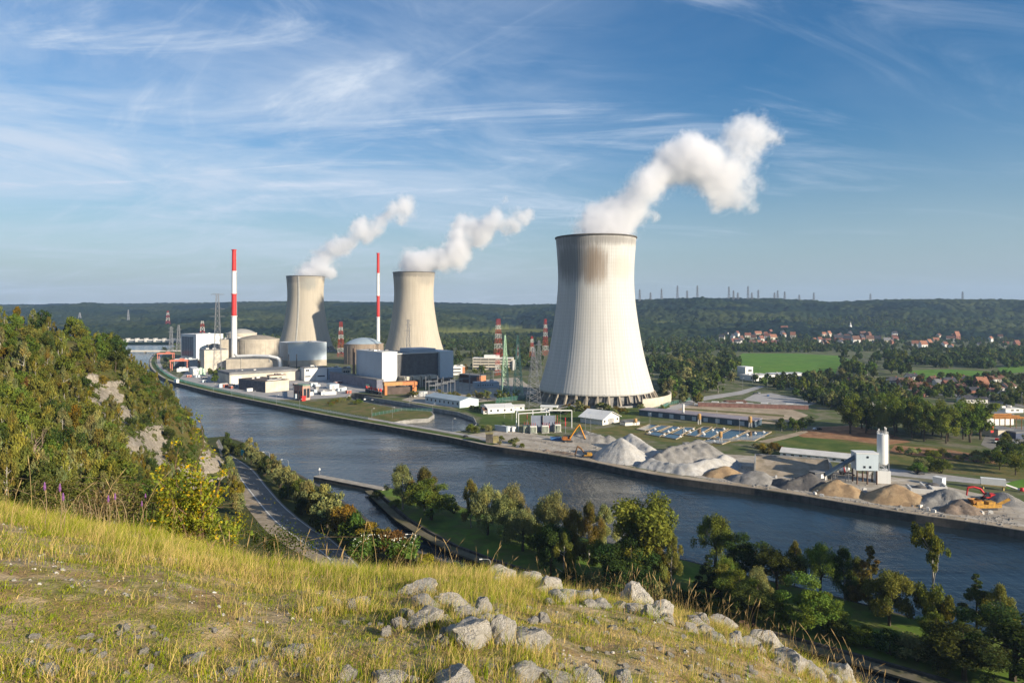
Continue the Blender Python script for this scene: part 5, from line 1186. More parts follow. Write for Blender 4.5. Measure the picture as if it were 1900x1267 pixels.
def tank(px, pb, yt, label):
    C = G(px, pb); s = C[1]/F; h = ZH(yt, C[1]); r = 3.4*s; t = empty('tan_silo', C, 0, label, 'silo', 'tan silos on legs')
    mb = MB(); mb.lathe([(0, h*.36), (r*.3, h*.36), (r, h*.5), (r, h*.93), (r*.6, h), (0, h)], 18); mb.build('barrel', TANS, t, True)
    for a in range(4):
        mb = MB(); q = (r*.85*math.cos(a*1.57+.8), r*.85*math.sin(a*1.57+.8)); mb.bar((*q, 0), (*q, h*.55), .3); mb.build('leg', OFFW, t)
tank(1179, 789, 776, 'tan silo on legs beside the white gabled warehouse'); tank(1297.5, 787, 767, 'tan silo on legs in front of the long purple-grey roof, nearer the white stack'); tank(1392, 793, 772, 'tan silo on legs at the far end of the ponds'); tank(1337, 820, 800, 'tan silo on legs standing in the front pond')
t = empty('white_stack', G(1268, 778), 0, 'thin white stack rising from the long purple-grey roof', 'chimney')
mb = MB(); mb.lathe([(.8, 0), (.8, 12), (0, 12)], 12); mb.build('pipe', WHITEP, t); mb = MB(); mb.lathe([(1.1, 5), (1.1, 5.8), (.8, 5.8)], 12); mb.build('collar', STEEL, t)
t = empty('filter_building', G(1400, 793), 0, 'very long low building with a flat purple-grey roof behind the ponds', 'building')
A, B = G(1400, 793)[:2], G(1186, 771)[:2]; d = (B-A); Lb = np.linalg.norm(d); t.rotation_euler = (0, 0, math.atan2(d[1], d[0]))
mb = MB(); mb.box(0, -16, 0, Lb, 0, 4.4); mb.build('wall', mat('dark_blue_wall', (.07, .11, .15), .7, .2, .4), t); mb = MB(); mb.box(-.5, -16.5, 4.4, Lb+.5, .5, 5.0); mb.build('roof', mat('purple_grey_roof', (.30, .27, .30), .85, .12, .1), t)
for i in range(9):
    mb = MB(); x = Lb*(.08+.1*i); mb.box(x, -.05, .5, x+3.4, .12, 3.6); mb.build('door', BLUEG, t)
block(1160, 790, 1150, 1187, 783, OFFW, GREYR, 'low grey-roofed pump shed between the warehouse and the ponds', th=math.radians(20), depth=8)
t = empty('block_wall', G(1290, 754), 0, 'long reddish block wall stacked with white pallets beyond the sandy yard', 'wall')
A, B = G(1295, 754)[:2], G(1500, 760)[:2]; t.location = (*A, 0); d = B-A; t.rotation_euler = (0, 0, math.atan2(d[1], d[0])); Lb = np.linalg.norm(d)
mb = MB(); mb.box(0, 0, 0, Lb, 2, 3.6); mb.build('wall', mat('dull_red_block', (.24, .13, .11), .9, .2, .4), t)
mb = MB(); mb.box(-.2, -.2, 3.6, Lb+.2, 2.2, 3.9); mb.build('coping', CONC, t)
for i in range(26):
    q = A+d*(i+.5)/26+np.array([0, 7+(i % 3)*5]); mb = MB(); mb.box(-3, -1.2, .2, 3, 1.2, 1.9+(i % 2)*.9); mb.box(-3, -1.2, 0, -2, 1.2, .2); mb.box(2, -1.2, 0, 3, 1.2, .2)
    o = mb.build('pallet_stack', WHITEP if i != 12 else GREENP); o.location = (*q, 0); o.rotation_euler = (0, 0, -.5+.05*(i % 4))
    tag(o, 'white wrapped pallet stack in the row behind the reddish wall' if i != 12 else 'single green pallet stack among the white ones', 'pallet stack', 'wrapped pallet stacks')
t, W, Lg, h = shed(1352, 752, 1340, 1386, 748, 1.5, 'low brown shed at the left end of the block wall', BRICK, BROWNR, th=math.radians(10), depth=10, windows=2)
# white modern campus, halls on the right
block(1400, 707, 1384, 1440, 697.5, WHITE, OFFW, 'low white modern hall beside the green field', th=math.radians(25), depth=25, bands=rbands('y', [.35], .3, .05, .95, 6, .3))
block(1383, 699, 1376, 1397, 681, WHITE, WHITE, 'white square stair tower of the modern hall by the green field', th=math.radians(20), depth=16, bands=rbands('y', [.5], .25, .4, .9, 2, .3))
block(1440, 704, 1430, 1502, 694.5, OFFW, WHITE, 'long pale office wing with a low roof below the green field', th=math.radians(10), depth=24, bands=rbands('y', [.35], .3, .05, .95, 8, .3))
block(1600, 762, 1586, 1664, 747, WHITE, GREYR, 'white flat-roofed hall behind the dark wood', th=math.radians(12), depth=24, bands=[('y', .1, .6, .1, .2, BLUEG)])
block(1808, 789, 1790, 1881, 768.5, WHITE, GREYR, 'long white warehouse right of the dark wood', th=math.radians(3), depth=40, bands=[('y', .1, .6, .05, .12, BLUEG)])
block(1866, 766, 1851, 1899, 758.5, WHITEP, OFFW, 'small white office behind the long white warehouse', th=math.radians(5), depth=14, bands=rbands('y', [.45], .3, .3, .9, 2, .5))
block(1852, 812, 1838, 1880, 797, BEIGE2, GREYR, 'grey-roofed workshop beside the red banner', th=math.radians(10), depth=24, bands=[('y', .05, .6, .25, .6, NAVY)])
block(1885, 815, 1880, 1915, 802, mat('dark_blue_cladding', (.05, .07, .13), .6, .1, .2), GREYR, 'dark blue workshop at the right edge of the view', th=math.radians(12), depth=24)
t = empty('timber_frame', G(1845, 800), math.radians(2), 'orange timber roof frame on posts in front of the white warehouse', 'canopy'); s = G(1845, 800)[1]/F; Wt = 62*s; hz_ = ZH(777, G(1845, 800)[1])
for i in range(7):
    for y in (0, 16):
        mb = MB(); mb.bar((Wt*i/6, y, 0), (Wt*i/6, y, hz_), .35); mb.build('post', mat('orange_timber', (.58, .26, .06), .7, .2, .5), t)
mb = MB()
for i in range(22): mb.box(Wt*i/21-.2, -1, hz_, Wt*i/21+.2, 17, hz_+.7)
for y in (0, 8, 16): mb.box(-1, y-.2, hz_+.7, Wt+1, y+.2, hz_+1.2)
mb.build('roof_beams', MATS['orange_timber'], t)
t = empty('banner', G(1838, 812), .3, 'red and white banner on a pole by the grey-roofed workshop', 'banner')
mb = MB(); mb.bar((0, 0, 0), (0, 0, 8), .2); mb.build('pole', STEEL, t); mb = MB(); mb.box(.1, -.06, 3.4, 2.6, .06, 7.6); mb.build('cloth', REDP, t)
# yard stores and loose stone
rY = random.Random(4)
for i in range(34):
    px, py = ((rY.uniform(395, 470), rY.uniform(716, 728)) if i < 8 else (rY.uniform(575, 655), rY.uniform(708, 734)) if i < 20 else (rY.uniform(330, 400), rY.uniform(697, 713)) if i < 26 else (rY.uniform(540, 570), rY.uniform(716, 736)))
    kd = i % 4; C = G(px, py); t = empty('yard_container', C, TH0+rY.choice((0, 0, 1.57, .3)), ['white store container in the plant yard', 'pale blue store container in the plant yard', 'grey store container in the plant yard', 'rust-red store container in the plant yard'][kd], 'container', 'store containers in the plant yard')
    l_, w_, h_ = rY.uniform(4, 9), rY.uniform(2.5, 4), rY.uniform(2.4, 4.2); mm = (WHITEP, PALEB, CONC, mat('rust_red_container', (.40, .13, .09), .7, .2, .4))[kd]
    mb = MB(); mb.box(0, 0, .15, l_, w_, h_); mb.build('body', mm, t); mb = MB(); mb.box(-.1, -.1, h_, l_+.1, w_+.1, h_+.18); mb.build('roof', GREYR if kd == 2 else OFFW, t)
    mb = MB(); mb.box(l_*.3, -.08, .3, l_*.5, .02, h_*.85); mb.build('door', NAVY if i % 2 else OFFW, t)
rr = np.random.default_rng(44); Vs, Fs, off = [], [], 0
tet = np.array([(-1, -1, -.4), (1, -.8, -.4), (.9, 1, -.4), (-1, .9, -.4), (-.6, -.5, .7), (.5, -.6, .9), (.6, .5, .6), (-.5, .6, .8)]); tf = np.array([(4, 5, 6, 7), (0, 1, 5, 4), (1, 2, 6, 5), (2, 3, 7, 6), (3, 0, 4, 7)])
for i in range(1500):
    px = rr.uniform(985, 1890); q0 = np.interp(px, [905, 1080, 1300, 1500, 1700, 1900], [827, 854, 894, 922, 956, 986]); py = q0-3-abs(rr.normal(0, 18))
    c = rr.uniform(0, 6.28); s_ = rr.uniform(.12, .5)*(2.0 if rr.random() < .06 else 1); R_ = np.array([[math.cos(c), -math.sin(c), 0], [math.sin(c), math.cos(c), 0], [0, 0, 1]])
    Vs.append((tet*rr.uniform(.6, 1.2, tet.shape))@R_*s_+G(px, py)); Fs.append(tf+off); off += 8
tag(link('stone_rubble', mesh_np('stone_rubble', np.concatenate(Vs), np.concatenate(Fs), [MIDG])), 'loose broken stone strewn over the quay yard', 'rubble', kind='stuff')
mw_ = groundmat('worn_wheel_tracks', [(.24, .20, .16), (.30, .26, .21), (.20, .17, .14)], .2)
for a, b in (((1110, 838), (1420, 872)), ((1420, 872), (1640, 892)), ((1640, 894), (1890, 938)), ((1560, 905), (1900, 965)), ((960, 812), (1110, 838)), ((1240, 862), (1330, 858))):
    A, B = G(*a)[:2], G(*b)[:2]; d = (B-A)/np.linalg.norm(B-A); nn = np.array([-d[1], d[0]]); ln = [A+(B-A)*k/14+nn*1.8*math.sin(k*.8+a[0]) for k in range(15)]
    for o_ in (-1.1, 1.1): strip('wheel_track', ln, o_-.35, o_+.35, -.2, .085 if o_ < 0 else .088, mw_)['kind'] = 'structure'
# houses
WALLS = {'white': OFFW, 'brick': BRICK, 'beige': BEIGE2, 'grey': CONC}; ROOFS = {'red': REDR, 'orange': ORANGER, 'slate': DARKR, 'brown': BROWNR, 'grey': GREYR}
def house(px, yb, wpx, hpx, wall, roof, label, z=None, rot=0., dep=9, win=2, group=None, D=None):
    if D is None: C = G(px, yb)
    else: C = PD(px, yb, D)
    s = C[1]/F; W = wpx*s; hh = hpx*s*.55; t = empty('house', C, math.radians(rot), label, 'house', group)
    mb = MB(); mb.box(-W/2, 0, -3, W/2, dep, hh); mb.gablewall(-W/2, 0, W/2, dep, hh, hh+hpx*s*.45); mb.build('wall', WALLS[wall], t)
    mb = MB(); mb.gable(-W/2, 0, W/2, dep, hh, hh+hpx*s*.45, .5, .3); rf = mb.build('roof', ROOFS[roof], t)
    mb = MB(); mb.box(W*.25, dep*.4, hh, W*.25+1, dep*.4+1, hh+hpx*s*.45+1.2); mb.build('chimney', BRICK, rf)
    for i in range(win):
        mb = MB(); x = -W/2+W*(i+.5)/win; mb.box(x-.7, -.1, hh*.35, x+.7, .1, hh*.75); mb.build('window', GLASS, t)
    return t
hs_ = [(1809, 748, 46, 14, 'white', 'slate', 'long white house with a dark slate roof behind the dark wood', -4, 4), (1766, 716, 22, 15, 'beige', 'slate', 'beige house with a grey hipped roof in the village row', 8, 2), (1826, 722, 20, 22, 'brick', 'orange', 'tall brick house with a bright orange roof at the village edge', 5, 2), (1858, 709, 22, 10, 'beige', 'red', 'low house with a dull red roof behind the tall brick house', 0, 3),
       (1878, 724, 24, 13, 'white', 'brown', 'white gabled house with a brown roof near the right edge', 20, 2), (1872, 738, 24, 12, 'white', 'slate', 'small white house below the white gabled house', -10, 2), (1812, 729, 30, 10, 'brick', 'slate', 'low brick bungalow with a slate roof in front of the tall brick house', 6, 3), (1848, 721, 24, 8, 'grey', 'grey', 'grey barn with a pale roof between the village houses', 2, 2),
       (1575, 712, 16, 10, 'brick', 'red', 'terraced brick house with a red roof at the left end of the row', 2, 2), (1606, 715, 26, 12, 'white', 'red', 'white terraced house with a red roof in the row behind the car park', 2, 3), (1634, 719, 22, 13, 'beige', 'orange', 'terraced house with a bright orange roof in the row behind the car park', 2, 2), (1660, 714, 22, 14, 'white', 'slate', 'white terraced house with a slate roof in the middle of the row', 2, 2),
       (1684, 716, 26, 14, 'brick', 'brown', 'dark brick terraced house in the middle of the row', 3, 3), (1704, 722, 30, 12, 'brick', 'brown', 'long dark brick house at the right end of the row', 4, 4), (1745, 716, 14, 12, 'white', 'grey', 'small white house with a pale roof left of the beige hipped house', 0, 2), (1635, 727, 30, 8, 'white', 'brown', 'low white bungalow in front of the orange-roofed terrace', 3, 3)]
rh_ = random.Random(21)
for i in range(20):
    px, yb = (rh_.uniform(1690, 1890), rh_.uniform(702, 738)) if i < 14 else (rh_.uniform(1560, 1690), rh_.uniform(708, 726)); wa, ro = ('white', 'brick', 'beige', 'brick')[i % 4], ('brown', 'red', 'slate', 'brown', 'red')[i % 5]
    house(px, yb, rh_.uniform(13, 22), rh_.uniform(8, 12), wa, ro, f'{wa} village house, {dict(brown="brown", red="dull red", slate="slate")[ro]} roof, {"among the garden trees at right" if i < 14 else "by the terraced row"}', rot=rh_.uniform(-20, 30), win=3, group='nearer village houses')
for px, yb, wp, hp, wa, ro, lab, rot, nw in hs_: house(px, yb, wp, hp, wa, ro, lab, rot=rot, win=nw)
vh = [(1339, 632, 9, 8, 'white', 'slate'), (1365, 641, 12, 9, 'beige', 'red'), (1378, 636, 9, 9, 'white', 'brown'), (1388, 628, 10, 7, 'beige', 'red'), (1398, 633, 9, 8, 'beige', 'brown'), (1408, 625, 12, 7, 'beige', 'orange'), (1415, 636, 10, 9, 'white', 'red'), (1397, 643, 10, 8, 'white', 'brown'), (1424, 630, 11, 8, 'white', 'red'), (1436, 632, 12, 8, 'beige', 'orange'), (1411, 643, 9, 8, 'white', 'red'), (1456, 614, 11, 6, 'beige', 'red'),
      (1471, 629, 8, 9, 'beige', 'orange'), (1523, 636, 7, 7, 'white', 'red'), (1541, 626, 8, 8, 'beige', 'orange'), (1556, 634, 13, 9, 'brick', 'slate'), (1572, 636, 13, 10, 'brick', 'slate'), (1590, 639, 13, 11, 'white', 'brown'), (1602, 634, 11, 9, 'brick', 'slate'), (1615, 637, 12, 10, 'beige', 'brown'), (1628, 636, 12, 9, 'brick', 'slate'), (1604, 624, 8, 6, 'white', 'red'), (1580, 625, 8, 7, 'beige', 'slate'), (1647, 638, 11, 8, 'beige', 'grey'),
      (1701, 645, 14, 9, 'white', 'orange'), (1716, 648, 12, 11, 'white', 'orange'), (1728, 644, 12, 10, 'white', 'orange'), (1738, 638, 9, 8, 'beige', 'orange'), (1764, 634, 12, 7, 'white', 'brown'), (1778, 632, 8, 12, 'brick', 'orange'), (1745, 628, 9, 6, 'beige', 'brown'), (1661, 624, 8, 6, 'white', 'slate'), (1532, 637, 7, 6, 'white', 'slate')]
vn = {'red': 'red tiled', 'orange': 'orange tiled', 'slate': 'dark slate', 'brown': 'brown tiled', 'grey': 'pale grey'}
for i, (px, yb, wp, hp, wa, ro) in enumerate(vh):
    D = 1500+ (650-yb)*22
    reg = 'above the left end of the green field' if px < 1450 else 'above the middle of the green field' if px < 1560 else 'above the right end of the green field' if px < 1670 else 'on the far right of the village'
    house(px, yb-1, wp*1.1, hp*1.35, wa, ro, f'far {wa} house, {vn[ro]} roof, {reg}', rot=(-25, 10, 35, -8)[i % 4], win=2, D=D, group='far village houses', dep=10)
rv = random.Random(9)
for i in range(46):
    a = rv.random(); px, yb = (rv.uniform(1340, 1470), rv.uniform(622, 645)) if a < .35 else (rv.uniform(1500, 1665), rv.uniform(624, 643)) if a < .72 else (rv.uniform(1690, 1890), rv.uniform(627, 650))
    wa, ro = rv.choice(('white', 'white', 'beige', 'brick')), rv.choice(('red', 'brown', 'slate', 'red', 'orange')); wp = rv.uniform(6, 10); D = 1480+(650-yb)*22
    reg = 'above the left end of the green field' if px < 1450 else 'above the middle of the green field' if px < 1560 else 'above the right end of the green field' if px < 1670 else 'on the far right of the village'
    house(px, yb-1.5, wp, wp*.95, wa, ro, f'far {wa} house, {vn[ro]} roof, {reg}', rot=rv.uniform(-40, 60), win=2, D=D, group='far village houses', dep=rv.uniform(7, 11))
t = empty('church', PD(1579, 610, 2350), 0, 'tiny white church with a spire on the wooded village slope', 'church')
mb = MB(); mb.box(-3, 0, -4, 3, 6, 11); mb.build('tower', WHITEP, t); mb = MB(); mb.lathe([(3.6, 11), (0, 24)], 4, (0, 3, 0), a0=.785, a1=.785+2*math.pi); mb.build('spire', mat('pale_spire', (.6, .6, .58)), t)
# cars
def car(loc, rz, m, label, group):
    t = empty('parked_car', loc, rz, label, 'car', group)
    mb = MB(); prof = [(-2.1, .35), (2.1, .35), (2.1, .8), (1.1, .95), (.5, 1.45), (-1.2, 1.48), (-1.9, .95), (-2.1, .9)]; k = len(prof)
    mb.add([(x, -.85, z) for x, z in prof]+[(x, .85, z) for x, z in prof], [tuple(range(k)), tuple(range(2*k-1, k-1, -1))]+[(i, k+i, k+(i+1) % k, (i+1) % k) for i in range(k)]); mb.build('body', m, t)
    mb = MB(); mb.box(-1.2, -.88, .98, .55, .88, 1.36); mb.build('window', GLASS, t); wheels(t, (-1.3, 1.3), (-.78, .78), .34, .25)
ccol = {'white': WHITEP, 'dark': DSTEEL, 'blue': TREADP, 'silver': STEEL, 'red': REDP}
for px, py, c, where in ((1401, 731, 'dark', 'at the top of the car park'), (1408, 730, 'silver', 'at the top of the car park'), (1425, 735, 'blue', 'alone in the middle of the car park'), (1846, 822, 'white', 'in front of the works yard'), (1855, 823, 'dark', 'in the works yard'), (1862, 824, 'blue', 'in the works yard'), (1870, 826, 'dark', 'beside the blue one in the works yard'), (1884, 823, 'silver', 'in the works yard'), (1864, 834, 'white', 'on the works yard drive'),
                       (1708, 880, 'dark', 'on the concrete yard road'), (1513, 797, 'white', 'on the brown earth patch'), (1520, 797, 'dark', 'on the brown earth patch'), (864, 811, 'dark', 'on the quay track'), (663, 741, 'dark', 'by the intake channel'), (677, 742, 'white', 'by the intake channel'), (691, 743, 'silver', 'by the intake channel'), (1830, 757, 'white', 'on the village street'), (1850, 817, 'red', 'beside the banner')):
    car(G(px, py, -.0), .2+px % 7*.3, ccol[c], f'{c} parked car {where}', 'parked cars')
t = empty('gatehouse', G(1277, 833), math.radians(20), 'small white hut beside the pale stone ridge', 'hut'); mb = MB(); mb.box(-2, 0, 0, 2, 3, 3.4); mb.build('wall', OFFW, t); mb = MB(); mb.box(-2.3, -.3, 3.4, 2.3, 3.3, 3.7); mb.build('roof', CONC, t); mb = MB(); mb.box(.3, -.1, .2, 1.3, .1, 2.5); mb.build('door', NAVY, t)
t = empty('road_sign', G(452, 852), math.radians(-35), 'blue roadside sign among the bushes', 'sign'); mb = MB(); mb.box(-2.6, -.1, 2.2, 2.6, .1, 5.2); mb.build('panel', TEALP, t); mb = MB(); mb.bar((-1.6, .15, 0), (-1.6, .15, 4.8), .2); mb.bar((1.6, .15, 0), (1.6, .15, 4.8), .2); mb.build('post', STEEL, t)
# ------------------------------------------------------------------ trees
LM = {'birch': leafmat('birch_leaves', (.165, .160, .034)), 'broad': leafmat('broad_leaves', (.115, .15, .024)), 'olive': leafmat('willow_leaves', (.20, .205, .075)),
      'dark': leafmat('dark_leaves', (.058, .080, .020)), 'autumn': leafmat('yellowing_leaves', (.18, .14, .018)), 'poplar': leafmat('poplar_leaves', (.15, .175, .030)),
      'needle': leafmat('conifer_needles', (.032, .052, .020)), 'rust': leafmat('rusty_leaves', (.14, .092, .026))}
def leafcloud(r, C, R, n, size, squash=.8, droop=0.):
    """n small leaf-spray faces spread through clumps"""
    w = R**2.2; ci = r.choice(len(C), n, p=w/w.sum())
    d = r.normal(size=(n, 3)); d /= np.linalg.norm(d, axis=1)[:, None]
    u = r.random(n)**.42; P = C[ci]+d*(R[ci]*u)[:, None]*np.array([1, 1, squash]); P[:, 2] -= droop*r.random(n)*R[ci]*1.5
    nn = d*.7+r.normal(size=(n, 3))*.8+np.array([0, 0, .35]); nn /= np.linalg.norm(nn, axis=1)[:, None]
    a = np.cross(nn, r.normal(size=(n, 3))); a /= np.linalg.norm(a, axis=1)[:, None]; b = np.cross(nn, a)
    if droop: a = a*.6+np.array([0, 0, -.7])*droop*1.3; a /= np.linalg.norm(a, axis=1)[:, None]
    s = size*(.6+.8*r.random(n))[:, None]
    V = np.stack([P-a*s, P-b*s*.55+a*s*.1, P+a*s, P+b*s*.55+a*s*.1], 1).reshape(-1, 3)
    cl = (.72+.56*r.random(len(C)))[ci]*(.75+.5*r.random(n)); hue = r.normal(0, .08, len(C))[ci]+r.normal(0, .05, n)
    c = np.stack([cl*(1+hue), cl, cl*(1-hue)], -1); return V, np.arange(4*n).reshape(-1, 4), np.repeat(c, 4, 0)
def limb(mb, p, q, r0, r1, r, n=6, seg=4, wob=.02):
    p, q = np.array(p, float), np.array(q, float); pts = []; L_ = np.linalg.norm(q-p)
    for i in range(seg+1):
        t = i/seg; o = r.normal(0, wob*L_, 3)*(0 if i in (0, seg) else 1); pts.append(tuple(p+(q-p)*t+o+np.array([0, 0, .12*L_*t*(1-t)])))
    mb.tube(pts, [r0+(r1-r0)*i/seg for i in range(seg+1)], n)
def tree_meshes(kind, seed, n, size):
    r = np.random.default_rng(seed); mb = MB(); C = []; R = []; droop = 0.; sq = .8
    def lean(z): return np.array([.02*math.sin(z*4+seed), .02*math.cos(z*5+seed), z])
    if kind == 'birch':
        droop = .5; limb(mb, (0, 0, -.02), lean(.93), .027, .006, r, seg=6, wob=.012)
        for i in range(26):
            z = .26+.72*r.random(); prof = .46*math.sin(min(1, (1-z)/.6)*math.pi/2)*(.55+.45*min(1, (z-.15)/.25)); a = r.random()*6.28; q = prof*(.35+.65*r.random())
            c = lean(z)+np.array([q*math.cos(a), q*math.sin(a), 0]); C.append(c); R.append(.075+.06*r.random())
            if i < 14: limb(mb, lean(z-.10), c, .006, .002, r, 4, 3)
    elif kind in ('broad', 'dark'):
        limb(mb, (0, 0, -.02), lean(.5), .030, .016, r, seg=4, wob=.015)
        for i in range(40):
            v = r.normal(size=3); v /= np.linalg.norm(v); q = (.55+.45*r.random()) if i > 8 else .4*r.random()
            z = .56+v[2]*.38*q; wd = .44*q*(1.0 if z < .6 else 1-.55*((z-.6)/.4)**2); c = np.array([v[0]*wd, v[1]*wd, z]); C.append(c); R.append(.085+.075*r.random())
            if i < 14: limb(mb, lean(.25+.2*r.random()), c, .012, .003, r, 5, 3)
    elif kind == 'willow':
        droop = .9; limb(mb, (0, 0, -.02), lean(.42), .035, .02, r, seg=3, wob=.02)
        for i in range(34):
            a = r.random()*6.28; q = math.sqrt(r.random())*.42; z = .9-.9*q*q*1.6-.38*r.random()*(q/.42); c = np.array([q*math.cos(a), q*math.sin(a), max(z, .22)]); C.append(c); R.append(.08+.06*r.random())
            if i < 12: limb(mb, lean(.35), c, .012, .003, r, 5, 3)
    elif kind == 'poplar':
        sq = 1.2; limb(mb, (0, 0, -.02), lean(.85), .026, .006, r, seg=6, wob=.01)
        for j in range(7):
            a = j*.9+r.random(); top = .6+.38*r.random(); e = np.array([.30*math.cos(a)*r.random()**.5, .30*math.sin(a)*r.random()**.5, top]); limb(mb, lean(.18+.1*r.random()), e, .012, .003, r, 5, 4)
            for k in range(5):
                f = .35+.65*k/4; c = lean(.2)*(1-f)+e*f+r.normal(0, .06, 3); C.append(c); R.append(.065+.06*r.random())
    elif kind == 'conifer':
        sq = .55; limb(mb, (0, 0, -.02), (0, 0, .97), .022, .003, r, seg=3, wob=.003)
        for i in range(60):
            z = .10+.88*r.random()**1.1; q = .46*(1-z)**.85*(.5+.5*r.random()); a = r.random()*6.28; C.append(np.array([q*math.cos(a), q*math.sin(a), z])); R.append(.04+.09*(1-z))
    elif kind == 'sparse':
        limb(mb, (0, 0, -.02), (-.02, 0, .38), .022, .016, r, seg=3); limb(mb, (-.02, 0, .38), (-.12, 0, .84), .016, .005, r, seg=5, wob=.02); limb(mb, (-.02, 0, .4), (.22, .05, .7), .010, .004, r, seg=4, wob=.03)
        for i in range(16):
            a = r.random()*6.28; c = np.array([-.13+.30*r.normal()*.6, .2*r.normal()*.6, .83+.10*r.normal()]); C.append(c); R.append(.06+.04*r.random()); limb(mb, (-.09, 0, .66), c, .006, .002, r, 4, 3)
        for i in range(6): C.append(np.array([.24+.08*r.normal(), .1*r.normal(), .66+.06*r.normal()])); R.append(.05)
        for i in range(18): C.append(np.array([.28*r.normal()*.7, .28*r.normal()*.7, .22+.09*r.normal()])); R.append(.08+.05*r.random())
    else:                                     # shrub
        for i in range(20):
            a = r.random()*6.28; q = math.sqrt(r.random())*.40; C.append(np.array([q*math.cos(a), q*math.sin(a), .12+.62*(1-(q/.5)**2)*r.random()**.6+.05])); R.append(.12+.09*r.random())
            if i < 6: limb(mb, (0, 0, -.05), C[-1], .018, .006, r, 4, 2)
    V, Fq, c = leafcloud(r, np.array(C), np.array(R), n, size, sq, droop)
    rad = np.percentile(np.hypot(V[:, 0], V[:, 1]), 97); sxy, szz = .5/rad, 1/np.percentile(V[:, 2], 99.7)
    V = V*np.array([sxy, sxy, szz]); mb.v = [(a*sxy, b*sxy, q*szz) for a, b, q in mb.v]
    trunk = None
    if mb.v:
        o = mb.build('trunk', BARK); trunk = o.data; bpy.data.objects.remove(o)
    return trunk, (V, Fq, c)
TREES = {}
def proto(kind, leaf, variant, n, size):
    k = (kind, leaf, variant, n)
    if k not in TREES:
        tr, (V, Fq, c) = tree_meshes(kind, 100+variant*17+sum(map(ord, kind)), n, size)
        if kind in ('birch', 'sparse') and tr: tr.materials.clear(); tr.materials.append(BIRCHB)
        TREES[k] = (tr, mesh_np('crown', V, Fq, [LM[leaf]], c))
    return TREES[k]
def tree(kind, leaf, loc, h, w_, label, group, name, variant=0, n=3500, size=.022, rz=None, cat='tree'):
    tr, cr = proto(kind, leaf, variant, n, size)
    t = empty(name, loc, rng.random()*6.28 if rz is None else rz, label, cat, group); t.scale = (w_, w_, h)
    if tr: link('trunk', tr, t)
    link('crown', cr, t); return t
def tpx(kind, leaf, px, yb, yt, wpx, label, group, name, z=0., cat='tree', **kw):
    p = G(px, yb, z); s = p[1]/F; return tree(kind, leaf, p, (yb-yt)*s, wpx*s, label, group, name, cat=cat, **kw)
ig = 'trees on the long island'
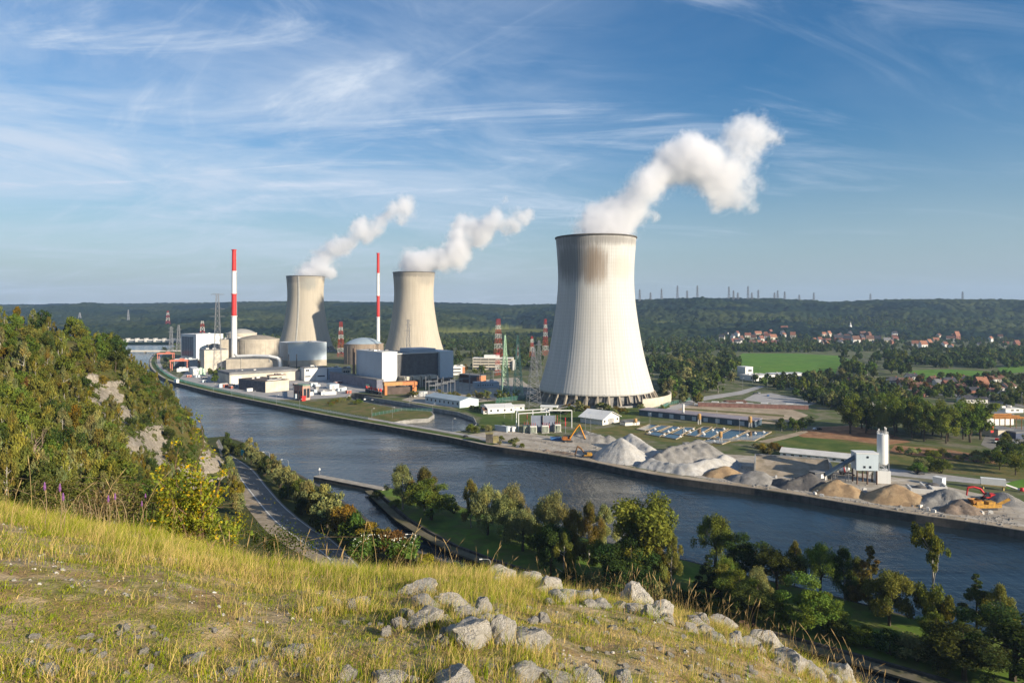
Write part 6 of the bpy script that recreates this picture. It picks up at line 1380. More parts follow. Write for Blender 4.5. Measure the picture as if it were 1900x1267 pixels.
for i, (k, lf, px, yb, yt, wp, nm, lab, v) in enumerate((
    ('birch', 'olive', 747, 945, 862, 50, 'birch_tree', 'grey-green birch at the tip of the island, leaning over the jetty side', 0),
    ('birch', 'birch', 787, 948, 867, 46, 'birch_tree', 'birch standing behind the round dark oak', 1),
    ('broad', 'broad', 800, 964, 890, 72, 'oak_tree', 'round dark green oak at the first bend of the island', 0),
    ('birch', 'birch', 874, 978, 890, 42, 'birch_tree', 'slim birch with a clear trunk standing on the sunlit lawn', 2),
    ('willow', 'olive', 905, 992, 900, 54, 'willow_tree', 'olive willow behind the slim lawn birch', 0),
    ('willow', 'olive', 952, 985, 900, 52, 'willow_tree', 'willow at the far water side behind the grey-green one', 1),
    ('willow', 'olive', 935, 1004, 925, 62, 'willow_tree', 'broad willow in the middle of the first willow clump', 2),
    ('willow', 'olive', 970, 1022, 948, 58, 'willow_tree', 'silvery pale willow nearest the canal path', 0),
    ('willow', 'olive', 1027, 1012, 915, 60, 'willow_tree', 'domed willow rising above the birch group at the wide water', 1),
    ('birch', 'birch', 1066, 1052, 945, 46, 'birch_tree', 'tall birch at the front left of the birch group', 0),
    ('birch', 'birch', 1093, 1035, 932, 44, 'birch_tree', 'tall birch in the centre of the birch group', 1),
    ('birch', 'olive', 1121, 1018, 936, 50, 'birch_tree', 'open birch at the right of the birch group with bare stems below', 2),
    ('broad', 'dark', 1022, 1068, 968, 62, 'alder_tree', 'dark alder below the domed willow', 1),
    ('birch', 'birch', 1046, 1080, 988, 40, 'birch_tree', 'small yellowish birch in front of the dark alder', 2),
    ('poplar', 'poplar', 1192, 1092, 916, 94, 'poplar_tree', 'tallest broad poplar on the island', 0),
    ('broad', 'dark', 1168, 1108, 1000, 84, 'alder_tree', 'dark dense tree at the foot of the tall poplar', 0),
    ('broad', 'broad', 1122, 1072, 1003, 52, 'maple_tree', 'small round maple left of the tall poplar', 1),
    ('birch', 'birch', 1245, 1098, 983, 44, 'birch_tree', 'slender yellow-brown birch right of the tall poplar', 1),
    ('birch', 'birch', 1222, 1090, 1010, 40, 'birch_tree', 'short birch between the tall poplar and the slender one', 0),
    ('willow', 'poplar', 1326, 1052, 956, 64, 'willow_tree', 'light green poplar-like willow by the wide water', 2),
    ('conifer', 'needle', 1314, 1110, 1030, 54, 'pine_tree', 'dark pine in front of the light green willow', 0),
    ('broad', 'dark', 1383, 1075, 988, 66, 'maple_tree', 'dark pointed maple right of the light green willow', 2),
    ('broad', 'broad', 1370, 1135, 1060, 64, 'maple_tree', 'sunlit round maple below the dark pointed one', 0),
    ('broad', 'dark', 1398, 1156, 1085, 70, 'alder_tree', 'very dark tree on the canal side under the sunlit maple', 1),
    ('broad', 'dark', 1442, 1098, 1014, 66, 'maple_tree', 'dark maple left of the yellow-green willow', 1),
    ('birch', 'birch', 1474, 1086, 1004, 36, 'birch_tree', 'narrow birch squeezed between the dark maple and the yellow-green willow', 2),
    ('willow', 'poplar', 1522, 1106, 1008, 58, 'willow_tree', 'yellow-green willow standing before the open water', 0),
    ('broad', 'broad', 1496, 1172, 1067, 82, 'maple_tree', 'big sunlit maple in the middle of the lower island lawn', 2),
    ('broad', 'broad', 1536, 1170, 1102, 54, 'maple_tree', 'smaller maple to the right of the big sunlit maple', 0),
    ('conifer', 'broad', 1554, 1168, 1120, 14, 'cypress_tree', 'thin columnar tree beside the smaller maple', 1),
    ('birch', 'dark', 1567, 1114, 1016, 42, 'birch_tree', 'dark narrow birch at the water behind the columnar tree', 0),
    ('birch', 'birch', 1590, 1116, 1034, 38, 'birch_tree', 'small birch beside the dark narrow one', 1),
    ('conifer', 'birch', 1614, 1130, 1014, 56, 'larch_tree', 'tall olive larch at the water', 1),
    ('broad', 'birch', 1650, 1160, 1055, 68, 'lime_tree', 'brown-green lime tree in front of the larch', 1),
    ('sparse', 'poplar', 1732, 1168, 984, 88, 'poplar_tree', 'tall sparse poplar with a bare pale stem and a leafy head', 0),
    ('conifer', 'dark', 1812, 1176, 1066, 62, 'spruce_tree', 'dark pointed tree right of the sparse poplar', 0),
    ('birch', 'birch', 1854, 1190, 1084, 60, 'birch_tree', 'reddish birch near the right edge by the water', 2),
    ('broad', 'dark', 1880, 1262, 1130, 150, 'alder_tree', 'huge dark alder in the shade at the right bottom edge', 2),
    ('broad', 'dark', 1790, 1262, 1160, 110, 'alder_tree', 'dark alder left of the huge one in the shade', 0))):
    tpx(k, lf, px, yb, yt, wp*1.3, lab, ig, nm, z=-1.5, variant=v, n=13000, size=.0155)
rI = random.Random(6)
for i in range(9):
    px = rI.uniform(1000, 1290) if i < 2 else rI.uniform(1290, 1900); lo, hi = np.interp(px, [1000, 1300, 1600, 1900], [1012, 1076, 1150, 1225]), np.interp(px, [1000, 1300, 1600, 1900], [1040, 1112, 1180, 1262]); yb = rI.uniform(lo, hi); hh = rI.uniform(45, 72)
    tpx(('broad', 'willow', 'birch')[i % 3], ('olive', 'broad', 'birch', 'poplar')[i % 4], px, yb, yb-hh, hh*rI.uniform(.75, 1.0), 'smaller leafy tree filling the belt on the island', 'smaller trees filling the island belt', 'leafy_tree', z=-1.5, variant=i % 3, n=13000, size=.0155)
hd = [(1560, 1185, 62, 34), (1605, 1200, 66, 36), (1650, 1212, 70, 40), (1700, 1225, 74, 44), (1745, 1240, 80, 50), (1330, 1140, 50, 30), (1290, 1128, 46, 30), (1220, 1112, 56, 34), (1260, 1122, 46, 28), (1450, 1168, 50, 30), (1060, 1085, 46, 30), (1105, 1092, 50, 30), (700, 926, 26, 16), (735, 940, 26, 14), (842, 952, 28, 22)]
for i, (px, yb, wp, hp) in enumerate(hd):
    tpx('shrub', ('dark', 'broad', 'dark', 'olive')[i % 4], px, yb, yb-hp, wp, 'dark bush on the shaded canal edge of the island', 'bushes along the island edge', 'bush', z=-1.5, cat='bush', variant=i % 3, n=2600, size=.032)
# belt of bushes right of the road
rb = [(424, 880, 846, 26, 'olive', 'shrub'), (432, 905, 868, 30, 'olive', 'shrub'), (438, 930, 890, 34, 'autumn', 'shrub'), (440, 955, 915, 36, 'olive', 'shrub'), (418, 850, 826, 16, 'olive', 'shrub'), (421, 838, 802, 22, 'dark', 'broad'), (432, 842, 822, 26, 'dark', 'shrub'), (448, 848, 822, 30, 'dark', 'shrub'), (466, 862, 812, 36, 'olive', 'broad'), (480, 870, 838, 34, 'olive', 'shrub'), (492, 882, 846, 36, 'dark', 'shrub'), (508, 893, 842, 34, 'olive', 'broad'), (520, 905, 868, 40, 'olive', 'shrub'), (538, 920, 866, 44, 'olive', 'broad'), (552, 930, 890, 44, 'broad', 'shrub'), (570, 948, 892, 54, 'olive', 'shrub'), (590, 962, 908, 56, 'autumn', 'broad'), (607, 978, 898, 76, 'olive', 'broad'),
      (638, 1000, 938, 70, 'autumn', 'shrub'), (655, 1018, 950, 66, 'broad', 'shrub'), (692, 1032, 968, 80, 'autumn', 'broad'), (728, 1040, 985, 70, 'rust', 'shrub'), (750, 1050, 1000, 50, 'rust', 'shrub'), (670, 1040, 990, 60, 'dark', 'shrub'), (590, 985, 950, 46, 'dark', 'shrub'), (560, 955, 925, 40, 'dark', 'shrub'), (530, 925, 900, 36, 'dark', 'shrub'), (790, 1068, 1030, 60, 'autumn', 'shrub'), (840, 1078, 1045, 60, 'broad', 'shrub'), (900, 1098, 1062, 70, 'dark', 'shrub'), (980, 1120, 1085, 80, 'dark', 'shrub')]
for i, (px, yb, yt, wp, lf, k) in enumerate(rb):
    nm = {'olive': 'olive-green', 'dark': 'dark green', 'broad': 'green', 'autumn': 'yellowing', 'rust': 'rust-brown'}[lf]
    tpx(k, lf, px, yb, yt, wp*.8, f'{nm} roadside {"tree" if k == "broad" else "bush"} between the road and the canal', 'bushes between the road and the canal', 'roadside_tree' if k == 'broad' else 'bush', cat='tree' if k == 'broad' else 'bush', variant=i % 3, n=4200, size=.034)
# trees on the wooded slope
r = np.random.default_rng(11); placed = []; tries = 0
kinds = [('birch', 'birch', 'slender birch with a pale stem on the wooded slope'), ('birch', 'olive', 'grey-green birch on the wooded slope'), ('broad', 'broad', 'round green tree on the wooded slope'), ('broad', 'birch', 'olive-brown tree on the wooded slope'), ('birch', 'autumn', 'yellowing birch on the wooded slope'), ('broad', 'dark', 'dark green tree on the wooded slope'), ('shrub', 'rust', 'rusty brown bush on the wooded slope'), ('shrub', 'autumn', 'yellow-green bush on the wooded slope')]
kp = np.array([.33, .15, .18, .10, .04, .10, .03, .07])
ROCKS = [(205, 738, 60, 50), (232, 775, 26, 40), (242, 832, 50, 50), (285, 822, 50, 50), (300, 856, 34, 34), (396, 856, 58, 104), (366, 895, 44, 50), (170, 705, 30, 20), (358, 742, 14, 16), (340, 880, 28, 30)]; ROCKS = ROCKS[:8]+ROCKS[9:]
while len(placed) < 480 and tries < 60000:
    tries += 1; px = r.uniform(-40, 428) if tries % 2 else r.uniform(180, 430); D = r.uniform(120, 410)
    x, y = (px-950)/F*D, D; z = float(slope_z(x, y)); py = HZ+(H-z)/y*F
    if z < 1.2 or py > 985: continue
    if any((px-rx)**2/(rw_*.55)**2+(py-ry-4)**2/(rh*.6)**2 < 1 for rx, ry, rw_, rh in ROCKS): continue
    if any((px-a)**2+((py-b)*1.3)**2 < (12 if px < 200 else 7.2)**2 for a, b in placed): continue
    placed.append((px, py)); ki = r.choice(len(kinds), p=kp); k, lf, lab = kinds[ki]
    h = r.uniform(7, 13) if k != 'shrub' else r.uniform(2.5, 4.5)
    if px > 230: h *= .62
    wd = h*(r.uniform(.38, .55) if k == 'birch' else r.uniform(.62, .9) if k == 'broad' else 1.4)
    tree(k, lf, (x, y, z-.2), h, wd, lab, 'trees on the wooded slope', {'birch': 'birch_tree', 'broad': 'hillside_tree', 'shrub': 'bush'}[k], variant=int(r.integers(3)), n=2100, size=.034, cat='bush' if k == 'shrub' else 'tree')
# bare tree
t = empty('bare_tree', PD(60, 850, 165), 0, 'dead bare tree with pale forked stems on the wooded slope', 'tree'); t.location.z = float(slope_z(t.location.x, 165.))-.3
mb = MB(); rr = np.random.default_rng(5); limb(mb, (0, 0, 0), (.3, 0, 7), .28, .16, rr, 8)
mb.build('trunk', mat('dead_wood', (.30, .22, .16), .95, .3, 2), t); mb = MB()
for i in range(16):
    a = rr.random()*6.28; z0 = 3+rr.random()*4; L_ = 3+rr.random()*4; limb(mb, (.15, 0, z0), (.15+L_*.6*math.cos(a), L_*.6*math.sin(a), z0+L_), .09, .02, rr, 5, 4, .05)
mb.build('branches', MATS['dead_wood'], t)
# undergrowth on the slope
n_ = 9000; r = np.random.default_rng(21); C = []
while len(C) < 7500:
    D = r.uniform(110, 410, 400); px = np.where(r.random(400) < .5, r.uniform(-60, 445, 400), r.uniform(170, 445, 400)); x, y = (px-950)/F*D, D; z = slope_z(x, y); py = HZ+(H-z)/y*F
    for a, b, c_, p_, q_ in zip(x, y, z, px, py):
        if c_ > .5 and q_ < 1000 and not any((p_-rx)**2/(rw_*.42)**2+(q_-ry)**2/(rh*.42)**2 < 1 for rx, ry, rw_, rh in ROCKS): C.append((a, b, c_+.3))
C = np.array(C); V, Fq, c = leafcloud(r, C, r.uniform(.7, 2.1, len(C)), 170000, .48, .6)
c *= (.8+.5*fnoise(np.repeat(V[::4, 0], 4)/15, np.repeat(V[::4, 1], 4)/15, 3, 9))[:, None]
tag(link('undergrowth', mesh_np('undergrowth', V, Fq, [leafmat('undergrowth_leaves', (.078, .090, .020))], c)), 'tangled brown-green undergrowth covering the slope', 'undergrowth', kind='stuff')
# rock faces on the slope
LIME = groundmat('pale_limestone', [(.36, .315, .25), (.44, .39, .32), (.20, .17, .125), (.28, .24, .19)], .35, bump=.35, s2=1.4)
def rock_mesh(seed, sub=4, rough=.42, flat_=.7):
    bm = bmesh.new(); bmesh.ops.create_icosphere(bm, subdivisions=sub, radius=1); rs = random.Random(seed); off = Vector((seed*3.7, seed*1.3, seed*7.1))
    planes = [(Vector((rs.gauss(0, 1), rs.gauss(0, 1), rs.gauss(0, 1))).normalized(), rs.uniform(.52, .88)) for _ in range(13)]
    for v in bm.verts:
        p = v.co.copy()
        for nn, d in planes:
            q = p.dot(nn)
            if q > d: p -= nn*(q-d)*flat_*1.25
        f = mnoise.fractal(p*1.3+off, .9, 2.1, 5)*rough*.55+mnoise.fractal(Vector((p.x*5+off.x, p.y*5, p.z*1.2)), .8, 2, 3)*rough*.16
        v.co = p*(1+f)
    me = bpy.data.meshes.new('rock'); bm.to_mesh(me); bm.free(); me.materials.append(LIME); 
    me.polygons.foreach_set('use_smooth', [True]*len(me.polygons))
    try: me.set_sharp_from_angle(angle=math.radians(28))
    except Exception: pass
    return me
RM = [rock_mesh(i+1) for i in range(9)]
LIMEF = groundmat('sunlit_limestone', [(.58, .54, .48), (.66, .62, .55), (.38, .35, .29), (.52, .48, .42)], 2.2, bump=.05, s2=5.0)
def cluster(seed, k):                          # a craggy face: broken chunks grown together
    rs = random.Random(seed); bm = bmesh.new()
    for i in range(k):
        tmp = RM[rs.randrange(9)].copy(); t_ = i/max(k-1, 1); zc = rs.uniform(-.75, .8); sc_ = rs.uniform(.30, .52)
        tmp.transform(Matrix.Translation((rs.uniform(-.6, .6)*(1-.35*abs(zc)), rs.uniform(-.25, .35), zc)) @ Matrix.Rotation(rs.uniform(0, 6), 4, 'Z') @ Matrix.Rotation(rs.uniform(-.5, .5), 4, 'X') @ Matrix.Diagonal((sc_, sc_*.9, sc_*rs.uniform(.6, 1.0), 1)))
        bm.from_mesh(tmp); bpy.data.meshes.remove(tmp)
    me = bpy.data.meshes.new('rock_outcrop'); bm.to_mesh(me); bm.free(); me.materials.append(LIME); return me
def dfind(px, py):
    for D in np.arange(110, 420, 1.5):
        x = (px-950)/F*D; z = H-(py-HZ)/F*D
        if z <= float(slope_z(x, D)): return D
    return 340.
Dg = np.arange(112, 425, 1.0)
def crag(px, py, wp, hp, seed):                # bare rock breaking out of the hillside: follows the slope, broken by ledges and cracks
    nu, nv = (44, 64) if hp > 60 else (26, 26); U, Vv = np.meshgrid(np.linspace(-1.25, 1.25, nu), np.linspace(-1.25, 1.25, nv)); PX, PY = px+U*wp*.5, py+Vv*hp*.5
    kx_, ky_ = (PX.ravel()-950)/F, (PY.ravel()-HZ)/F
    zz = H-ky_[:, None]*Dg[None]; xx, yy = kx_[:, None]*Dg[None], np.broadcast_to(Dg, zz.shape); sz = slope_z(xx, yy); hit = sz+(fnoise(xx/14, yy/14, 4, 40)-.47)*5*np.clip(sz/12, 0, 1) >= zz; ok = hit.any(1); Dh = Dg[hit.argmax(1)]
    Dh = np.where(ok, Dh, 0).reshape(U.shape)
    for _ in range(2): Dh[1:-1, 1:-1] = np.where(Dh[1:-1, 1:-1] > 0, (Dh[1:-1, 1:-1]*2+np.where(Dh[:-2, 1:-1] > 0, Dh[:-2, 1:-1], Dh[1:-1, 1:-1])+np.where(Dh[2:, 1:-1] > 0, Dh[2:, 1:-1], Dh[1:-1, 1:-1]))/4, 0)
    X, Z = kx_.reshape(U.shape)*Dh, H-ky_.reshape(U.shape)*Dh
    mk = 1.0-U**2-Vv**2+(fnoise(U*2.2+seed, Vv*2.2, 4, seed)-.47)*2.2
    a = fnoise(X*.42+seed, Z*.16, 4, seed+3); b = np.abs(fnoise(X*.9, Z*.35+seed, 4, seed+6)-.47); led = np.floor(Z*.35+a*3)/.35*.12
    off = np.clip(mk, -.4, .8)*2.6+.3+(a-.47)*4.5+(.12-b)*4.0*(b < .12)*-1+(led-led.mean())*.6
    off = np.where(mk < -.05, -1.2, off)
    V = np.stack([X+off*.35, Dh-off*.75, Z+off*.35], -1); c = V[Dh > 0].mean(0) if (Dh > 0).any() else PD(px, py, 350)
    idx = np.arange(U.size).reshape(U.shape); Fq = np.stack([idx[:-1, :-1], idx[1:, :-1], idx[1:, 1:], idx[:-1, 1:]], -1).reshape(-1, 4)
    good = ((Dh > 0) & (mk > -.45)).ravel(); Dr = Dh.ravel()
    Fq = Fq[good[Fq].all(1) & ((Dr[Fq].max(1)-Dr[Fq].min(1)) < 22)]
    V = V.reshape(-1, 3)-c; us = np.unique(Fq); mp = np.zeros(len(V), int); mp[us] = np.arange(len(us)); return mesh_np('rock_outcrop', V[us], mp[Fq], [LIME]), c
for i, (px, py, wp, hp) in enumerate(ROCKS):
    me, c = crag(px, py, wp*1.25, hp*1.2, 7+i*5); o = link('rock_outcrop', me); o.location = c
    tag(o, ['pale rock face high on the wooded slope', 'narrow pale rock rib below the highest face', 'broken pale rock in the middle of the slope', 'pale rock knob right of the middle rocks', 'small rock step above the yellow sapling', 'largest pale limestone cliff beside the road', 'lower buttress of the limestone cliff', 'small rocky patch above the highest face', 'weathered rock left of the limestone cliff'][i], 'rock', 'rock outcrops on the slope')
# ------------------------------------------------------------------ trees of the plain
r = np.random.default_rng(31)
def inpoly(p, poly):
    x, y = p; c = False; j = len(poly)-1
    for i in range(len(poly)):
        if (poly[i][1] > y) != (poly[j][1] > y) and x < (poly[j][0]-poly[i][0])*(y-poly[i][1])/(poly[j][1]-poly[i][1])+poly[i][0]: c = not c
        j = i
    return c
def scatter(poly, n, hmin, hmax, leafs, label, group, name='leafy_tree', kinds=('broad', 'broad', 'birch'), wr=(.6, .95), nl=1300, sz=.062, md=.55, cat='tree'):
    xs = [p[0] for p in poly]; ys = [p[1] for p in poly]; done = []; k = 0; tr_ = 0
    while k < n and tr_ < n*60:
        tr_ += 1; px, py = r.uniform(min(xs), max(xs)), r.uniform(min(ys), max(ys))
        if not inpoly((px, py), poly): continue
        p = G(px, py)
        h = r.uniform(hmin, hmax); wd = h*r.uniform(*wr)
        if any(np.hypot(p[0]-q[0], p[1]-q[1]) < md*(wd+q[2])*.5 for q in done): continue
        done.append((p[0], p[1], wd)); k += 1; kd = kinds[int(r.integers(len(kinds)))]; lf = leafs[int(r.integers(len(leafs)))]
        tree(kd, lf, p, h, wd, label, group, name, variant=int(r.integers(3)), n=nl, size=sz, cat=cat)
scatter([(1200, 668), (1300, 660), (1368, 668), (1370, 700), (1330, 738), (1240, 738), (1200, 700)], 52, 11, 20, ['dark', 'broad', 'broad', 'olive'], 'green tree in the belt right of the largest cooling tower', 'trees right of the largest tower')
scatter([(1205, 735), (1300, 742), (1330, 742), (1300, 752), (1240, 748)], 14, 6, 11, ['broad', 'olive', 'birch'], 'small green tree beside the curved wall', 'small trees by the curved wall')
scatter([(1420, 712), (1560, 704), (1640, 726), (1690, 748), (1590, 764), (1520, 756), (1490, 740), (1440, 724)], 48, 9, 16, ['dark', 'broad', 'olive', 'dark'], 'tree in the belt beyond the pale car park', 'trees beyond the car park')
scatter([(1560, 670), (1650, 660), (1700, 668), (1700, 690), (1660, 704), (1560, 700), (1552, 690)], 34, 13, 21, ['dark', 'dark', 'broad'], 'large dark tree in the grove right of the green field', 'grove right of the green field')
scatter([(1690, 706), (1800, 702), (1905, 700), (1905, 760), (1840, 756), (1700, 742), (1660, 730)], 34, 7, 13, ['dark', 'broad', 'olive', 'rust'], 'garden tree among the village houses on the right', 'garden trees of the village')
scatter([(1570, 806), (1640, 812), (1730, 822), (1815, 826), (1826, 816), (1800, 800), (1700, 800), (1590, 790)], 24, 20, 28, ['dark', 'broad', 'poplar', 'broad'], 'tall tree of the dark wood behind the white silo', 'tall trees of the dark wood', kinds=('broad', 'poplar', 'broad'), wr=(.5, .75), nl=4200, sz=.022, md=.5)
scatter([(1846, 880), (1905, 884), (1905, 850), (1866, 846)], 7, 12, 18, ['dark', 'broad'], 'dark tree at the right edge by the meadow track', 'trees at the right edge', nl=3200, sz=.026)
scatter([(1690, 868), (1760, 872), (1760, 880), (1700, 878)], 4, 5, 8, ['olive', 'broad'], 'olive bush row behind the concrete yard', 'bushes behind the concrete yard', name='bush', kinds=('shrub',), wr=(1.1, 1.5), cat='bush', nl=2200, sz=.035)
scatter([(1440, 794), (1500, 786), (1510, 796), (1460, 806)], 8, 6, 10, ['broad', 'dark'], 'small bushy tree between the ponds and the brown earth', 'trees between ponds and earth', nl=2000, sz=.035)
scatter([(1660, 835), (1850, 850), (1850, 865), (1680, 850)], 16, 2.5, 5, ['broad', 'olive', 'birch'], 'scrubby bush on the overgrown meadow behind the silo', 'bushes on the overgrown meadow', name='bush', kinds=('shrub',), wr=(1.1, 1.8), cat='bush', nl=1500, sz=.04)
scatter([(1400, 830), (1440, 826), (1462, 838), (1420, 846)], 7, 2.5, 5, ['olive', 'autumn'], 'yellow-green bush beside the long white shed', 'bushes by the long shed', name='bush', kinds=('shrub',), wr=(1.1, 1.8), cat='bush', nl=1500, sz=.04)
scatter([(905, 822), (925, 812), (980, 826), (970, 832)], 9, 2, 4, ['olive', 'broad'], 'low green bush on the quay edge near the mooring tower', 'bushes on the quay edge', name='bush', kinds=('shrub',), wr=(1.2, 2), cat='bush', nl=1500, sz=.04)
scatter([(850, 800), (900, 794), (915, 800), (880, 806)], 7, 2.5, 5, ['broad', 'olive'], 'leafy bush beside the end of the side basin', 'bushes by the side basin', name='bush', kinds=('shrub',), wr=(1.1, 1.6), cat='bush', nl=1500, sz=.04)
scatter([(1000, 762), (1060, 754), (1230, 756), (1230, 766), (1120, 772), (1040, 770)], 26, 3, 7, ['broad', 'dark', 'olive', 'autumn'], 'round shrub at the foot of the largest cooling tower', 'shrubs around the largest tower', name='bush', kinds=('shrub', 'broad'), wr=(.9, 1.6), cat='bush', nl=1300, sz=.042)
scatter([(856, 740), (960, 736), (960, 742), (862, 746)], 13, 6, 10, ['birch', 'olive', 'broad'], 'round tree in the row before the switchyard', 'row of trees before the switchyard', nl=1500, sz=.04, wr=(.75, .95))
for px, yb, hp in ((768, 738, 14), (762, 736, 10), (815, 738, 16), (846, 742, 16), (833, 737, 10)):
    tpx('broad', 'birch', px, yb, yb-hp, 18, 'round olive tree near the white box cabin', 'row of trees before the switchyard', 'leafy_tree', n=1500, size=.04, variant=px % 3)
for px, yb in ((893, 764), (886, 763), (880, 762), (874, 761)): tpx('broad', 'dark', px, yb, yb-10, 9, 'dark round-topped hedge bush between the blue shed and the storage tent', 'hedge by the storage tent', 'bush', n=1200, size=.045, cat='bush', variant=px % 3)
scatter([(830, 684), (872, 680), (960, 688), (960, 696), (880, 694)], 12, 6, 10, ['autumn', 'birch', 'broad'], 'yellow-green tree in front of the beige office building', 'trees before the office building', nl=1100)
scatter([(610, 742), (650, 738), (672, 748), (640, 760), (600, 756)], 9, 2, 4.5, ['olive', 'autumn', 'broad'], 'bush on the grassy basin spit', 'bushes on the basin spit', name='bush', kinds=('shrub',), wr=(1.2, 2), cat='bush', nl=1300, sz=.042)
scatter([(292, 678), (315, 664), (322, 690), (305, 694)], 10, 5, 9, ['broad', 'dark', 'olive'], 'tree by the salmon gantries near the river bend', 'trees by the river bend', nl=900, sz=.05)
scatter([(378, 700), (410, 694), (420, 704), (395, 712)], 8, 8, 12, ['dark', 'broad'], 'dark tree in front of the pale concrete block', 'trees before the concrete block', nl=1300, sz=.062)
scatter([(300, 650), (335, 640), (335, 652), (305, 654)], 12, 6, 10, ['broad', 'dark'], 'dark tree on the spit between the bridge and the weir', 'trees on the upstream spit', nl=700, sz=.055)
# woods that read as one mass
def woodland(name, regions, label, leaf, seed):
    r = np.random.default_rng(seed); Vs, Fs, Cs = [], [], []; off = 0
    base_v = [tree_meshes(k, 900+i, 170, .16)[1] for i, k in enumerate(('broad', 'broad', 'birch', 'conifer'))]
    for poly, n, h0, h1, D0 in regions:
        xs = [p[0] for p in poly]; ys = [p[1] for p in poly]; k = 0
        while k < n:
            px, py = r.uniform(min(xs), max(xs)), r.uniform(min(ys), max(ys))
            if not inpoly((px, py), poly): continue
            k += 1
            if D0: D = r.uniform(*D0); p = np.array([(px-950)/F*D, D, hillz((px-950)/F*D, D)])
            else: p = G(px, py)
            V, Fq, c = base_v[int(r.integers(4))]; h = r.uniform(h0, h1); a = r.random()*6.28; wd = h*r.uniform(.7, 1.1)
            R_ = np.array([[math.cos(a), -math.sin(a)], [math.sin(a), math.cos(a)]]); W = np.empty_like(V); W[:, :2] = (V[:, :2]@R_)*wd+p[:2]; W[:, 2] = (V[:, 2]-.08)*h+p[2]
            Vs.append(W); Fs.append(Fq+off); off += len(V); Cs.append(c*r.uniform(.65, 1.35)*np.array([r.uniform(.85, 1.2), 1, r.uniform(.8, 1.2)]))
    o = link(name, mesh_np(name, np.concatenate(Vs), np.concatenate(Fs), [leaf], np.concatenate(Cs))); return tag(o, label, 'woodland', kind='stuff')
WL_ = leafmat('woodland_leaves', (.068, .095, .026), hue=0, val=0)
woodland('woodland', [([(1190, 640), (1340, 628), (1500, 626), (1700, 634), (1905, 636), (1905, 655), (1590, 654), (1480, 654), (1375, 653), (1360, 660), (1200, 662)], 850, 9, 14, (1420, 2150)),
                      ([(1360, 640), (1560, 644), (1580, 654), (1378, 654)], 160, 9, 13, (1400, 1650)),
                      ([(1190, 606), (1905, 606), (1905, 636), (1190, 632)], 1100, 12, 18, (2000, 2700)),
                      ([(1690, 655), (1905, 655), (1905, 682), (1840, 684), (1700, 682)], 170, 11, 17, None), ([(1190, 650), (1365, 640), (1372, 690), (1300, 730), (1230, 730)], 160, 11, 17, None), ([(1390, 706), (1560, 698), (1700, 735), (1690, 748), (1590, 764), (1500, 748)], 150, 8, 13, None), ([(1700, 700), (1905, 697), (1905, 750), (1850, 752), (1690, 735)], 110, 6, 11, None)], 'dark woodland around the village, seen as one mass', WL_, 51)
woodland('woodland', [([(806, 664), (880, 656), (1000, 652), (1010, 690), (960, 684), (872, 668), (830, 684)], 150, 8, 14, None), ([(800, 634), (1030, 634), (1030, 656), (800, 662)], 420, 9, 15, (1430, 2250)),
                      ([(595, 668), (650, 664), (720, 660), (720, 640), (600, 642)], 160, 8, 13, (1500, 2300)), ([(340, 640), (530, 640), (530, 660), (345, 660)], 200, 8, 13, (1550, 2350))], 'green woodland between the cooling towers and the hill', WL_, 52)
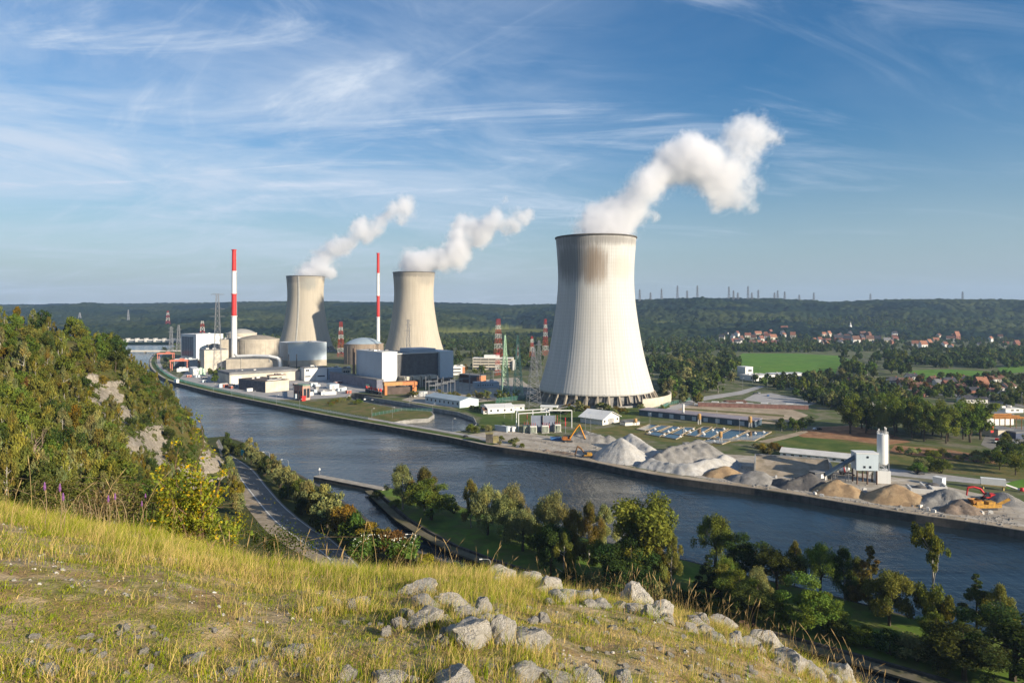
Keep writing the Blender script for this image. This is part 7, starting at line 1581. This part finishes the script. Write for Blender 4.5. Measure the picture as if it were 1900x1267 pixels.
# ------------------------------------------------------------------ hilltop: stones, grass, stems, bushes
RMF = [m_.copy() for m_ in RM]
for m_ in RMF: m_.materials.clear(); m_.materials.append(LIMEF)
def stone(px, py, wp, hp, i, label, group='limestone rocks in the grass', rot=None, name='rock', sink=.25, zrot=None):
    p = on_dome(px, min(py+hp*.35, 1300)); s = p[1]/F; o = link(name, RMF[i % 9]); sc = wp*s*.60
    o.scale = (sc, sc*.8, hp*s*.62); o.location = (p[0], p[1]+sc*.2, p[2]+hp*s*.62*(.40-sink)); o.rotation_euler = (.15*math.sin(i*2.1), .22*math.cos(i*1.7), (i*2.4) % 6.28 if zrot is None else zrot)
    return tag(o, label, 'rock', group)
big = [(936, 1062, 46, 30, 'rounded pale rock at the left end of the ridge line'), (984, 1068, 60, 28, 'long low pale rock second from the left on the ridge line'), (1022, 1086, 62, 34, 'pale rock slab stepping down the ridge line'), (1052, 1100, 44, 26, 'small pale rock at the foot of the ridge slab'), (1080, 1098, 40, 30, 'upright grey rock right of the ridge slab'), (1103, 1100, 34, 24, 'round grey rock beside the upright one'),
       (1183, 1108, 72, 44, 'sharp peaked pale rock in the middle of the ridge line'), (1222, 1130, 62, 36, 'long rock trailing down from the peaked one'), (1298, 1140, 30, 32, 'small square rock standing on the ridge'), (1338, 1158, 46, 24, 'flat rock behind the brown stump'), (1330, 1182, 46, 20, 'low flat stone left of the brown stump'), (1368, 1184, 38, 26, 'pale block in front of the brown stump'),
       (1424, 1186, 66, 66, 'largest boulder on the ridge, pale and round-backed'), (1472, 1224, 62, 48, 'tilted pale rock right of the largest boulder'), (1508, 1242, 50, 36, 'cracked rock below the tilted one'), (1562, 1256, 66, 44, 'last pale rock at the bottom of the ridge line'),
       (778, 1090, 64, 28, 'long grey rock lying in straw grass'), (832, 1112, 62, 34, 'pitted grey rock right of the long grey one'), (795, 1120, 60, 26, 'flat grey rock under the pitted one'), (893, 1130, 44, 40, 'pointed grey rock above the central outcrop'), (870, 1140, 60, 26, 'low grey rock joining the pointed one'), (785, 1155, 70, 48, 'ridged rock left of the central outcrop'), (750, 1140, 36, 26, 'dark-faced stone left of the ridged rock'),
       (868, 1178, 110, 66, 'large central outcrop of fluted grey limestone'), (930, 1182, 70, 48, 'right shoulder of the central outcrop'), (982, 1192, 66, 44, 'mossy rock at the right end of the central outcrop'), (672, 1104, 34, 22, 'small pale stone near the ridge of straw grass'), (648, 1120, 34, 28, 'grey stone in short grass'), (622, 1124, 30, 20, 'low stone left of the grey one'), (588, 1136, 28, 16, 'pale stone on bare soil'),
       (722, 1246, 70, 42, 'smooth pale boulder at the bottom edge'), (842, 1252, 84, 54, 'sharp-edged spotted boulder at the bottom edge'), (768, 1248, 30, 24, 'small stone between the two bottom boulders'), (968, 1246, 76, 36, 'dark-streaked flat rock at the bottom edge'), (1030, 1254, 60, 30, 'pale rock joining the dark-streaked flat one'), (1086, 1250, 66, 42, 'crumbly grey rock at the bottom edge'), (1160, 1256, 56, 36, 'grey rock at the bottom right of the grass'),
       (88, 1236, 34, 26, 'rounded stone at the bottom left'), (52, 1222, 36, 22, 'dark stone beside the rounded one'), (345, 1212, 60, 20, 'flat stone half buried in the left soil'), (430, 1236, 30, 18, 'low brown-grey stone in the left soil'), (540, 1208, 60, 22, 'flat grey stone in the middle of the soil'), (640, 1242, 44, 22, 'bluish stone left of the smooth boulder'), (570, 1204, 30, 18, 'pale pebble beside the flat grey stone')]
for i, (px, py, wp, hp, lab) in enumerate(big): stone(px, py, wp*1.02, hp*.95, i, lab, sink=.12)
rg = np.random.default_rng(3); RL_ = [(925, 1066), (985, 1078), (1025, 1098), (1085, 1112), (1140, 1118), (1190, 1125), (1250, 1146), (1300, 1152), (1345, 1172), (1400, 1200), (1450, 1220), (1490, 1242), (1540, 1258), (1580, 1266)]
for i in range(34):
    q = rg.uniform(920, 1585); stone(q, float(np.interp(q, [a for a, b in RL_], [b for a, b in RL_]))+rg.uniform(-4, 8), rg.uniform(22, 44), rg.uniform(14, 26), i+3, 'pale broken limestone piece in the jagged ridge line', 'broken pieces of the ridge line', sink=.15)
for i in range(18):
    stone(rg.uniform(700, 1010), rg.uniform(1130, 1206), rg.uniform(18, 40), rg.uniform(12, 24), i+5, 'grey limestone piece around the central outcrop', 'broken pieces of the central outcrop', sink=.15)
BIGP = np.array([on_dome(q[0], min(q[1]+q[3]*.45, 1300))[:2] for q in big])
r = np.random.default_rng(77)
for i in range(230):
    px, py = (r.uniform(0, 1240), r.uniform(1110, 1262)) if i < 175 else (r.uniform(1240, 1560), r.uniform(1165, 1262))
    if i >= 175 and (py-1165) < (px-1240)*.28: continue
    if px < 650 and py < 1150: continue
    wp = r.uniform(6, 20); stone(px, py, wp, wp*r.uniform(.5, .8), i, 'small loose limestone pebble lying on the grassy soil', 'loose pebbles on the hilltop', name='pebble', sink=.2)
# stone chips
n_ = 3600; y = 2.5*np.exp(r.random(n_)*math.log(8.6/2.5)); x = r.uniform(-.8, .8, n_)*y; k = fnoise(x*1.7, y*1.7, 4, 80) < .50; x, y = x[k], y[k]; Vs, Fs = [], []
tet = np.array([(-1, -.8, -.4), (1, -.9, -.3), (.8, .9, -.4), (-.9, .8, -.3), (-.4, -.5, .6), (.6, -.4, .5), (.4, .5, .7), (-.5, .4, .5)]); tf = np.array([(4, 5, 6, 7), (0, 1, 5, 4), (1, 2, 6, 5), (2, 3, 7, 6), (3, 0, 4, 7)])
for i, (a, b, z) in enumerate(zip(x, y, dome_z(x, y))):
    c = r.uniform(0, 6.28); R_ = np.array([[math.cos(c), -math.sin(c), 0], [math.sin(c), math.cos(c), 0], [0, 0, 1]]); Vs.append((tet*r.uniform(.5, 1.3, tet.shape))@R_*(.006+.016*r.random()**3)+np.array([a, b, z])); Fs.append(tf+8*i)
tag(link('stone_chips', mesh_np('stone_chips', np.concatenate(Vs), np.concatenate(Fs), [LIMEF])), 'small pale stone chips strewn over the bare hilltop soil', 'gravel', kind='stuff')
# stump
p = on_dome(1380, 1172); s = p[1]/F; t = empty('tree_stump', p, .4, 'dark brown broken stump on the ridge beside pale blocks', 'stump')
mb = MB(); mb.lathe([(14*s, -.1), (11*s, 12*s), (9*s, 26*s), (5*s, 24*s), (0, 18*s)], 9); mb.build('wood', mat('rotten_wood', (.085, .05, .03), .95, .4, 20, bump=.01), t); mb = MB(); mb.lathe([(8*s, -.1), (7*s, 14*s), (3*s, 20*s), (0, 16*s)], 7, (22*s, -.02, 0)); mb.build('splinter', MATS['rotten_wood'], t)

def pts_on_dome(n, ymin, ymax, umin=-.80, umax=.80, pw=1.0):
    y = ymin*np.exp(r.random(n)*math.log(ymax/ymin)) if pw == 1 else ymin+(ymax-ymin)*r.random(n)**pw
    u = r.uniform(umin, umax, n); return u*y, y
def visible(x, y, slack=.5):                  # in front of, or just over, the brow
    b = np.interp(x/np.maximum(y, 1), UK, UB); s = np.maximum(-dome_rel(x, y)/y, 0); return y < math.sqrt(DA/DC)+slack
def blades(x, y, h, wd, lean, cols, seg=2):
    n = len(x); z = dome_z(x, y)-.01; az = r.uniform(0, 6.28, n); la = r.uniform(.15, 1, n)*lean; P0 = np.stack([x, y, z], -1)
    d = np.stack([np.cos(az), np.sin(az), np.zeros(n)], -1); sd_ = np.stack([-np.sin(az+.8), np.cos(az+.8), np.zeros(n)], -1)
    V = []; ks = seg+1
    for i in range(ks):
        t = i/seg; c = P0+d*(h*la*t*t)[:, None]+np.array([0, 0, 1.])*(h*t*(1-.35*la*t))[:, None]; wv_ = wd*(1-t*.92)
        V += [c-sd_*wv_[:, None]*.5, c+sd_*wv_[:, None]*.5]
    V = np.stack(V, 1).reshape(-1, 3); k = 2*ks; b0 = (np.arange(n)*k)[:, None]
    Fq = np.concatenate([b0+np.array([2*i, 2*i+1, 2*i+3, 2*i+2]) for i in range(seg)], 1).reshape(-1, 4)
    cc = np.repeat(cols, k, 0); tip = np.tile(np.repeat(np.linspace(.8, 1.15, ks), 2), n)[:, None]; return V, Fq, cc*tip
def grasscol(n, straw):
    g1, g2, s1, s2 = np.array([.17, .27, .014]), np.array([.42, .42, .03]), np.array([.80, .60, .22]), np.array([.58, .42, .16])
    q = r.random((n, 1)); gr_ = g1*(1-q)+g2*q; st = s1*(1-q)+s2*q; m = (r.random(n) < straw)[:, None]; return np.where(m, st, gr_)*(.75+.5*r.random((n, 1)))
GR = leafmat('grass_blades', (1, 1, 1), trans=.5, hue=0, val=0)
parts = []
# short turf
x, y = pts_on_dome(330000, 2.4, 9.6); pt = fnoise(x*1.7, y*1.7, 4, 80); dens = np.clip((pt-.405)*7, .10, 1); k = r.random(len(x)) < dens; x, y = x[k], y[k]
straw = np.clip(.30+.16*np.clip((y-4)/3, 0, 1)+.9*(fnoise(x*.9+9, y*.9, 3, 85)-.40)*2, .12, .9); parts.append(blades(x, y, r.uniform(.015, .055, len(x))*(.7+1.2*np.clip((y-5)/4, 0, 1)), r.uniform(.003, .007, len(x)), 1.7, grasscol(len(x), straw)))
# tall straw grass toward the brow, in tufts
tx, ty = pts_on_dome(3200, 3.4, 9.6, pw=.8); th = fnoise(tx*.7+3, ty*.7, 3, 90); k = (r.random(len(tx)) < np.clip((th-.40)*5, 0.03, 1)*np.clip((ty-4.3)/2.6, .03, 1)); tx, ty = tx[k], ty[k]
nb = 42; x = np.repeat(tx, nb)+r.normal(0, .085, len(tx)*nb); y = np.repeat(ty, nb)+r.normal(0, .085, len(tx)*nb); hh = np.repeat(r.uniform(.09, .22, len(tx)), nb)*r.uniform(.5, 1.15, len(x))
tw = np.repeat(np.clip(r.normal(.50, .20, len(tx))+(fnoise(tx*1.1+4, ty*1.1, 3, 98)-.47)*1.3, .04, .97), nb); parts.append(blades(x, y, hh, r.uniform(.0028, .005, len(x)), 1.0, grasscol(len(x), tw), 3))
# tufts growing round the rocks
q = np.repeat(BIGP, 9, 0)+r.normal(0, .13, (len(BIGP)*9, 2)); q = q[q[:, 1] > 2.4]; nb = 30; x = np.repeat(q[:, 0], nb)+r.normal(0, .05, len(q)*nb); y = np.repeat(q[:, 1], nb)+r.normal(0, .05, len(q)*nb); parts.append(blades(x, y, r.uniform(.05, .16, len(x)), r.uniform(.003, .006, len(x)), 1.0, grasscol(len(x), .55), 3))
# green tufts
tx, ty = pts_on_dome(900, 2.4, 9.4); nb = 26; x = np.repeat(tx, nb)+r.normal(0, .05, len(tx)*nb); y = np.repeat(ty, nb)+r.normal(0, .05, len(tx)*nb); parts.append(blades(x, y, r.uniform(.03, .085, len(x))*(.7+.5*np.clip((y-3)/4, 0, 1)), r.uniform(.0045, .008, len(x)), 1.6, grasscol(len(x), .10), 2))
vo = 0; Vs, Fs, Cs = [], [], []
for V, Fq, c in parts: Vs.append(V); Fs.append(Fq+vo); vo += len(V); Cs.append(c)
tag(link('grass', mesh_np('grass', np.concatenate(Vs), np.concatenate(Fs), [GR], np.concatenate(Cs))), 'sunlit green and straw-coloured grass covering the hilltop', 'grass', kind='stuff')
# long seeding stems
x, y = pts_on_dome(2300, 3.6, 9.3, pw=.62); k = r.random(len(x)) < np.clip((fnoise(x*.5+7, y*.5, 3, 95)-.34)*5, .12, 1); x, y = x[k], y[k]; n_ = len(x)
V1, F1, C1 = blades(x, y, r.uniform(.18, .50, n_)*np.where(x/y < -.25, 1.25, 1.0), np.full(n_, .0030), .55, np.tile(np.array([.50, .36, .14]), (n_, 1))*r.uniform(.7, 1.15, (n_, 1)), 5)
V1 = V1.reshape(n_, 12, 3); tip = V1[:, 8:12].reshape(n_, 2, 2, 3).mean(2)            # seed heads near the tip
a = tip[:, 0]; b = tip[:, 1]+(tip[:, 1]-tip[:, 0])*.1; sdv = (V1[:, 1]-V1[:, 0]); sdv /= np.linalg.norm(sdv, axis=1)[:, None]; wv_ = r.uniform(.0025, .006, n_)[:, None]; mid_ = (a+b)/2
V2 = np.stack([a, mid_-sdv*wv_, b, mid_+sdv*wv_], 1).reshape(-1, 3); F2 = np.arange(4*n_).reshape(-1, 4); C2 = np.repeat(np.tile(np.array([.46, .32, .15]), (n_, 1))*r.uniform(.6, 1.1, (n_, 1)), 4, 0)
V1 = V1.reshape(-1, 3)
tag(link('straw_stems', mesh_np('straw_stems', np.concatenate([V1, V2]), np.concatenate([F1, F2+len(V1)]), [GR], np.concatenate([C1, C2]))), 'tall dry seed-bearing grass stems standing over the turf', 'grass', kind='stuff')
# tall single stems against the water
for i, (px, py, ht, ln) in enumerate(((1575, 1262, 95, -30), (1590, 1266, 70, -12), (1588, 1262, 88, -22), (1610, 1266, 60, -14), (1760, 1266, 82, -28), (1660, 1266, 50, 10), (1270, 1150, 60, 18), (1235, 1140, 70, -22), (1330, 1160, 46, 30), (1470, 1190, 60, 8), (1640, 1266, 46, -16), (1520, 1230, 80, -35), (1556, 1250, 76, -30), (670, 1040, 90, 10), (640, 1040, 60, 40), (700, 1055, 90, -16), (730, 1050, 80, 50), (845, 1075, 70, -22), (905, 1075, 60, 24), (760, 1055, 96, 20), (560, 1030, 70, 14), (520, 1010, 60, -10), (1140, 1110, 56, 14), (60, 960, 110, -10), (20, 980, 90, 16), (110, 985, 90, 60), (180, 985, 110, 50), (255, 985, 120, 60), (225, 985, 100, -30))):
    p = on_dome(px, min(py, 1262)); s = p[1]/F; mb = MB(); L_ = ht*s; q = [(0, 0, 0), (ln*s*.2, 0, L_*.4), (ln*s*.55, .01, L_*.75), (ln*s, .02, L_)]
    mb.tube(q, [.0020, .0018, .0015, .0011], 4); e = np.array(q[3]); e0 = np.array(q[2]); mb.tube([tuple(e0+(e-e0)*.55), tuple(e0+(e-e0)*.8), tuple(e+(e-e0)*.15)], [.0025, .0045, .001], 5)
    o = mb.build('grass_stem', mat('straw_stem', (.50, .36, .16), .9, .2, 5)); o.location = p; tag(o, 'single tall dry grass stem rising over the grass edge', 'grass stem', 'single tall stems over the ridge')
# yellow-green sapling
p = on_dome(335, 985); s = p[1]/F; t = empty('birch_sapling', p+np.array([0, .5, -.2]), 0, 'young yellow-green sapling at the grass edge with sunlit leaves', 'sapling'); rr = np.random.default_rng(8); mb = MB(); C, R_ = [], []
for i in range(20):
    a = rr.random()*6.28; hgt = (.5+rr.random()*.55)*(1.3 if i % 6 else 1.75); sp = .55*rr.random()*(1.6-hgt*.55)
    e = np.array([sp*math.cos(a)*1.35+.05, sp*math.sin(a), hgt*.95]); limb(mb, (rr.normal(0, .06), rr.normal(0, .06), -.1), e, .010, .003, rr, 5, 5, .04)
    for k in range(6): f = .35+.65*k/5; C.append(e*f+rr.normal(0, .05, 3)); R_.append(.07+.05*rr.random())
C += [np.array([rr.uniform(-.65, .6), rr.uniform(-.3, .3), rr.uniform(.0, .42)]) for _ in range(60)]; R_ += [.10]*60
mb.build('stems', mat('reddish_twig', (.16, .10, .06), .9, .3, 8), t); V, Fq, c = leafcloud(rr, np.array(C), np.array(R_), 5200, .024, 1.0)
yl = (rr.random(len(c)//4) < .16).repeat(4)[:, None]; c = np.where(yl, c*np.array([2.2, 1.35, .6]), c); link('leaves', mesh_np('leaves', V, Fq, [leafmat('sapling_leaves', (.25, .28, .035), .5, 0, 0)], c), t)
# brambles on the left
def bramble(px, py, wm, hm, seed, label, leafc, nl, stemc, ns):
    p = on_dome(px, py); t = empty('bramble_bush', p+np.array([0, .9, -.25]), 0, label, 'bush', 'brambles at the left grass edge'); rr = np.random.default_rng(seed); mb = MB(); C, R_ = [], []
    for i in range(ns):
        x0 = rr.uniform(-wm, wm)*.7; hh_ = hm*rr.uniform(.7, 1.15); dx = rr.normal(0, .45); q = [np.array([x0, rr.normal(0, .2), -.1])]
        for k in range(1, 7): f = k/6; q.append(np.array([x0+dx*f*f*1.4, q[0][1]+rr.normal(0, .02), hh_*math.sin(f*1.9)/math.sin(1.57)*.95]))
        mb.tube([tuple(v) for v in q], [.0042-.0005*k for k in range(7)], 4)
        for v in q[2:]: C.append(v+rr.normal(0, .06, 3)); R_.append(.09+.06*rr.random())
    mb.build('stems', stemc, t); V, Fq, c = leafcloud(rr, np.array(C), np.array(R_), nl, .017, .9); link('leaves', mesh_np('leaves', V, Fq, [leafc], c), t); return t
BL = leafmat('bramble_leaves', (.11, .12, .03), .4, 0, 0); DS = mat('dry_bramble_stem', (.27, .20, .11), .9, .3, 8)
bramble(35, 955, .75, .48, 1, 'green leafy bramble at the far left grass edge', BL, 2600, DS, 22)
bramble(130, 960, .7, .50, 2, 'brown twiggy bramble with arching stems', leafmat('brown_bramble_leaves', (.14, .10, .04), .4, 0, 0), 900, DS, 46)
bramble(215, 970, .6, .42, 3, 'thin dry bramble left of the yellow-green sapling', BL, 900, DS, 34)
bramble(460, 1005, .4, .30, 4, 'low dark green bush right of the yellow-green sapling', leafmat('dark_bramble_leaves', (.055, .075, .016), .4, 0, 0), 1700, DS, 14)
for i, (px, py, ht) in enumerate(((52, 950, 20), (45, 932, 16), (165, 945, 22), (232, 940, 20), (225, 955, 22), (150, 950, 18), (12, 930, 18))):
    p = on_dome(px, 985); s = p[1]/F; q = np.array([(px-950)/F*p[1], p[1]+.5, H-(py-HZ)/F*p[1]]); t = empty('purple_flower', (q[0], q[1], q[2]-.45), 0, 'small purple flower spike among the brambles', 'flower', 'purple flowers in the brambles')
    mb = MB(); mb.tube([(0, 0, 0), (.02, 0, .3), (.0, 0, .45)], .003, 4); mb.build('stem', DS, t); mb = MB(); mb.lathe([(0, .41), (.012, .43), (.011, .46), (.005, .49), (0, .50)], 8); mb.build('petals', mat('purple_petals', (.28, .11, .33), .9, .3, 30), t)
t = empty('white_flower_plant', on_dome(690, 1022)+np.array([0, .7, -.1]), 0, 'leafy green plant with white flowers at the grass edge above the canal', 'plant'); rr = np.random.default_rng(12); C = np.array([[rr.uniform(-.45, .5), rr.uniform(-.15, .15), rr.uniform(.05, .26)] for _ in range(26)])
V, Fq, c = leafcloud(rr, C, np.full(26, .09), 1500, .02, .8); link('leaves', mesh_np('leaves', V, Fq, [leafmat('flower_plant_leaves', (.10, .17, .04), .4, 0, 0)], c), t)
V, Fq, c = leafcloud(rr, C+np.array([0, 0, .09]), np.full(26, .05), 170, .011, .5); link('blossoms', mesh_np('blossoms', V, Fq, [leafmat('white_blossoms', (.70, .72, .60), .3, 0, 0)], c*0+1), t)
# ------------------------------------------------------------------ air
mb = MB(); mb.box(-6500, -900, -8, 7500, 8600, 360)
hm = bpy.data.materials.new('valley_haze'); hm.use_nodes = True
N, L, n, M_, mix, ss = nodes_of(hm.node_tree)
pv = n('ShaderNodeVolumePrincipled', _Density=5.2e-5, _Anisotropy=.15); pv.inputs['Color'].default_value = (.45, .66, 1.0, 1)
o_ = n('ShaderNodeOutputMaterial'); L.new(pv.outputs[0], o_.inputs['Volume'])
tag(mb.build('haze', hm), 'pale blue haze filling the valley air', 'haze', kind='stuff')
